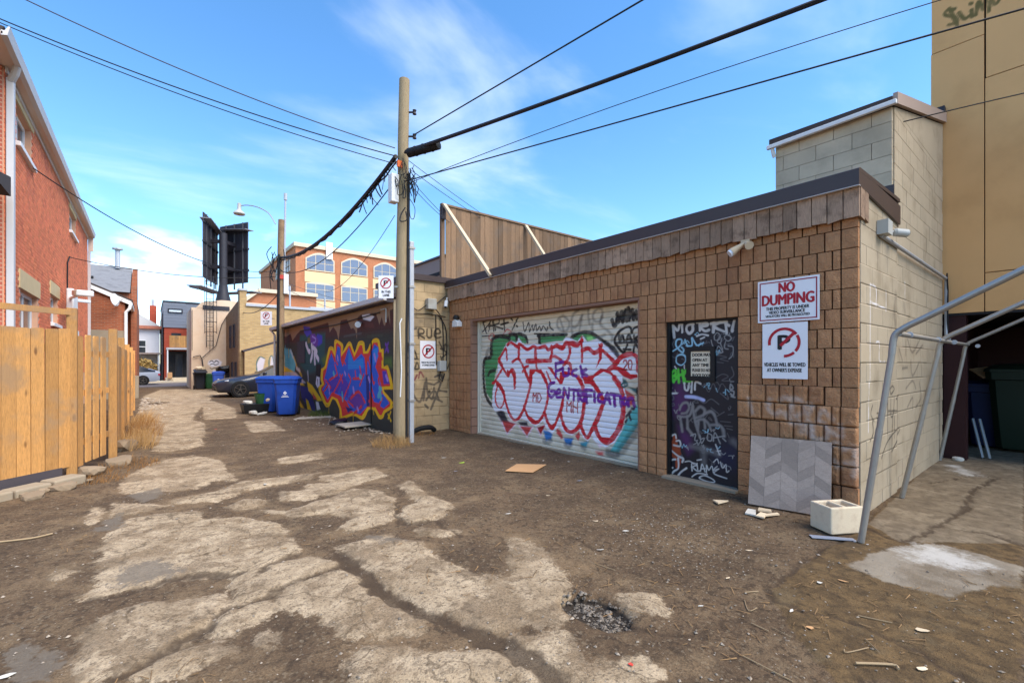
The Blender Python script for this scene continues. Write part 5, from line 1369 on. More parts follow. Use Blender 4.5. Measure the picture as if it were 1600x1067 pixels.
# grey and red modern house
gh = thing('modern_house', 'narrow modern house with grey siding above red brick and a wooden balcony', 'house', (1.8, 46.6, 0))
m = MB(); m.box(.98, 46.6, 0, 3.6, 56, 4.44); m.build('wall', MAT['house_red_far'], gh)
m = MB(); m.box(.93, 46.55, 4.44, 3.6, 56, 6.5); m.build('upper_wall', MAT['siding_grey'], gh)
for k in range(8): m = MB(); m.box(.93, 46.525, 4.45+k*.255, 2.42, 46.549, 4.45+k*.255+.243); m.build('siding_board', MAT['siding_grey'], gh)
m = MB(); m.box(.88, 46.5, 6.5, 3.65, 56, 6.62); m.build('parapet', MAT['steel_dark'], gh)
m = MB(); m.box(.86, 46.9, 0, .929, 56, 5.6); m.build('side_cladding', MAT['steel_dark'], gh)
windows(gh, [(1.22, 2.2, 5.65, 6.0)], ('y', 46.52), MAT['steel_dark'], MAT['lens'], 0); windows(gh, [(1.45, 2.1, 3.5, 4.0)], ('y', 46.595), MAT['steel_dark'], MAT['glass'], 0)
m = MB(); m.box(1.1, 44.9, 2.62, 3.4, 46.6, 2.76); m.build('balcony_deck', MAT['grey_metal'], gh)
for k in range(13): m = MB(); m.box(1.28+k*.115, 44.95, 2.78, 1.28+k*.115+.108, 44.98, 3.72); m.build('balcony_board', MAT['fence_new'], gh)
m = MB(); m.box(2.62, 46.0, 2.78, 2.74, 46.12, 5.0); m.box(2.7, 45.2, 4.2, 2.95, 46.4, 4.9); m.build('balcony_post', MAT['fence_new'], gh)
for x in (1.12, 2.55): m = MB(); m.box(x, 44.95, .1, x+.09, 45.04, 2.62); m.build('porch_post', MAT['white_paint'], gh)
m = MB(); m.box(1.25, 46.5, .35, 2.5, 46.598, 2.5); m.build('door_wall', MAT['black'], gh); windows(gh, [(1.7, 2.2, .4, 2.3)], ('y', 46.5), MAT['steel_dark'], MAT['glass'], 0)
m = MB(); m.box(1.05, 44.9, .13, 2.7, 46.5, .36); m.box(1.5, 44.5, .13, 2.0, 44.9, .25); m.build('porch_slab', MAT['sidewalk'], gh)
m = MB(); m.box(1.15, 44.6, .36, 1.45, 44.88, .8); tag(m.build('planter', MAT['cardboard'], None, bev=.02), 'tan planter box on the porch edge of the modern house', 'planter')
# dry hedge in front of the white house
def leafball(name, c, s, n, mat, seed, size=.12, parent=None):
    rs = np.random.RandomState(seed); m = MB()
    for _ in range(n):
        d = rs.normal(size=3); d /= np.linalg.norm(d); d *= rs.uniform(.55, 1.0); p = Vector((c[0]+d[0]*s[0], c[1]+d[1]*s[1], max(c[2]+d[2]*s[2], .02)))
        a = Vector(rs.normal(size=3)).normalized()*size; b = Vector(rs.normal(size=3)).normalized()*size*.5; m.add([p-a, p+b, p+a, p-b], [(0, 1, 2, 3)])
    return m.build(name, mat, parent)
hd = thing('dry_hedge', 'dry tan hedge in front of the white house', 'hedge', (-.3, 47.2, 0))
leafball('foliage', (-.4, 47.2, 1.0), (1.0, .5, .95), 1500, MAT['hedge'], 3, .13, hd); m = MB()
for k in range(7): m.tube([(-1.1+k*.25, 47.2, 0), (-1.1+k*.25+random.uniform(-.1, .1), 47.2, 1.3)], .02, 5)
m.build('stem', MAT['straw_dark'], hd)
# cream rendered building with roof ladder
cb = thing('cream_building', 'cream rendered building with a roof ladder and graffiti bubble at the lane end', 'building', (2, 33, 0))
PAINT_CREAM = [('P', 'wb', 12, [285, 168, 330, 178, 352, 160, 345, 138, 300, 130, 280, 148]), ('S', 'k', 5, 3, [288, 160, 300, 168, 312, 158, 322, 168, 336, 158]), ('S', 'k', 5, 3, [292, 145, 306, 150, 318, 143, 335, 150]), ('S', 'k', 4, 3, [290, 125, 300, 118, 312, 124, 330, 118, 345, 128]), ('P', 'wb', 3, [305, 85, 370, 80, 370, 105, 305, 112]), ('S', 'k', 7, 3, [300, 82, 312, 70, 300, 58]), ('S', 'k', 7, 3, [318, 80, 322, 60])]
Xg, Zg = np.meshgrid(np.arange(1.98, 3.90, .025), np.arange(0, 4.86, .025)); rgb, al = paint_eval(PAINT_CREAM, Xg.ravel()*100, Zg.ravel()*100)
put('front_wall', grid_mesh('front_wall', np.stack([Xg, np.full_like(Xg, 33), Zg], -1)-np.array(ORG[cb.name]), MAT['plaster'], rgb.reshape(Xg.shape+(3,)), al.reshape(Xg.shape)), cb)
m = MB(); m.box(1.98, 33.01, 0, 8, 37.2, 4.84); m.build('wall', MAT['plaster'], cb)
m = MB(); m.prism([(2.2, 4.84), (2.5, 5.22), (3.5, 5.4), (7, 5.35), (7, 4.84)], 'y', 33.0, 37.2); m.build('parapet', MAT['plaster'], cb)
m = MB(); m.box(2.55, 32.94, 4.78, 3.92, 33.3, 5.02); m.build('flashing', MAT['steel_dark'], cb)
m = MB()
for x in (2.02, 2.9): m.tube([(x, 32.96, 5.4 if x > 2.5 else 4.7), (x, 32.96, 2.3)], .012, 5)
m.tube([(2.05, 32.9, 1.9), (2.4, 32.9, 2.0), (2.5, 32.9, 1.75), (2.6, 32.9, .9)], .03, 6); m.tube([(2.5, 32.9, 1.85), (3.2, 32.9, 2.6), (3.5, 32.9, 3.9), (3.8, 32.9, 4.5)], .02, 6); m.build('conduit', MAT['steel_dark'], cb)
ld = thing('roof_ladder', 'dark caged steel ladder on the cream wall below the billboard', 'ladder', (2.9, 32.8, 3))
for x in (2.72, 3.06): m = MB(); m.tube([(x, 32.86, 2.5), (x, 32.86, 6.8)], .022, 6); m.build('rail', MAT['steel_dark'], ld)
for k in range(15): m = MB(); m.tube([(2.72, 32.86, 2.6+k*.28), (3.06, 32.86, 2.6+k*.28)], .014, 5); m.build('rung', MAT['steel_dark'], ld)
for z in (3.4, 4.0, 5.2, 5.8, 6.4): m = MB(); m.tube([(2.62, 32.86, z), (2.6, 32.5, z), (2.89, 32.25, z), (3.2, 32.5, z), (3.18, 32.86, z)], .016, 5); m.build('cage_hoop', MAT['steel_dark'], ld)
for x in (2.6, 3.2): m = MB(); m.tube([(x, 32.5, 3.3), (x, 32.5, 6.6)], .016, 5); m.build('cage_bar', MAT['steel_dark'], ld)
# billboard on its mast, seen from behind
bbd = thing('billboard', 'black V-shaped billboard on a steel mast, seen from behind', 'billboard', (4.35, 40, 0))
m = MB(); m.tube([(4.35, 40, 0), (4.35, 40, 11.2)], [.28, .27], 16); m.build('mast', MAT['steel_dark'], bbd, smooth=True)
m = MB(); m.lathe([(.5, 5.6), (.5, 6.2), (.34, 6.8), (.29, 7.3)], (4.35, 40, 0), 16); m.build('mast_collar', MAT['steel_dark'], bbd, smooth=True)
for s, (xa, ya, xb, yb) in enumerate([(3.02, 38.9, 4.22, 42.4), (4.42, 42.4, 5.92, 39.6)]):
    for k in range(4):
        p = Vector((xa, ya, 0)).lerp(Vector((xb, yb, 0)), k/4); q = Vector((xa, ya, 0)).lerp(Vector((xb, yb, 0)), (k+1)/4-.01)
        m = MB(); m.beam(p+Vector((0, 0, 9.95)), q+Vector((0, 0, 9.95)), .08, 4.6, up=(0, 0, 1)); m.build('panel', MAT['billboard'], bbd)
    for z in (8.6, 10.2, 11.6): m = MB(); m.beam((xa, ya-.1, z), (xb, yb-.1, z), .14, .14); m.build('girt', MAT['steel_dark'], bbd)
    for f in (.2, .5, .8):
        p = Vector((xa, ya-.16, 0)).lerp(Vector((xb, yb-.16, 0)), f); m = MB(); m.beam(p+Vector((0, 0, 7.2)), p+Vector((0, 0, 12.25)), .1, .1); m.build('stringer', MAT['steel_dark'], bbd)
    dx = -.55 if s == 0 else .55
    m = MB(); m.beam((xa+(dx if s == 0 else 0), ya-.3, 6.95), (xb+(0 if s == 0 else dx), yb-.3, 6.95), .9, .06, up=(0, 0, 1)); m.build('catwalk', MAT['catwalk'], bbd)
    m = MB(); p = Vector((xa, ya, 11.7)).lerp(Vector((xb, yb, 11.7)), .5); m.beam(Vector((xa, ya-.5, 11.9)).lerp(p, .2), Vector((xb, yb-.5, 11.55)), .7, .05, up=(0, 0, 1)); m.build('upper_catwalk', MAT['catwalk'], bbd)
for z in (8.7, 10.6):
    for q in ((3.5, 40.6), (5.3, 40.9)): m = MB(); m.beam((4.35, 40, z), (q[0], q[1], z), .2, .25); m.build('outrigger', MAT['steel_dark'], bbd)
m = MB(); m.beam((2.2, 38.4, 6.85), (2.7, 38.4, 6.75), .3, .16); m.build('lamp', MAT['steel_dark'], bbd)
# yellow brick building
yb_ = thing('yellow_brick_building', 'weathered yellow brick building behind the dark car', 'building', (3.72, 27.5, 0))
m = MB(); m.box(4.0, 27.5, 0, 16, 33, 4.55); m.build('front_wall', MAT['yellow_brick_x'], yb_)
m = MB(); m.box(3.72, 27.49, 0, 4.04, 28.1, 5.35); m.build('pilaster', MAT['yellow_brick_x'], yb_)
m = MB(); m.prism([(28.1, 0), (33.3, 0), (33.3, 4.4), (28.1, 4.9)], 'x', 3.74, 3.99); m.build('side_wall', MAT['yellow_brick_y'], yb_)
m = MB(); m.box(4.0, 27.42, 4.55, 16, 33, 4.68); m.box(3.68, 27.44, 5.35, 4.08, 28.15, 5.45); m.build('coping', MAT['galv_dull'], yb_)
for a in (29.2, 30.6): windows(yb_, [(a, a+.55, 2.4, 3.7)], ('x', 3.738), MAT['dark_timber'], MAT['glass'], 0, 1)
for a in (28.6, 29.9): windows(yb_, [(a, a+.5, .4, 1.6)], ('x', 3.738), MAT['dark_timber'], MAT['glass'], 0, 0)
PAINT_YEL = [('P', 'pw', 8, [446, 100, 440, 150, 460, 186, 480, 175, 470, 120, 500, 110, 510, 190, 540, 190, 560, 60, 460, 60]), ('S', 'dt', 5, 3, [478, 178, 455, 186, 440, 150, 448, 95, 480, 70]), ('S', 'dt', 5, 3, [500, 110, 500, 175, 515, 190, 525, 120]), ('S', 'dt', 5, 3, [540, 180, 545, 110])]
Xg, Zg = np.meshgrid(np.arange(3.86, 6.4, .03), np.arange(0, 3.0, .03)); top = 2.12+(Xg-3.86)*.33; Zq = np.minimum(Zg*1.0, top)
rgb, al = paint_eval(PAINT_YEL, Xg.ravel()*100, Zq.ravel()*100)
mt = MAT['yellow_brick_x'].copy(); mt.name = 'yellow_brick_painted'; MAT['yellow_brick_painted'] = mt
nt_ = mt.node_tree; b_ = nt_.nodes['Principled BSDF']; src = b_.inputs['Base Color'].links[0].from_socket
an = nt_.nodes.new('ShaderNodeAttribute'); an.attribute_name = 'paint'; ac_ = nt_.nodes.new('ShaderNodeAttribute'); ac_.attribute_name = 'cover'; m1 = nt_.nodes.new('ShaderNodeMix'); m1.data_type = 'RGBA'; m2 = nt_.nodes.new('ShaderNodeMix'); m2.data_type = 'RGBA'; m2.blend_type = 'ADD'
nt_.links.new(ac_.outputs['Fac'], m1.inputs[0]); nt_.links.new(src, m1.inputs[6]); m1.inputs[7].default_value = (0, 0, 0, 1); m2.inputs[0].default_value = 1; nt_.links.new(m1.outputs[2], m2.inputs[6]); nt_.links.new(an.outputs['Color'], m2.inputs[7]); nt_.links.new(m2.outputs[2], b_.inputs['Base Color'])
put('lower_wall', grid_mesh('lower_wall', np.stack([Xg, np.full_like(Xg, 26.9), Zq], -1)-np.array(ORG[yb_.name]), mt, rgb.reshape(Xg.shape+(3,)), al.reshape(Xg.shape)), yb_)
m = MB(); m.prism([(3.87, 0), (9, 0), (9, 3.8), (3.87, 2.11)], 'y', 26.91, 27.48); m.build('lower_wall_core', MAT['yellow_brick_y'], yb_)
m = MB(); m.beam((3.8, 27.2, 2.16), (9, 27.2, 3.87), .62, .09, up=(0, 0, 1)); m.build('lean_to_coping', MAT['dark_timber'], yb_)
for x, y, z in ((8.1, 27.8, 5.4), (6.7, 30, 6.2)): m = MB(); m.tube([(x, y, 4.6), (x, y, z)], .05, 6); m.build('vent_pipe', MAT['galv_dull'], yb_)
# orange brick office block
of = thing('office_building', 'large orange brick office block with arched windows on the skyline', 'building', (16.4, 70, 0))
m = MB(); m.box(16.4, 70, 0, 48, 96, 18.2); m.build('wall', MAT['office_brick_x'], of)
m = MB(); m.box(16.38, 70.02, 0, 16.399, 96, 18.2); m.build('side_wall', MAT['office_brick_y'], of)
m = MB(); m.box(16.1, 69.75, 18.2, 48.3, 96.3, 18.75); m.build('coping', MAT['office_trim'], of)
def arch(parent, x0, x1, z0, z1, rise, yv, mull=2):
    n = 12; pts = [(x0, z0), (x1, z0)]+[(x1+(x0-x1)*k/n, z1+rise*math.sin(math.pi*k/n)) for k in range(n+1)]
    m = MB(); m.prism([(x0-.12, z0-.12), (x1+.12, z0-.12)]+[(x1+.12+(x0-x1-.24)*k/n, z1+.06+(rise+.18)*math.sin(math.pi*k/n)) for k in range(n+1)], 'y', yv-.12, yv-.002); fr = m.build('window', MAT['office_trim'], parent)
    w = x1-x0
    for i in range(mull+1):
        a, b = x0+w*i/(mull+1)+.05, x0+w*(i+1)/(mull+1)-.05
        zf = lambda x: z1+rise*math.sin(math.pi*min(max((x1-x)/w, 0), 1))-.06
        for j in range(2):
            zs, ze = (z0+.06, z0+(z1-z0)*.62) if j == 0 else (z0+(z1-z0)*.62+.1, None)
            q = [(a, zs), (b, zs), (b, ze), (a, ze)] if ze else [(a, zs), (b, zs)]+[(b+(a-b)*k/5, max(zf(b+(a-b)*k/5), zs+.05)) for k in range(6)]
            m = MB(); m.prism(q, 'y', yv-.15, yv-.121); m.build('pane', MAT['glass_pale'], fr)
for k in range(5):
    x0 = 17.8+k*5.05; arch(of, x0, x0+3.85, 15.1, 16.7, .75, 70); arch(of, x0, x0+3.85, 10.9, 13.1, .02, 70); 
    m = MB(); m.box(x0-.22, 69.93, 13.3, x0+4.07, 69.998, 14.85); m.build('spandrel', MAT['office_band'], of)
    m = MB(); m.box(x0-.22, 69.93, 8.6, x0+4.07, 69.998, 10.65); m.build('spandrel', MAT['office_band'], of)
for k in range(2):
    y0 = 73+k*6; windows(of, [(y0, y0+3.8, 15.1, 17.0), (y0, y0+3.8, 10.9, 13.1)], ('x', 16.378), MAT['office_trim'], MAT['glass_pale'], 2, 1, .12)
m = MB(); m.box(20.5, 69.6, 16.9, 21.4, 69.92, 19.4); m.build('antenna', MAT['white_plastic'], of)
ol = thing('office_wing', 'lower orange brick wing with pale angled coping left of the office block', 'building', (9, 62, 0))
m = MB(); m.prism([(9.0, 0), (17, 0), (17, 10.1), (10.4, 10.1), (9.0, 8.9)], 'y', 62, 68); m.build('wall', MAT['office_brick_x'], ol)
m = MB(); m.beam((8.85, 61.8, 8.95), (10.3, 61.8, 10.25), .4, .4); m.box(10.3, 61.6, 10.05, 17.1, 68, 10.5); m.build('coping', MAT['office_trim'], ol)
arch(ol, 11.0, 14.6, 5.5, 7.4, .9, 62)
# rough bluish-grey roofs seen over the mural building, and a skyline strip to close the horizon
fr_ = thing('grey_roof_shed', 'pale grey flat roof line behind the mural building', 'building', (9, 34, 0))
m = MB(); m.box(9, 34, 0, 30, 44, 5.2); m.build('wall', MAT['taupe'], fr_); m = MB(); m.box(8.9, 33.9, 5.2, 30, 44, 5.5); m.build('roof', MAT['galv_dull'], fr_)

# ---------------------------------------------------------------- utility poles
def util_pole(label, mat, x, y, h, r0, r1, lean=(0, 0)):
    p = thing('utility_pole', label, 'utility pole', (x, y, 0))
    m = MB(); n = 12; m.tube([(x+lean[0]*k/n+.006*math.sin(k*1.7), y+lean[1]*k/n, -.3+(h+.3)*k/n) for k in range(n+1)], [r0+(r1-r0)*k/n for k in range(n+1)], 20)
    m.build('shaft', mat, p, smooth=True); return p
P1 = (3.80, 8.24)
pole1 = util_pole('tall tan wooden utility pole beside the garage with a white terminal box', MAT['pole_wood'], 3.80, 8.24, 7.06, .125, .10, (.09, 0))
RX, RY = math.cos(R(38.6)), -math.sin(R(38.6))      # to the viewer's right
def off(p, r, d=0): return (p[0]+RX*r+RY*-d*0+math.sin(R(38.6))*d, p[1]+RY*r+math.cos(R(38.6))*d)
a = off(P1, .215, .02); m = MB(); m.box(a[0]-.045, a[1]-.045, 0, a[0]+.045, a[1]+.045, 3.9); m.build('cable_guard', MAT['galv_dull'], pole1, bev=.015)
a = off(P1, .135, -.03); m = MB(); m.tube([(a[0], a[1], .1), (a[0], a[1], 2.2), (a[0]+.03, a[1], 3.4), (a[0]+.05, a[1], 5.2)], .028, 8); m.build('riser_cable', MAT['cable'], pole1)
a = off(P1, -.02, -.15); m = MB(); m.tube([(a[0]+.07, a[1], .9), (a[0]+.08, a[1]-.03, 1.4), (a[0]+.06, a[1], 2.3), (a[0]+.10, a[1], 2.4)], .012, 6); m.build('ground_wire', MAT['white_plastic'], pole1)
for z in (.8, 1.9, 3.0, 3.75):
    a = off(P1, .215, .02); m = MB(); m.box(a[0]-.06, a[1]-.06, z, a[0]+.06, a[1]+.06, z+.04); m.build('strap', MAT['galv'], pole1)
a = off(P1, -.12, -.05); m = MB(); m.box(a[0]-.075, a[1]-.11, 4.62, a[0]+.075, a[1]+.07, 5.16); m.build('terminal_box', MAT['white_plastic'], pole1, bev=.015)
a = off(P1, .03, -.13); m = MB(); m.box(a[0]-.05, a[1]-.02, 5.28, a[0]+.05, a[1]+.02, 5.40); m.build('marker', MAT['orange'], pole1)
for z in (5.95, 6.42):
    a = off(P1, .10, 0); b = off(P1, .22, 0); m = MB(); m.tube([(a[0]+.07, a[1], z), (b[0]+.07, b[1], z)], .018, 6); m.lathe([(.02, -.05), (.04, -.04), (.025, 0), (.04, .04), (.02, .05)], (b[0]+.07, b[1], z), 10); m.build('insulator', MAT['steel_dark'], pole1)
rs = np.random.RandomState(4)
for k in range(9):        # loose loops tied to the pole
    r_ = rs.uniform(-.16, .22); z = rs.uniform(4.5, 5.5); L = rs.uniform(.15, .45); a = off(P1, r_+.07, -.14); b = off(P1, r_+.07+rs.uniform(-.08, .12), -.16)
    m = MB(); m.tube(catmull([(a[0], a[1], z), (b[0], b[1], z-L*.5), (b[0]-.02, b[1], z-L), (a[0]+.02, a[1]-.02, z-L*.9), (a[0], a[1]-.02, z-L*.3)], 5), rs.uniform(.006, .012), 5); m.build('cable_loop', MAT['cable'], pole1)
for k in range(16):
    a = off(P1, .16+rs.uniform(-.03, .09), -.12); z = rs.uniform(4.95, 5.35); m = MB(); m.tube(catmull([(a[0]+.06, a[1], z), (a[0]+.06+rs.uniform(-.06, .1), a[1]+rs.uniform(-.05, .05), z-.1), (a[0]+.06+rs.uniform(-.05, .08), a[1], z-rs.uniform(.15, .3))], 4), .008, 4); m.build('drop_connector', MAT['cable'], pole1)
# second pole with the street lamp
P2 = (3.86, 18.9)
pole2 = util_pole('older dark-stained utility pole with a curved street lamp arm beside the mural', MAT['pole_old'], 3.86, 18.9, 6.95, .15, .12, (.07, 0))
a = off(P2, .17, 0); m = MB(); m.tube([(a[0], a[1], 4.6), (a[0]+.05, a[1], 7.75)], .035, 8); m.tube([(a[0]+.05, a[1], 7.7), (a[0]+.05, a[1], 7.95)], .06, 8); m.build('mast_pipe', MAT['galv_dull'], pole2)
a = off(P2, -.12, -.08); m = MB(); m.box(a[0]+.25, a[1]-.2, 4.15, a[0]+.42, a[1], 4.9); m.build('terminal_box', MAT['white_plastic'], pole2, bev=.02)
q = [off(P2, v, -.1) for v in (-.1, -.35, -.75, -1.15, -1.38)]; m = MB(); m.tube(catmull([(q[0][0], q[0][1], 6.75), (q[1][0], q[1][1], 7.15), (q[2][0], q[2][1], 7.38), (q[3][0], q[3][1], 7.46), (q[4][0], q[4][1], 7.44)], 6), .018, 8); m.build('lamp_arm', MAT['galv'], pole2)
lp = off(P2, -1.46, -.1); m = MB(); m.lathe([(.04, .32), (.065, .30), (.07, .10), (.09, .05), (.17, -.02), (.20, -.08), (.18, -.11), (.09, -.13)], (lp[0], lp[1], 7.22), 18); m.build('lamp_head', MAT['grey_box'], pole2, smooth=True)
m = MB(); m.tube([(P2[0]-.1, P2[1]-.14, .2), (P2[0]-.08, P2[1]-.14, 3.0), (P2[0]-.05, P2[1]-.14, 5.6)], .05, 8); m.build('riser_cable', MAT['cable'], pole2)
for k in range(12):
    z = rs.uniform(4.6, 5.9); a = off(P2, rs.uniform(-.25, .25), -.17); m = MB(); m.tube(catmull([(a[0], a[1], z), (a[0]+rs.uniform(-.2, .1), a[1], z-.3), (a[0], a[1], z-rs.uniform(.4, .8))], 4), .016, 5); m.build('cable_loop', MAT['cable'], pole2)
m = MB(); m.box(P2[0]-.06, P2[1]-.17, 4.7, P2[0]+.1, P2[1]-.13, 4.85); m.build('marker', MAT['red_trash'], pole2)
# ---------------------------------------------------------------- overhead lines: each a catenary between two fixed points
def cable(label, A, B, k, sag, r, mat='cable', n=40, wob=0, endz=None, name='overhead_wire', lo=0.0):
    """runs from A through B to the point k times as far, hanging in a shallow parabola; lo > 0 starts part way"""
    A, B = Vector(A), Vector(B); C = A+(B-A)*k; C.z = A.z if endz is None else endz
    tb = 1/k; zb = A.z+(C.z-A.z)*tb; s = (zb-B.z)/(4*tb*(1-tb)) if k != 1 else sag
    if k != 1 and sag > 0: s = sag; C.z = A.z+(B.z-A.z+4*s*tb*(1-tb))/tb
    pts = []
    for i in range(n+1):
        t_ = lo+(1-lo)*i/n; p = A.lerp(C, t_); p.z = A.z+(C.z-A.z)*t_-4*s*t_*(1-t_)
        if wob: p += Vector((0, 0, wob*math.sin(i*2.3)*.5+wob*math.sin(i*5.1)*.3))
        pts.append(p)
    m = MB(); m.tube(pts, r, 6); return tag(m.build(name, MAT[mat], smooth=True), label, 'cable')
def ray(px, py, t_):      # a point t_ metres out along a direction measured in the photograph
    u = (px-800)/711; s_, c_ = math.sin(R(38.6)), math.cos(R(38.6)); return (t_*(s_+u*c_), t_*(c_-u*s_), 1.55+t_*(567-py)/711)
Z1 = 5.55
cable('thick black trunk cable from the tall pole rising to the upper right', (*off(P1, .12, -.1), Z1+.02), ray(1284, 0, 4.6), 4.2, 0, .026)
cable('thinner lashed messenger just above the thick trunk cable', (*off(P1, .12, -.1), Z1+.06), ray(1278, 0, 4.62), 4.2, 0, .009)
cable('single twisted line from the top of the tall pole to the upper right', (P1[0]+.25, P1[1]-.1, 6.0), ray(1005, 0, 5.6), 4.5, 0, .011)
cable('taut black line passing in front of the tan stucco building at upper right', (*off(P1, .12, -.1), 5.02), ray(1600, 14, 4.4), 3.2, 0, .010)
cable('fine grey line above the taut black line at upper right', (*off(P1, .12, 0), 5.0), ray(1455, 5, 5.6), 3.4, 0, .006)
cable('thin line crossing the block stair tower', (6.97, 2.62, 4.50), ray(1600, 146, 5.2), 3.0, 0, .007)
tr = cable('heavy sagging cable bundle between the two utility poles', (*off(P1, -.05, -.1), 5.5), (*off(P2, .1, -.1), 5.62), 1, .5, .045, wob=.0, name='cable_bundle')
for k in range(2):
    A = Vector((*off(P1, -.05, -.1+.05*k), 5.52-.1*k)); cable(('loose outer strand wound along the cable bundle', 'second loose strand under the cable bundle')[k], A, (*off(P2, .1, -.1), 5.6-.12*k), 1, .55-.08*k, .016, wob=.04, name='cable_bundle')
rs = np.random.RandomState(9); m = MB()
for k in range(16):
    t_ = rs.uniform(.02, .20); p = Vector((*off(P1, -.05, -.1), 5.5)).lerp(Vector((*off(P2, .1, -.1), 5.62)), t_); p.z -= 4*.5*t_*(1-t_)
    L = rs.uniform(.08, .38); d = Vector((rs.uniform(-.15, .15), rs.uniform(-.3, .3), 0)); m.tube(catmull([tuple(p), tuple(p+d*.5-Vector((0, 0, L*.6))), tuple(p+d-Vector((0, 0, L)))], 4), rs.uniform(.006, .016), 5)
tag(m.build('cable_tangle', MAT['cable']), 'tangle of hanging strands below the cable bundle by the tall pole', 'cable')
sc_ = thing('splice_case', 'black cylindrical splice case hanging on the trunk cable by the tall pole', 'splice case', (4.1, 7.8, 5.5))
A = Vector((*off(P1, .12, -.1), Z1+.02)); Bq = Vector(ray(1284, 0, 4.6)); D = (Bq-A).normalized(); D.z += .02
p0 = Vector(ray(637, 240, 8.6)); p1 = Vector(ray(687, 226, 8.3))
m = MB(); m.tube([p0-Vector((0,0,.0)), p0.lerp(p1, .03), p0.lerp(p1, .97), p1], [.03, .085, .085, .03], 14); m.build('case', MAT['black_rubber'], sc_, smooth=True)
for f in (.25, .5, .75): m = MB(); m.tube([p0.lerp(p1, f), p0.lerp(p1, f+.02)], .093, 14); m.build('band', MAT['black'], sc_)
cable('line from the second pole sagging up to the tall pole below the bundle', (*off(P1, -.1, -.1), 5.0), (*off(P2, .1, -.1), 5.9), 1, .62, .012)
for k, (px, py, t_, w, txt) in enumerate([(0, 30, 7.5, .010, 'black line from the tall pole to the upper left above its close pair'), (0, 36, 7.4, .008, 'lower line of the close pair running to the upper left'), (40, 0, 7.0, .009, 'highest line crossing the upper left corner of the sky')]):
    cable(txt, (P1[0]-.12, P1[1]-.05, (5.5, 5.35, 5.65)[k]), ray(px, py, t_), 1.5, .30, w, 'wire_grey' if k == 2 else 'cable')
cable('thin line from the red brick house across to the second pole', (HX+.3, 11.6, 5.0), (*off(P2, -.1, -.1), 6.6), 1, .6, .010)
cable('service drop from the red brick wall floodlight to the second pole', (HX+.05, 19.4, 4.78), (*off(P2, -.1, -.1), 6.2), 1, .25, .012)
cable('low service line from the second pole down to the yellow brick wall', (*off(P2, 0, 0), 4.2), (3.9, 27.5, 4.0), 1, .3, .016)
for k, (q, txt) in enumerate([((9.5, 12.5, 3.6), 'fine drop wire from the tall pole over the plank screen'), ((11.5, 11.5, 3.7), 'second fine drop wire fanning right behind the plank screen'), ((7.2, 10.4, 3.6), 'steep fine drop wire from the tall pole to the annex roof'), ((14, 13, 5.0), 'upper fine drop wire fanning right from the tall pole')]):
    cable(txt, (*off(P1, .12, 0), (5.2, 5.35, 5.1, 5.5)[k]), q, 1, .25, .006, 'wire_grey')
cable('fine drop wire from the tall pole down left to the mural roof', (*off(P1, -.1, 0), 4.4), (5.5, 19, 3.3), 1, .4, .007, 'wire_grey')
cable('fine wire from the second pole fanning over the office block', (*off(P2, .15, 0), 4.6), (12, 24, 4.8), 1, .3, .008, 'wire_grey')
cable('lower fine wire from the second pole to the yellow brick roof', (*off(P2, .15, 0), 4.4), (9.5, 25, 4.2), 1, .3, .008, 'wire_grey')

# ---------------------------------------------------------------- signs
def sign_frame(name, label, face, c, w, h, th=.006):
    """face 'x': on a wall facing -x (right = -y); face 'y': facing -y (right = +x); or a (u) unit vector. c = lower left corner"""
    u = {'x': Vector((0, -1, 0)), 'y': Vector((1, 0, 0))}[face] if isinstance(face, str) else face
    n = Vector((u.y, -u.x, 0)); t_ = thing(name, label, 'sign', tuple(c)); c = Vector(c); v = Vector((0, 0, 1))
    m = MB(); vs = [c+u*a*w+v*b*h+n*d for d in (0, th) for a, b in ((0, 0), (1, 0), (1, 1), (0, 1))]
    m.add(vs, [(0, 3, 2, 1), (4, 5, 6, 7), (0, 1, 5, 4), (1, 2, 6, 5), (2, 3, 7, 6), (3, 0, 4, 7)]); pl = m.build('plate', MAT['sign_white'], t_)
    at = lambda a, b, d=.0022: c+u*a+v*b+n*(th+d)
    return t_, pl, u, v, n, at
def flat(parent, name, mat, pts):
    m = MB(); m.add(pts, [tuple(range(len(pts)))]); return m.build(name, mat, parent)
def letters(pl, at, u, v, s, x, y, w, h, mat='sign_black', bold=.015): lettering('lettering', s, MAT[mat], pl, at(x, y), u, v, w, h, bold)
def nopark(t_, at, u, v, cx, cy, r, arcs=((0, 360),), slash=(-1, 1), letter='P', lw=.17):
    m = MB()
    for a0, a1 in arcs: ringseg(m, at(cx, cy, .003), u, v, r*.82, r, a0, a1)
    m.build('red_ring', MAT['sign_red'], t_)
    letters(t_, lambda a, b: at(a, b, .0018), u, v, letter, cx-r*.34, cy-r*.45, r*.68, r*.92, 'sign_black', .04)
    a = R(45); d = Vector((math.cos(a), math.sin(a))); p = Vector((-d.y, d.x))*r*.10
    L0, L1 = slash; q = [(d*r*.86*L0-p), (d*r*.86*L1-p), (d*r*.86*L1+p), (d*r*.86*L0+p)]
    flat(t_, 'red_slash', MAT['sign_red'], [at(cx+k.x, cy+k.y, .0036) for k in q])
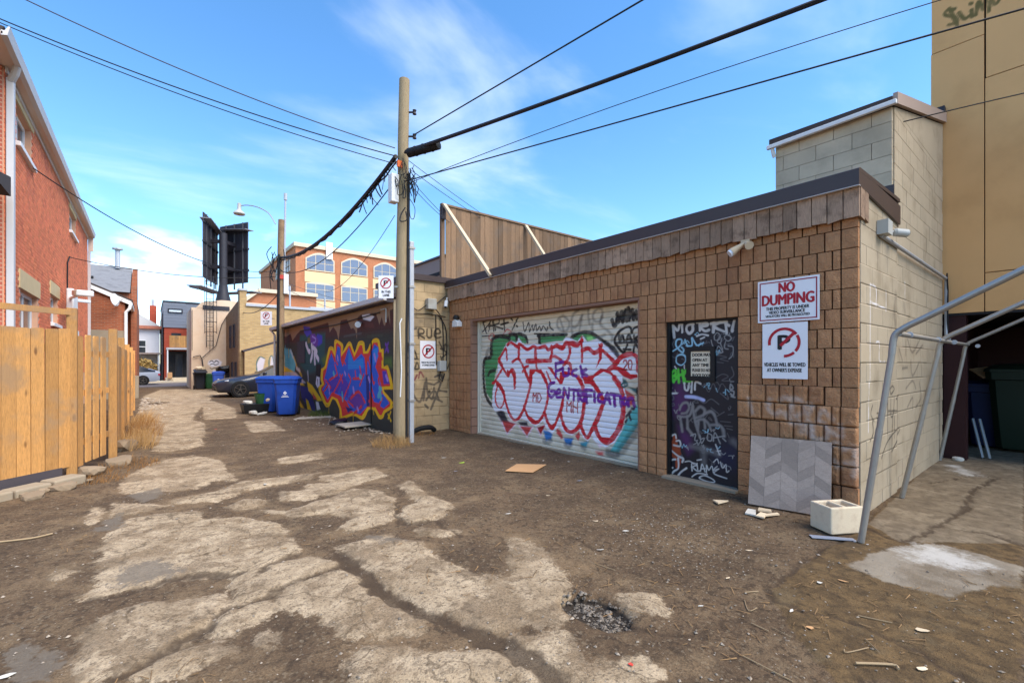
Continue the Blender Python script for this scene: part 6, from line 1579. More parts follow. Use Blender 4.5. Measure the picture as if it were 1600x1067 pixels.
# NO DUMPING
w, h = .615, .47; t_, pl, u, v, n, at = sign_frame('warning_sign', 'white sign with red border reading NO DUMPING on the brick wall', 'x', (XF-.022, 2.325, 2.005), w, h)
m = MB(); b = .012; e = .02
for x0, y0, x1, y1 in ((e, e, w-e, e+b), (e, h-e-b, w-e, h-e), (e, e+b, e+b, h-e-b), (w-e-b, e+b, w-e, h-e-b)):
    m.add([at(x0, y0), at(x1, y0), at(x1, y1), at(x0, y1)], [(0, 1, 2, 3)])
m.build('border', MAT['sign_maroon'], t_)
letters(t_, at, u, v, 'NO', .225, .325, .155, .105, 'sign_red', .008); letters(t_, at, u, v, 'DUMPING', .05, .19, .515, .115, 'sign_red', .008)
letters(t_, at, u, v, 'THIS PROPERTY IS UNDER', .09, .135, .43, .033, bold=.01); letters(t_, at, u, v, 'VIDEO SURVEILLANCE', .12, .092, .36, .033, bold=.01); letters(t_, at, u, v, 'VIOLATORS WILL BE PROSECUTED', .085, .055, .44, .026, bold=.01)
# tow-away
w, h = .455, .615; t_, pl, u, v, n, at = sign_frame('parking_sign', 'white sign with faded no-parking ring reading VEHICLES WILL BE TOWED', 'x', (XF-.022, 2.275, 1.375), w, h)
nopark(t_, at, u, v, .225, .40, .165, ((35, 190), (-40, 30), (-90, -48)), (-.35, 1)); letters(t_, at, u, v, 'VEHICLES WILL BE TOWED', .02, .135, .415, .042, bold=.01); letters(t_, at, u, v, "AT OWNER'S EXPENSE", .05, .075, .35, .042, bold=.01)
# smaller tow-away sign on the annex
w, h = .41, .63; t_, pl, u, v, n, at = sign_frame('parking_sign', 'white no-parking sign on the tagged tan block wall by the pole', 'y', (4.76, 9.272, 1.42), w, h)
nopark(t_, at, u, v, .205, .39, .155); letters(t_, at, u, v, 'VEHICLES WILL BE TOWED', .03, .12, .35, .04, bold=.01); letters(t_, at, u, v, "AT OWNER'S EXPENSE", .05, .06, .31, .04, bold=.01)
# lane sign on the tall pole, turned to face down the lane
uu = Vector((RX, RY, 0)); c0 = off(P1, -.37, -.14)
t_, pl, u, v, n, at = sign_frame('lane_sign', 'white no-parking sign reading IN THIS LANE mounted on the tall pole', uu, (c0[0], c0[1], 2.78), .285, .43)
nopark(t_, at, u, v, .14, .285, .105); letters(t_, at, u, v, 'IN THIS', .06, .10, .17, .045, bold=.01); letters(t_, at, u, v, 'LANE', .085, .035, .12, .045, bold=.01)
m = MB(); k = at(.30, .22, -.01); m.beam(k, k+u*.06, .03, .03); m.build('bracket', MAT['galv'], t_)
c0 = off(P2, -.60, -.2); t_, pl, u, v, n, at = sign_frame('lane_sign', 'small weathered no-parking sign on the second pole', uu, (c0[0], c0[1], 2.95), .42, .52)
nopark(t_, at, u, v, .21, .36, .13); letters(t_, at, u, v, 'IN THIS', .09, .12, .24, .06, bold=.01); letters(t_, at, u, v, 'LANE', .13, .04, .16, .055, bold=.01)
m = MB(); k = at(.42, .25, -.01); m.beam(k, k+u*.1, .03, .03); m.build('bracket', MAT['galv'], t_)
# ---------------------------------------------------------------- cameras, lights and boxes on the walls
def bullet(label, base, d, L=.2, r=.04, mat='white_plastic'):
    t_ = thing('security_camera', label, 'camera', base); b = Vector(base); d = Vector(d).normalized()
    m = MB(); m.tube([b, b+d*.10], .018, 8); m.build('bracket', MAT[mat], t_)
    m = MB(); m.tube([b+d*.08, b+d*.10, b+d*(.10+L), b+d*(.11+L)], [r*.6, r, r, r*.8], 12); m.build('body', MAT[mat], t_, smooth=True)
    m = MB(); m.tube([b+d*(.108+L), b+d*(.116+L)], r*.7, 12); m.build('lens', MAT['black'], t_); return t_
t_ = thing('wall_lamp', 'small tan twin spotlight under the fascia above the steel door', 'light', (5.44, 2.47, 2.93))
m = MB(); m.box(5.43, 2.40, 2.95, 5.50, 2.50, 2.985); m.build('base', MAT['chip'], t_)
for dy, dz in ((.12, -.10), (-.08, -.06)):
    m = MB(); p = Vector((5.44, 2.45, 2.95)); q = p+Vector((-.08, dy, dz)); m.tube([p, p.lerp(q, .4), q], [.015, .03, .05], 10); m.build('lamp_head', MAT['chip'], t_, smooth=True)
m = MB(); p = Vector((5.36, 2.57, 2.85)); m.tube([p, p+Vector((-.02, .02, -.02))], .043, 10); m.build('bulb', MAT['lens'], t_)
t_ = bullet('white bullet camera with box high on the block side wall', (6.45, 1.37, 3.02), (.6, -.5, -.08), .13, .045, 'grey_box')
m = MB(); m.box(6.12, 1.28, 2.93, 6.30, 1.378, 3.08); m.build('junction_box', MAT['grey_box'], t_)
cd = thing('wall_conduit', 'grey conduit running along the block side wall to the carport', 'conduit', (6.2, 1.36, 2.9))
m = MB(); m.tube([(6.2, 1.355, 2.93), (10.0, 1.36, 2.90), (10.0, 1.36, 2.0), (10.06, 1.33, 1.92)], .022, 8); m.build('pipe', MAT['galv_dull'], cd)
m = MB(); m.tube([(9.95, 1.345, 2.98), (10.0, 1.34, 2.7), (9.97, 1.34, 2.3), (10.01, 1.34, 1.95)], .01, 6); m.build('cable', MAT['cable'], cd)
t_ = thing('dome_camera', 'white dome camera on the brick left of the roll-up door', 'camera', (5.48, 8.72, 2.45))
m = MB(); m.prism([(8.66, 2.36), (8.90, 2.36), (8.88, 2.50), (8.78, 2.53), (8.66, 2.46)], 'x', 5.36, 5.485); m.build('bracket', MAT['white_plastic'], t_, bev=.01)
m = MB(); m.lathe([(.02, .085), (.06, .06), (.075, .02), (.07, -.01)], (5.40, 8.78, 2.545), 14); m.build('dome', MAT['black'], t_, smooth=True)
bullet('white bullet camera at the left end of the wooden fascia', (5.42, 9.21, 3.06), (-.25, -.25, -.6), .16, .045)
t_ = thing('junction_box', 'grey junction box with loose cables on the tan block wall', 'box', (5.0, 9.26, 2.8))
m = MB(); m.box(4.89, 9.13, 2.76, 5.11, 9.27, 3.0); m.build('box', MAT['grey_box'], t_, bev=.012)
for pts in ([(4.9, 9.22, 2.86), (4.7, 9.24, 2.72), (4.55, 9.25, 2.78), (4.4, 9.25, 2.68)], [(5.1, 9.22, 2.85), (5.25, 9.24, 2.98), (5.4, 9.24, 3.1)], [(4.4, 9.25, 2.62), (4.9, 9.25, 2.66), (5.4, 9.25, 2.62)], [(5.1, 9.22, 2.8), (5.32, 9.25, 2.5), (5.34, 9.25, 1.6), (5.28, 9.24, 1.45)], [(5.2, 9.25, 2.66), (5.42, 9.25, 2.3), (5.43, 9.25, 1.4)], [(5.15, 9.25, 2.66), (5.16, 9.25, 1.5)]):
    m = MB(); m.tube(catmull(pts, 5), .011, 6); m.build('cable', MAT['cable'], t_)
t_ = thing('meter_box', 'small grey meter box right of the no-parking sign', 'box', (5.27, 9.25, 1.4))
m = MB(); m.box(5.19, 9.14, 1.36, 5.37, 9.27, 1.60); m.build('box', MAT['grey_box'], t_, bev=.015)
m = MB(); m.tube([(5.24, 9.2, 1.36), (5.22, 9.22, 1.2), (5.3, 9.22, 1.12), (5.36, 9.22, 1.3)], .014, 6); m.build('cable', MAT['cable'], t_)
m = MB(); m.tube([(4.13, 11.2, 2.55), (4.05, 11.15, 2.52), (3.98, 11.0, 2.48)], [.03, .06, .075], 10); t_ = m.build('flood_light', MAT['white_plastic'], smooth=True); tag(t_, 'white floodlight under the mural building gutter', 'light')
# ---------------------------------------------------------------- galvanised shelter frame on the right
fr = thing('shelter_frame', 'bare galvanised steel shelter frame leaning over the concrete apron', 'metal frame', (4.76, 1.0, 0))
for x, yb_0, yt, zt in ((4.76, 1.18, .95, 1.80), (6.70, 1.28, .95, 1.80), (9.74, 1.40, 1.10, 1.84)):
    bot = Vector((x, yb_0, .02)); elb = Vector((x, yt, zt)); slope = Vector((0, -.87, .50)).normalized()
    ridge = elb+slope*((yt+1.4)/.87)
    m = MB(); m.tube([bot, bot.lerp(elb, .55)], .026, 12); m.tube([bot.lerp(elb, .5), bot.lerp(elb, .93)], .0235, 12); lg = m.build('leg', MAT['galv'], fr, smooth=True)
    m = MB(); m.box(x-.05, yb_0-.05, 0, x+.05, yb_0+.05, .012); m.build('foot_plate', MAT['galv_dull'], lg)
    m = MB(); m.tube(catmull([tuple(bot.lerp(elb, .90)), tuple(elb-Vector((0, -.005, .03))), tuple(elb+slope*.07), tuple(elb+slope*.2)], 6)+[tuple(ridge)], .025, 12); m.build('rafter', MAT['galv'], fr, smooth=True)
    r2 = Vector((x, -3.75, 1.80)); m = MB(); m.tube([ridge, r2], .029, 12); m.build('rafter', MAT['galv'], fr, smooth=True)
    m = MB(); m.tube([r2, (x, -4.0, .02)], .029, 12); m.build('leg', MAT['galv'], fr, smooth=True)
for y, z in ((.95, 1.785), (-1.4, 3.13), (-3.75, 1.79)):
    m = MB(); m.tube([(4.76, y-.02 if y > 0 else y, z), (6.70, y-.02 if y > 0 else y, z), (9.74, y+.13 if y > 0 else y, z+.04)], .02, 10); m.build('purlin', MAT['galv'], fr, smooth=True)
for x in (5.1, 6.35, 7.3, 9.2): m = MB(); m.tube([(x, .925, 1.79), (x+.012, .925, 1.79)], .027, 10); m.build('collar', MAT['galv_dull'], fr)
# ---------------------------------------------------------------- wheeled bins
def bin_(label, loc, rz, body, lid=None, group=None, s=1.0, emblem=False, open_=False):
    t_ = thing('wheeled_bin', label, 'bin', loc, rz, group, local=True); lid = lid or body
    W, D, Hh = .58*s, .66*s, .98*s
    def ring(z, k): a, b = W/2*k, D/2*k; c = .06*s; return [(-a+c,-b,z),(a-c,-b,z),(a,-b+c,z),(a,b-c,z),(a-c,b,z),(-a+c,b,z),(-a,b-c,z),(-a,-b+c,z)]
    m = MB(); R_ = [ring(.05*s, .74), ring(.08*s, .78), ring(.55*s, .89), ring(Hh-.1*s, .95), ring(Hh-.09*s, 1.04), ring(Hh, 1.05)]
    vs = sum(R_, []); fs = [(i*8+k, i*8+(k+1) % 8, i*8+8+(k+1) % 8, i*8+8+k) for i in range(5) for k in range(8)]+[tuple(range(8))[::-1], tuple(range(40, 48))]
    m.add(vs, fs); m.build('body', MAT[body], t_, smooth=True, ang=35)
    m = MB(); L_ = [ring(Hh+.004, 1.09), ring(Hh+.035*s, 1.09), ring(Hh+.085*s, .86), ring(Hh+.10*s, .5)]
    vs = sum(L_, []); fs = [(i*8+k, i*8+(k+1) % 8, i*8+8+(k+1) % 8, i*8+8+k) for i in range(3) for k in range(8)]+[tuple(range(8))[::-1], tuple(range(24, 32))]
    m.add(vs, fs); lo = m.build('lid', MAT[lid], t_, smooth=True, ang=35)
    if open_: lo.rotation_euler = (R(14), 0, 0); lo.location = (0, -.12, .10)
    m = MB(); m.tube([(-W*.4, D*.56, Hh-.02), (-W*.4, D*.66, Hh+.02), (W*.4, D*.66, Hh+.02), (W*.4, D*.56, Hh-.02)], .016*s, 8); m.build('handle', MAT[body], t_)
    for sx in (-1, 1): m = MB(); m.lathe([(.04, -.03), (.12*s, -.03), (.125*s, 0), (.12*s, .03), (.04, .03)], (sx*(W*.40), D*.36, .125*s), 14, 'x'); m.build('wheel', MAT['tyre'], t_)
    if emblem:
        z = .62*s; yy = -D/2*.91-.012; m = MB()
        for dx, dz in ((0, .04), (-.028, .01), (.028, .01), (0, -.02)): m.add([(dx, yy, z+dz-.026), (dx+.024, yy, z+dz), (dx, yy, z+dz+.026), (dx-.024, yy, z+dz)], [(0, 1, 2, 3)])
        for k, wv in enumerate((.07, .1)): m.add([(-wv, yy+.004, z-.075-k*.035), (wv, yy+.004, z-.075-k*.035), (wv, yy+.004, z-.06-k*.035), (-wv, yy+.004, z-.06-k*.035)], [(0, 1, 2, 3)])
        m.build('emblem', MAT['sign_white'], t_)
    return t_
FA = R(-24)
bin_('bright blue wheeled bin with white emblem, nearest one against the mural', (3.22, 14.70, 0), FA, 'bin_blue', emblem=True, s=1.08)
bin_('blue wheeled bin just left of and behind the bin with the white emblem', (3.00, 15.9, 0), R(-40), 'bin_blue', s=1.06)
bin_('third blue wheeled bin tucked behind the front pair at the mural', (3.30, 16.7, 0), R(-20), 'bin_blue', s=1.04)
bin_('pale blue bin in front of the black bags at the cream building', (3.05, 30.2, 0), R(-5), 'bin_blue_dull', emblem=True)
bin_('pale blue bin behind the hood of the dark car', (4.15, 30.6, 0), R(4), 'bin_blue_dull')
bin_('navy bin heaped with rubbish at the left edge of the cream building', (2.32, 32.2, 0), R(3), 'bin_black', open_=True)
bin_('dark green bin beside the heaped navy bin', (2.82, 32.4, 0), 0, 'bin_green', s=.85)
for k, (p, s, l) in enumerate([((3.5, 31.9, 1.15), (.5, .35, .32), 'black rubbish bag piled high against the cream wall'), ((3.85, 31.8, .75), (.4, .35, .5), 'black rubbish bag low beside the cream wall corner'), ((2.35, 32.1, 1.22), (.28, .25, .16), 'grey sack heaped on the navy bin')]):
    rock('rubbish_bag', p, s, 90+k, MAT['bag'] if k < 2 else MAT['chip'], label=l, cat='bag')
bin_('large dark green bin in the carport at the right edge', (11.9, .62, 0), R(-92), 'bin_green_shaded', s=1.42)
bin_('blue bin with cardboard on top in the dark carport', (12.1, 1.10-.08, 0), R(-90), 'bin_blue_shaded', s=1.15)
bin_('second dark green bin deeper in the carport', (11.95, -.55, 0), R(-88), 'bin_green_shaded', s=1.42)
m = MB(); m.beam((11.7, 1.2, 1.36), (11.9, .85, 1.42), .4, .02, up=(-.5, .2, .8)); tag(m.build('cardboard_flap', MAT['cardboard']), 'folded cardboard lying on the blue bin in the carport', 'cardboard')
for k, (y, l) in enumerate([(1.02, 'left of two pale pipes leaning in the carport'), (.94, 'right of two pale pipes leaning in the carport')]):
    m = MB(); m.tube([(10.5, y-.02, .02), (10.75, y+.12, .62)], .022, 8); tag(m.build('pipe', MAT['galv']), l, 'pipe')
rock('stone', (9.95, 1.22, .04), (.08, .07, .05), 120, MAT['white_trash'], label='white stone at the foot of the dark red pier')
# low black tray with rubbish by the bins
t_ = thing('storage_tray', 'low black plastic tray full of rubbish beside the blue bins', 'tray', (2.55, 15.9, 0))
m = MB(); x0, x1, y0, y1 = 2.2, 3.0, 15.6, 16.3; m.add([(x0+.06, y0+.06, .0), (x1-.06, y0+.06, .0), (x1-.06, y1-.06, .0), (x0+.06, y1-.06, .0), (x0, y0, .3), (x1, y0, .3), (x1, y1, .3), (x0, y1, .3)], [(0, 3, 2, 1), (0, 1, 5, 4), (1, 2, 6, 5), (2, 3, 7, 6), (3, 0, 4, 7), (4, 5, 6, 7)]); m.build('tub', MAT['black'], t_)
m = MB(); m.lathe([(.14, .3), (.2, .62), (.21, .62), (.19, .6)], (2.72, 15.85, 0), 14); tag(m.build('pot', MAT['bin_green'], smooth=True), 'green plastic pot standing in the black tray', 'pot')
for k, (p, s, l, mt) in enumerate([((2.35, 15.85, .36), (.16, .12, .06), 'white scrap lying in the black tray', 'white_trash'), ((2.92, 15.7, .42), (.14, .12, .12), 'pale crumpled bag beside the green pot', 'chip'), ((2.42, 15.35, .08), (.16, .1, .09), 'white crumpled bag on the ground before the tray', 'white_trash'), ((2.65, 15.3, .04), (.2, .1, .04), 'flattened white litter in front of the black tray', 'white_trash')]):
    rock('litter', p, s, 130+k, MAT[mt], label=l, cat='litter')
# ---------------------------------------------------------------- cars
def car(label, loc, rz, paint, s=1.0):
    t_ = thing('parked_car', label, 'car', loc, rz, None, local=True)
    # stations: x from nose, z sill, z shoulder, z top, half width sill/shoulder/top
    st = [(0.0, .36, .56, .60, .62, .66, .56), (.12, .22, .62, .70, .76, .80, .66), (.55, .20, .70, .80, .84, .88, .72), (1.25, .20, .78, .92, .86, .90, .74), (1.62, .20, .82, .99, .87, .91, .76), (2.25, .20, .86, 1.34, .87, .91, .60), (2.75, .20, .88, 1.43, .87, .91, .57), (3.35, .20, .90, 1.40, .87, .91, .57), (3.95, .21, .92, 1.18, .86, .90, .62), (4.35, .25, .92, 1.04, .82, .86, .68), (4.62, .34, .84, .93, .72, .76, .62)]
    secs = []
    for x, z0, z1, z2, w0, w1, w2 in st:
        h = [(w0*.94, z0), (w0, z0+(z1-z0)*.25), (w1, z0+(z1-z0)*.75), (w1*.985, z1), (w2, z2-.05 if z2-z1 > .2 else z2-.02), (w2*.55, z2)]
        secs.append([(x, -y, z) for y, z in h]+[(x, y, z) for y, z in h[::-1]])
    n = 12; body = MB(); glass = MB(); vs = sum(secs, [])
    bf, gf = [], []
    for i in range(len(st)-1):
        for k in range(n-1):
            f = (i*n+k, i*n+k+1, (i+1)*n+k+1, (i+1)*n+k)
            side = k in (3, 7) and 4 <= i <= 8; ws = (i == 4 and k in (4, 5, 6)) or (i == 7 and k in (4, 5, 6))
            (gf if side or ws else bf).append(f)
        bf.append((i*n+11, i*n, (i+1)*n, (i+1)*n+11))
    bf += [tuple(range(n))[::-1], tuple(range((len(st)-1)*n, len(st)*n))]
    body.add(vs, bf); b = recalc(body.build('body', MAT[paint], t_, smooth=True, ang=50))
    for nm, sel in (('windscreen', lambda i, k: i == 4 and k in (4, 5, 6)), ('rear_window', lambda i, k: i == 7 and k in (4, 5, 6)), ('side_window', lambda i, k: k == 3), ('side_window', lambda i, k: k == 7)):
        ff = [f for f in gf if sel(f[0]//n, f[0] % n)]; us = sorted({q for f in ff for q in f}); rm = {q: j for j, q in enumerate(us)}
        gm = MB(); gm.add([vs[q] for q in us], [tuple(rm[q] for q in f) for f in ff]); gm.build(nm, MAT['car_glass'], t_, smooth=True)
    for x in (2.72, 3.36):
        for sy in (-1, 1): m = MB(); m.beam((x, sy*.905, .90), (x+.05, sy*.60, 1.40), .06, .03); m.build('pillar', MAT[paint], b)
    for x in (.86, 3.66):
        for sy in (-1, 1):
            m = MB(); m.lathe([(.36, -.02), (.36, .02)], (x, sy*.885, .33), 24, 'y'); m.build('wheel_arch', MAT['black'], t_)
            m = MB(); m.lathe([(.20, -.10), (.30, -.11), (.325, -.07), (.325, .07), (.30, .11), (.20, .10)], (x, sy*.83, .325), 24, 'y'); w_ = m.build('wheel', MAT['tyre'], t_, smooth=True)
            m = MB(); m.lathe([(.20, -.01), (.21, -.02), (.228, .0), (.21, .02), (.20, .01)], (x, sy*.925, .325), 20, 'y', False); m.lathe([(.02, -.02), (.05, -.02), (.05, .02), (.02, .02)], (x, sy*.925, .325), 12, 'y')
            for a in range(5): q = R(a*72+10); m.beam((x, sy*.93, .325), (x+.2*math.cos(q), sy*.93, .325+.2*math.sin(q)), .05, .02)
            m.build('rim', MAT['rim'], w_)
    for sy in (-1, 1):
        m = MB(); m.beam((.10, sy*.50, .62), (.46, sy*.80, .70), .10, .07); m.build('headlight', MAT['lens'], t_, bev=.02)
        m = MB(); m.beam((1.72, sy*.93, .96), (1.80, sy*1.08, 1.0), .10, .12); m.build('mirror', MAT[paint], t_, bev=.03)
        m = MB(); m.box(4.45, sy*.70-.1, .68, 4.64, sy*.70+.1, .80); m.build('tail_light', MAT['sign_red'], t_)
    m = MB(); m.box(-.015, -.45, .28, .05, .45, .46); m.build('grille', MAT['black'], t_, bev=.02)
    for sy in (-1, 1):
        for x in (2.05, 2.98): m = MB(); m.box(x, sy*.895-.012, .80, x+.16, sy*.895+.022, .825); m.build('door_handle', MAT[paint], t_)
    t_.scale = (s, s, s); return t_
car('dark blue-black sedan parked nose out behind the mural building', (2.30, 24.6, 0), 0, 'car_dark', 1.07)
car('silver car parked on the far street by the white house', (-3.9, 41.4, .01), 0, 'car_silver', .98)

# ---------------------------------------------------------------- things lying by the wall
# chevron laminate sheet leaning on the brick
bd = thing('laminate_sheet', 'grey chevron-patterned laminate sheet leaning on the brick beside the steel door', 'board', (5.3, 2.28, 0))
O = Vector((5.10, 2.27, .02)); O2 = Vector((5.27, 1.56, .02)); ub = (O2-O).normalized(); top = Vector((5.475, 2.17, .0))
vb = (Vector((.19, -.0, .78))).normalized(); vb = (vb-ub*vb.dot(ub)).normalized(); nb_ = ub.cross(vb); nb_ = -nb_ if nb_.x > 0 else nb_
Wb, Hb = .74, .74
m = MB(); vs = [O+ub*a*Wb+vb*b*Hb-nb_*d for d in (.003, .016) for a, b in ((0, 0), (1, 0), (1, 1), (0, 1))]
m.add(vs, [(0, 3, 2, 1), (4, 5, 6, 7), (0, 1, 5, 4), (1, 2, 6, 5), (2, 3, 7, 6), (3, 0, 4, 7)]); m.build('sheet', MAT['board_a'], bd)
def clip(poly, ax, val, keep_lo):
    o = []
    for i in range(len(poly)):
        p, q = poly[i], poly[(i+1) % len(poly)]; ip = (p[ax] <= val) == keep_lo or p[ax] == val; iq = (q[ax] <= val) == keep_lo or q[ax] == val
        if ip: o.append(p)
        if ip != iq: t_ = (val-p[ax])/(q[ax]-p[ax]); o.append((p[0]+(q[0]-p[0])*t_, p[1]+(q[1]-p[1])*t_))
    return o
cw = .15
for ci in range(5):
    for ri in range(-2, 9):
        x0, x1 = ci*cw, (ci+1)*cw; s = .10 if ci % 2 else -.10; z0 = ri*.10+(0 if ci % 2 else .10)
        p = [(x0+.001, z0), (x1-.001, z0+s), (x1-.001, z0+s+.098), (x0+.001, z0+.098)]
        for ax, val, lo in ((0, 0, False), (0, Wb, True), (1, 0, False), (1, Hb, True)):
            p = clip(p, ax, val, lo) if p else p
        if len(p) >= 3:
            m = MB(); k = len(p); q0 = [O+ub*a+vb*b for a, b in p]; q1 = [O+ub*a+vb*b-nb_*.003 for a, b in p]
            m.add([w_+nb_*.0012 for w_ in q0]+q1, [tuple(range(k)), tuple(range(k, 2*k))[::-1]]+[(i, k+i, k+(i+1) % k, (i+1) % k) for i in range(k)]); recalc(m.build('strip', MAT['board_a'], bd))
# cinder block
cbk = thing('cinder_block', 'pale two-cell concrete block standing by the garage corner', 'concrete block', (4.98, 1.42, .01), R(-30), local=True)
m = MB(); L_, W_, Hk = .34, .24, .24; wl_ = .035
m = MB()
xs = [-L_/2, -L_/2+wl_, -wl_/2, wl_/2, L_/2-wl_, L_/2]; ys = [-W_/2, -W_/2+wl_, W_/2-wl_, W_/2]; idx = {}
import bmesh
b = bmesh.new()
for i, x in enumerate(xs):
    for j, y in enumerate(ys): idx[i, j] = b.verts.new((x, y, 0))
for i in range(5):
    for j in range(3):
        if not (j == 1 and i in (1, 3)): b.faces.new([idx[i, j], idx[i+1, j], idx[i+1, j+1], idx[i, j+1]])
ex = bmesh.ops.extrude_face_region(b, geom=list(b.faces)); bmesh.ops.translate(b, verts=[v for v in ex['geom'] if isinstance(v, bmesh.types.BMVert)], vec=(0, 0, Hk))
b.faces.new([idx[1, 1], idx[2, 1], idx[2, 2], idx[1, 2]]); b.faces.new([idx[3, 1], idx[4, 1], idx[4, 2], idx[3, 2]])
bmesh.ops.recalc_face_normals(b, faces=b.faces); me = bpy.data.meshes.new('block'); b.to_mesh(me); b.free(); me.materials.append(MAT['cinder'])
o = put('block', me, cbk); bv = o.modifiers.new('bevel', 'BEVEL'); bv.width = .012; bv.segments = 2; bv.limit_method = 'ANGLE'; bv.angle_limit = R(50)
# litter
def sheet(name, label, c, poly, mat, th=.004, rz=0, tilt=(0, 0), cat='litter', curl=0.0):
    ca, sa = math.cos(rz), math.sin(rz); m = MB(); n = len(poly); P_ = []
    z0 = gz(c[0], c[1])+(c[2] if len(c) > 2 else .006)
    for x, y in poly:
        X_, Y_ = x*ca-y*sa, x*sa+y*ca; P_.append((c[0]+X_, c[1]+Y_, z0+abs(tilt[0]*x)+abs(tilt[1]*y)+curl*(x*x+y*y)))
    m.add(P_+[(a, b, z+th) for a, b, z in P_], [tuple(range(n))[::-1], tuple(range(n, 2*n))]+[(i, (i+1) % n, n+(i+1) % n, n+i) for i in range(n)])
    o = m.build(name, MAT[mat]); return tag(o, label, cat)
sheet('cardboard_sheet', 'flat piece of brown cardboard on the dirt before the roll-up door', (4.27, 5.05), [(-.33, -.02), (-.02, -.27), (.40, .06), (.02, .30)], 'cardboard', .006, R(-12), (.02, .02), 'cardboard')
sheet('weathered_board', 'pale weathered board lying at the foot of the mural', (3.85, 10.9, .03), [(-.5, -.3), (.42, -.42), (.5, .2), (-.2, .42)], 'weathered_board', .03, R(20), (.05, .02), 'board')
sheet('weathered_board', 'whitish board on the ground beside the front blue bin', (3.65, 13.6, .01), [(-.55, -.12), (.4, -.3), (.5, .08), (-.3, .25)], 'weathered_board', .02, 0, (0, 0), 'board')
sheet('metal_strip', 'grey metal strip on the apron below the concrete block', (4.70, 1.37), [(-.17, -.035), (.17, -.03), (.17, .03), (-.17, .04)], 'grey_trash', .004, R(-52), (.03, 0))
sheet('drywall_piece', 'cream triangular drywall offcut on the dirt before the steel door', (4.92, 2.50), [(-.02, .07), (.11, -.02), (-.06, -.05)], 'chip', .014, R(-20), (.1, .1))
for k, (x, y, rz, w, h, mt, l) in enumerate([(4.83, 2.12, 20, .10, .05, 'white_trash', 'white drywall slab in the pile by the laminate sheet'), (4.93, 2.03, -60, .065, .05, 'chip', 'tan upright drywall chunk leaning on the laminate sheet'), (4.79, 2.0, 10, .08, .04, 'chip', 'pinkish drywall scrap in front of the laminate sheet'), (4.89, 1.95, -25, .09, .025, 'chip', 'narrow cream drywall strip in the pile by the laminate sheet')]):
    sheet('drywall_piece', l, (x, y), [(-w, -h), (w*.9, -h*.8), (w, h*.7), (-w*.7, h)], mt, .014, R(rz), (.15 if k else .05, .6 if k == 1 else .05))
bits = [(931, 815, .045, .02, 'chip', 'flat tan chip left of the white paper scrap mid-ground'), (978, 831, .05, .03, 'white_trash', 'crumpled white paper scrap on the dirt before the steel door'), (905, 751, .06, .02, 'grey_trash', 'flat grey plastic piece right of the cardboard'), (693, 716, .06, .03, 'white_trash', 'small white scrap left of the yellow-green one'), (722, 724, .08, .04, 'green_trash', 'yellow-green crushed wrapper on the dirt'), (712, 737, .05, .02, 'grey_trash', 'pale grey scrap below the yellow-green wrapper'), (795, 803, .05, .012, 'white_trash', 'thin white strip on the bare dirt mid-ground'), (1095, 948, .03, .01, 'white_trash', 'white bit with a dark stem in the lower middle'), (986, 1045, .02, .018, 'red_trash', 'small orange-red cap at the bottom of the lane'), (1280, 914, .03, .02, 'white_trash', 'white pebble-like scrap on the brown apron'), (1236, 790+168, .03, .015, 'white_trash', 'white scrap at the apron corner below the twigs'), (1440, 990, .09, .03, 'chip', 'curled pale bark-like strip at lower right'), (1440, 1051, .05, .03, 'chip', 'crushed pale carton at the bottom right edge'), (5, 1056, .06, .03, 'white_trash', 'white scrap at the lower left corner'), (338, 670, .06, .03, 'red_trash', 'faded red scrap far down the lane'), (415, 759, .04, .03, 'white_trash', 'white scrap on the pale slab in mid-lane'), (939, 861, .05, .01, 'white_trash', 'slim white sliver in the dirt right of the pale slab'), (856, 760+15, .035, .015, 'chip', 'tan scrap on the dirt below the cardboard'), (1137, 905, .03, .015, 'chip', 'pale chip at the edge of the apron'), (1316, 911, .02, .05, 'cardboard', 'short orange-brown cardboard tube on the apron'), (1265, 985, .035, .025, 'cardboard', 'tan dead leaf at the lower right'), (800, 717, .06, .02, 'white_trash', 'white scrap left of the cardboard by the roll-up door'), (849, 720, .04, .02, 'white_trash', 'white scrap behind the cardboard'), (889, 722, .03, .03, 'white_trash', 'folded white scrap near the roll-up threshold'), (1170, 862, .04, .012, 'chip', 'pale splinter on the gravelly dirt'), (245, 640, .10, .05, 'white_trash', 'white rubble scrap at the fence end')]
def gp(px, py):
    u = (px-800)/711; s_, c_ = math.sin(R(38.6)), math.cos(R(38.6)); t_ = 1.55*711/(py-567); return (t_*(s_+u*c_), t_*(c_-u*s_))
rs = np.random.RandomState(31)
for px, py, a, b, mt, l in bits:
    c = gp(px, py); n = 7; a, b = a*.75, b*.75; poly = [(a*math.cos(2*math.pi*k/n)*rs.uniform(.4, 1.2), b*math.sin(2*math.pi*k/n)*rs.uniform(.4, 1.2)) for k in range(n)]
    sheet('litter', l, c, poly, mt, .0018, rs.uniform(-.9, .3), (.08, .12), curl=.6)
t_ = thing('tyre_scrap', 'torn black tyre scrap at the foot of the tan block wall', 'tyre', (4.75, 9.1, 0))
m = MB(); m.tube(catmull([(4.45, 9.05, .04), (4.6, 8.98, .12), (4.85, 8.97, .13), (5.0, 9.05, .05)], 6), .055, 8); m.build('carcass', MAT['tyre'], t_, smooth=True)
rock('rubbish_bag', (3.75, 11.7, .06), (.28, .18, .09), 140, MAT['bag'], label='flattened black bag at the foot of the mural lettering', cat='bag')
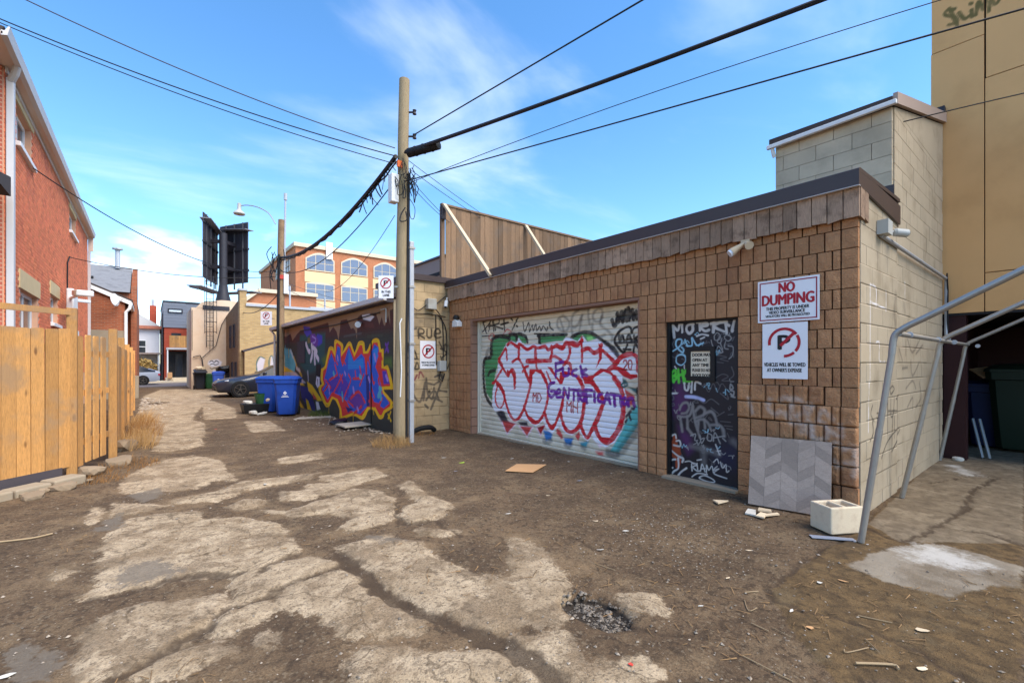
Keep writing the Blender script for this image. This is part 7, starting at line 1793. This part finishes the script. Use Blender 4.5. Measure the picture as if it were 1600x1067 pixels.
# twigs
for k, (pts, r_, l) in enumerate([([(1165, 938), (1170, 955), (1182, 952)], .006, 'forked dry twig at the apron corner'), ([(1163, 928), (1185, 926)], .006, 'pale short stick above the forked twig'), ([(1175, 975), (1200, 985)], .006, 'white stick below the apron corner'), ([(1340, 965), (1395, 978)], .007, 'straight straw-coloured stick on the lower right dirt'), ([(1350, 1003), (1376, 1027)], .005, 'thin twig crossing at the lower right'), ([(1317, 1018), (1324, 1026), (1358, 1017)], .006, 'pale bent twig at the lower right'), ([(1335, 1042), (1395, 1046), (1402, 1052)], .012, 'dark flat stick at the bottom right'), ([(1160, 1026), (1240, 1067)], .006, 'long dry stem at the bottom of the lane'), ([(0, 848), (50, 842), (82, 836)], .016, 'pale branch on the dirt below the fence'), ([(1208, 982), (1235, 996)], .004, 'thin curved stem right of the white stick'), ([(920, 880), (960, 893)], .005, 'dry stem in the dirt above the pothole')]):
    P_ = [gp(*q) for q in pts]; m = MB(); m.tube(catmull([(x+rs.uniform(-.008, .008), y+rs.uniform(-.008, .008), gz(x, y)+r_*.5+.003+rs.uniform(0, .006)) for x, y in P_], 4), r_*.5, 6); tag(m.build('twig', MAT['stick']), l, 'twig')
# ---------------------------------------------------------------- loose ground cover
def in_poly(P_, x, y):
    c = False
    for i in range(len(P_)):
        ax, ay = P_[i]; bx, by = P_[i-1]
        if (ay > y) != (by > y) and x < (bx-ax)*(y-ay)/(by-ay)+ax: c = not c
    return c
rs = np.random.RandomState(77)
OCT = [(1,0,0),(-1,0,0),(0,1,0),(0,-1,0),(0,0,.8),(0,0,-.5)]; OF = [(0,2,4),(2,1,4),(1,3,4),(3,0,4),(2,0,5),(1,2,5),(3,1,5),(0,3,5)]
def pebble(m, x, y, s, col, sink=.3):
    q = rs.uniform(.6, 1.3, (6,)); a = rs.uniform(0, 6.3); ca, sa = math.cos(a), math.sin(a); z = gz(x, y)
    m.add([(x+(v[0]*ca-v[1]*sa*.8)*s*k, y+(v[0]*sa+v[1]*ca*.8)*s*k, z+v[2]*s*k*.7+s*sink) for v, k in zip(OCT, q)], OF, col)
gr = MB()
for _ in range(5200):
    t_ = rs.rand()**1.6*14+1.6; u_ = rs.uniform(-1.15, 1.15); x = t_*(math.sin(R(38.6))+u_*math.cos(R(38.6))); y = t_*(math.cos(R(38.6))-u_*math.sin(R(38.6)))
    if x > 5.35 or (x > 4.9 and y < 1.5) or x < -.9: continue
    i_ = in_poly([(a/100, b/100) for a, b in pairs(G_SLABS[0])], x, y)
    g_ = rs.uniform(.45, 1.25); s = rs.choice([.004, .006, .009, .014], p=[.42, .34, .18, .06])*(1+.03*t_)
    pebble(gr, x, y, s, (g_, g_*.97, g_*.93, 1))
for _ in range(520):      # a gravelly band before the steel door
    x, y = rs.normal(3.75, .45), rs.normal(2.25, .45)
    if x < 5.3: g_ = rs.uniform(.6, 1.2); pebble(gr, x, y, rs.choice([.004, .006, .010]), (g_, g_, g_, 1))
o = gr.build('gravel', MAT['gravel']); tag(o, 'small stones and grit scattered over the lane', 'gravel', kind='stuff')
ph = MB()
for _ in range(420):
    a, r_ = rs.uniform(0, 6.3), math.sqrt(rs.rand()); x, y = PH[0]+.17*r_*math.cos(a), PH[1]+.25*r_*math.sin(a); g_ = rs.uniform(.15, .75); pebble(ph, x, y, rs.choice([.007, .012, .018]), (g_, g_, g_, 1))
o = ph.build('pothole_gravel', MAT['gravel']); tag(o, 'dark crushed stone filling the pothole', 'gravel', kind='stuff')
st_ = MB()
for _ in range(4200):
    t_ = rs.rand()**1.5*11+1.8; u_ = rs.uniform(-1.0, 1.15); x = t_*(math.sin(R(38.6))+u_*math.cos(R(38.6))); y = t_*(math.cos(R(38.6))-u_*math.sin(R(38.6)))
    if x > 5.3 or x < -.7 or vnoise(np.array([x*1.1]), np.array([y*1.1]), 5)[0] < .45: continue
    a = rs.uniform(0, 6.3); L_ = rs.uniform(.01, .05); w_ = .0016*(1+t_*.12); z = gz(x, y)+.006; g_ = rs.uniform(.7, 1.9)
    dx, dy = math.cos(a)*L_, math.sin(a)*L_; px_, py_ = -math.sin(a)*w_, math.cos(a)*w_
    st_.add([(x-dx-px_, y-dy-py_, z), (x+dx-px_, y+dy-py_, z+rs.uniform(0, .008)), (x+dx+px_, y+dy+py_, z+.006), (x-dx+px_, y-dy+py_, z)], [(0, 1, 2, 3)], (g_*1.05, g_*.97, g_*.8, 1))
o = st_.build('straw_bits', MAT['soil_bits']); tag(o, 'bits of straw and dead leaves strewn on the dirt', 'debris', kind='stuff')
def tuft(name, label, c, n, r, h, seed, mat, lean=(0, 0), sy=1.0):
    rs = np.random.RandomState(seed); t_ = thing(name, label, 'weeds', (c[0], c[1], gz(c[0], c[1]))); m = MB()
    for _ in range(n):
        a, q = rs.uniform(0, 6.3), math.sqrt(rs.rand())*r; x, y = c[0]+q*math.cos(a), c[1]+q*math.sin(a)*sy; z = gz(x, y); L_ = h*rs.uniform(.35, 1.05)*(1-.3*q/r); d = rs.normal(size=2)*.42; w_ = rs.uniform(.0012, .003)
        p0 = Vector((x, y, z)); p1 = p0+Vector(((d[0]*.35+lean[0])*L_, (d[1]*.35+lean[1])*L_, L_*.62)); p2 = p0+Vector(((d[0]+lean[0]*1.8)*L_, (d[1]+lean[1]*1.8)*L_, L_*rs.uniform(.55, 1.0))); b_ = rs.uniform(0, 6.3); s_ = Vector((math.cos(b_)*w_, math.sin(b_)*w_, 0))
        m.add([p0-s_, p0+s_, p1+s_*.8, p1-s_*.8, p2], [(0, 1, 2, 3), (3, 2, 4)])
    m.build('blades', MAT[mat], t_); return t_
tuft('dry_weeds', 'clump of dry straw-coloured weeds at the foot of the tall pole', (3.55, 8.05), 520, .36, .34, 1, 'straw', (-.1, -.1))
tuft('dry_weeds', 'tall tan weeds against the fence past the corner rocks', (-.16, 10.5), 480, .30, .62, 2, 'straw', (.15, -.05), 1.6)
tuft('dry_weeds', 'tallest brown weeds along the fence down the lane', (-.12, 12.2), 520, .34, .66, 3, 'straw_dark', (.15, 0), 2.2)
tuft('dry_weeds', 'far straggling weeds near the end of the fence', (-.12, 14.4), 420, .30, .5, 4, 'straw', (.1, 0), 3.0)
tuft('dry_weeds', 'low brown grass in the dirt below the gapped boards', (-.25, 8.9), 500, .40, .14, 5, 'straw_dark', (.1, -.1), 1.2)
tuft('dry_weeds', 'short dead grass under the fence corner sill', (-.55, 8.15), 400, .35, .10, 6, 'straw_dark', (.1, -.1))
tuft('green_weeds', 'dark green weeds beside the front blue bin', (3.9, 13.9), 500, .30, .34, 7, 'leaf_green', (-.1, 0), 1.5)
tuft('dry_weeds', 'sparse dead grass at the foot of the tan block wall', (4.6, 9.0), 260, .35, .10, 8, 'straw_dark', (0, -.1))
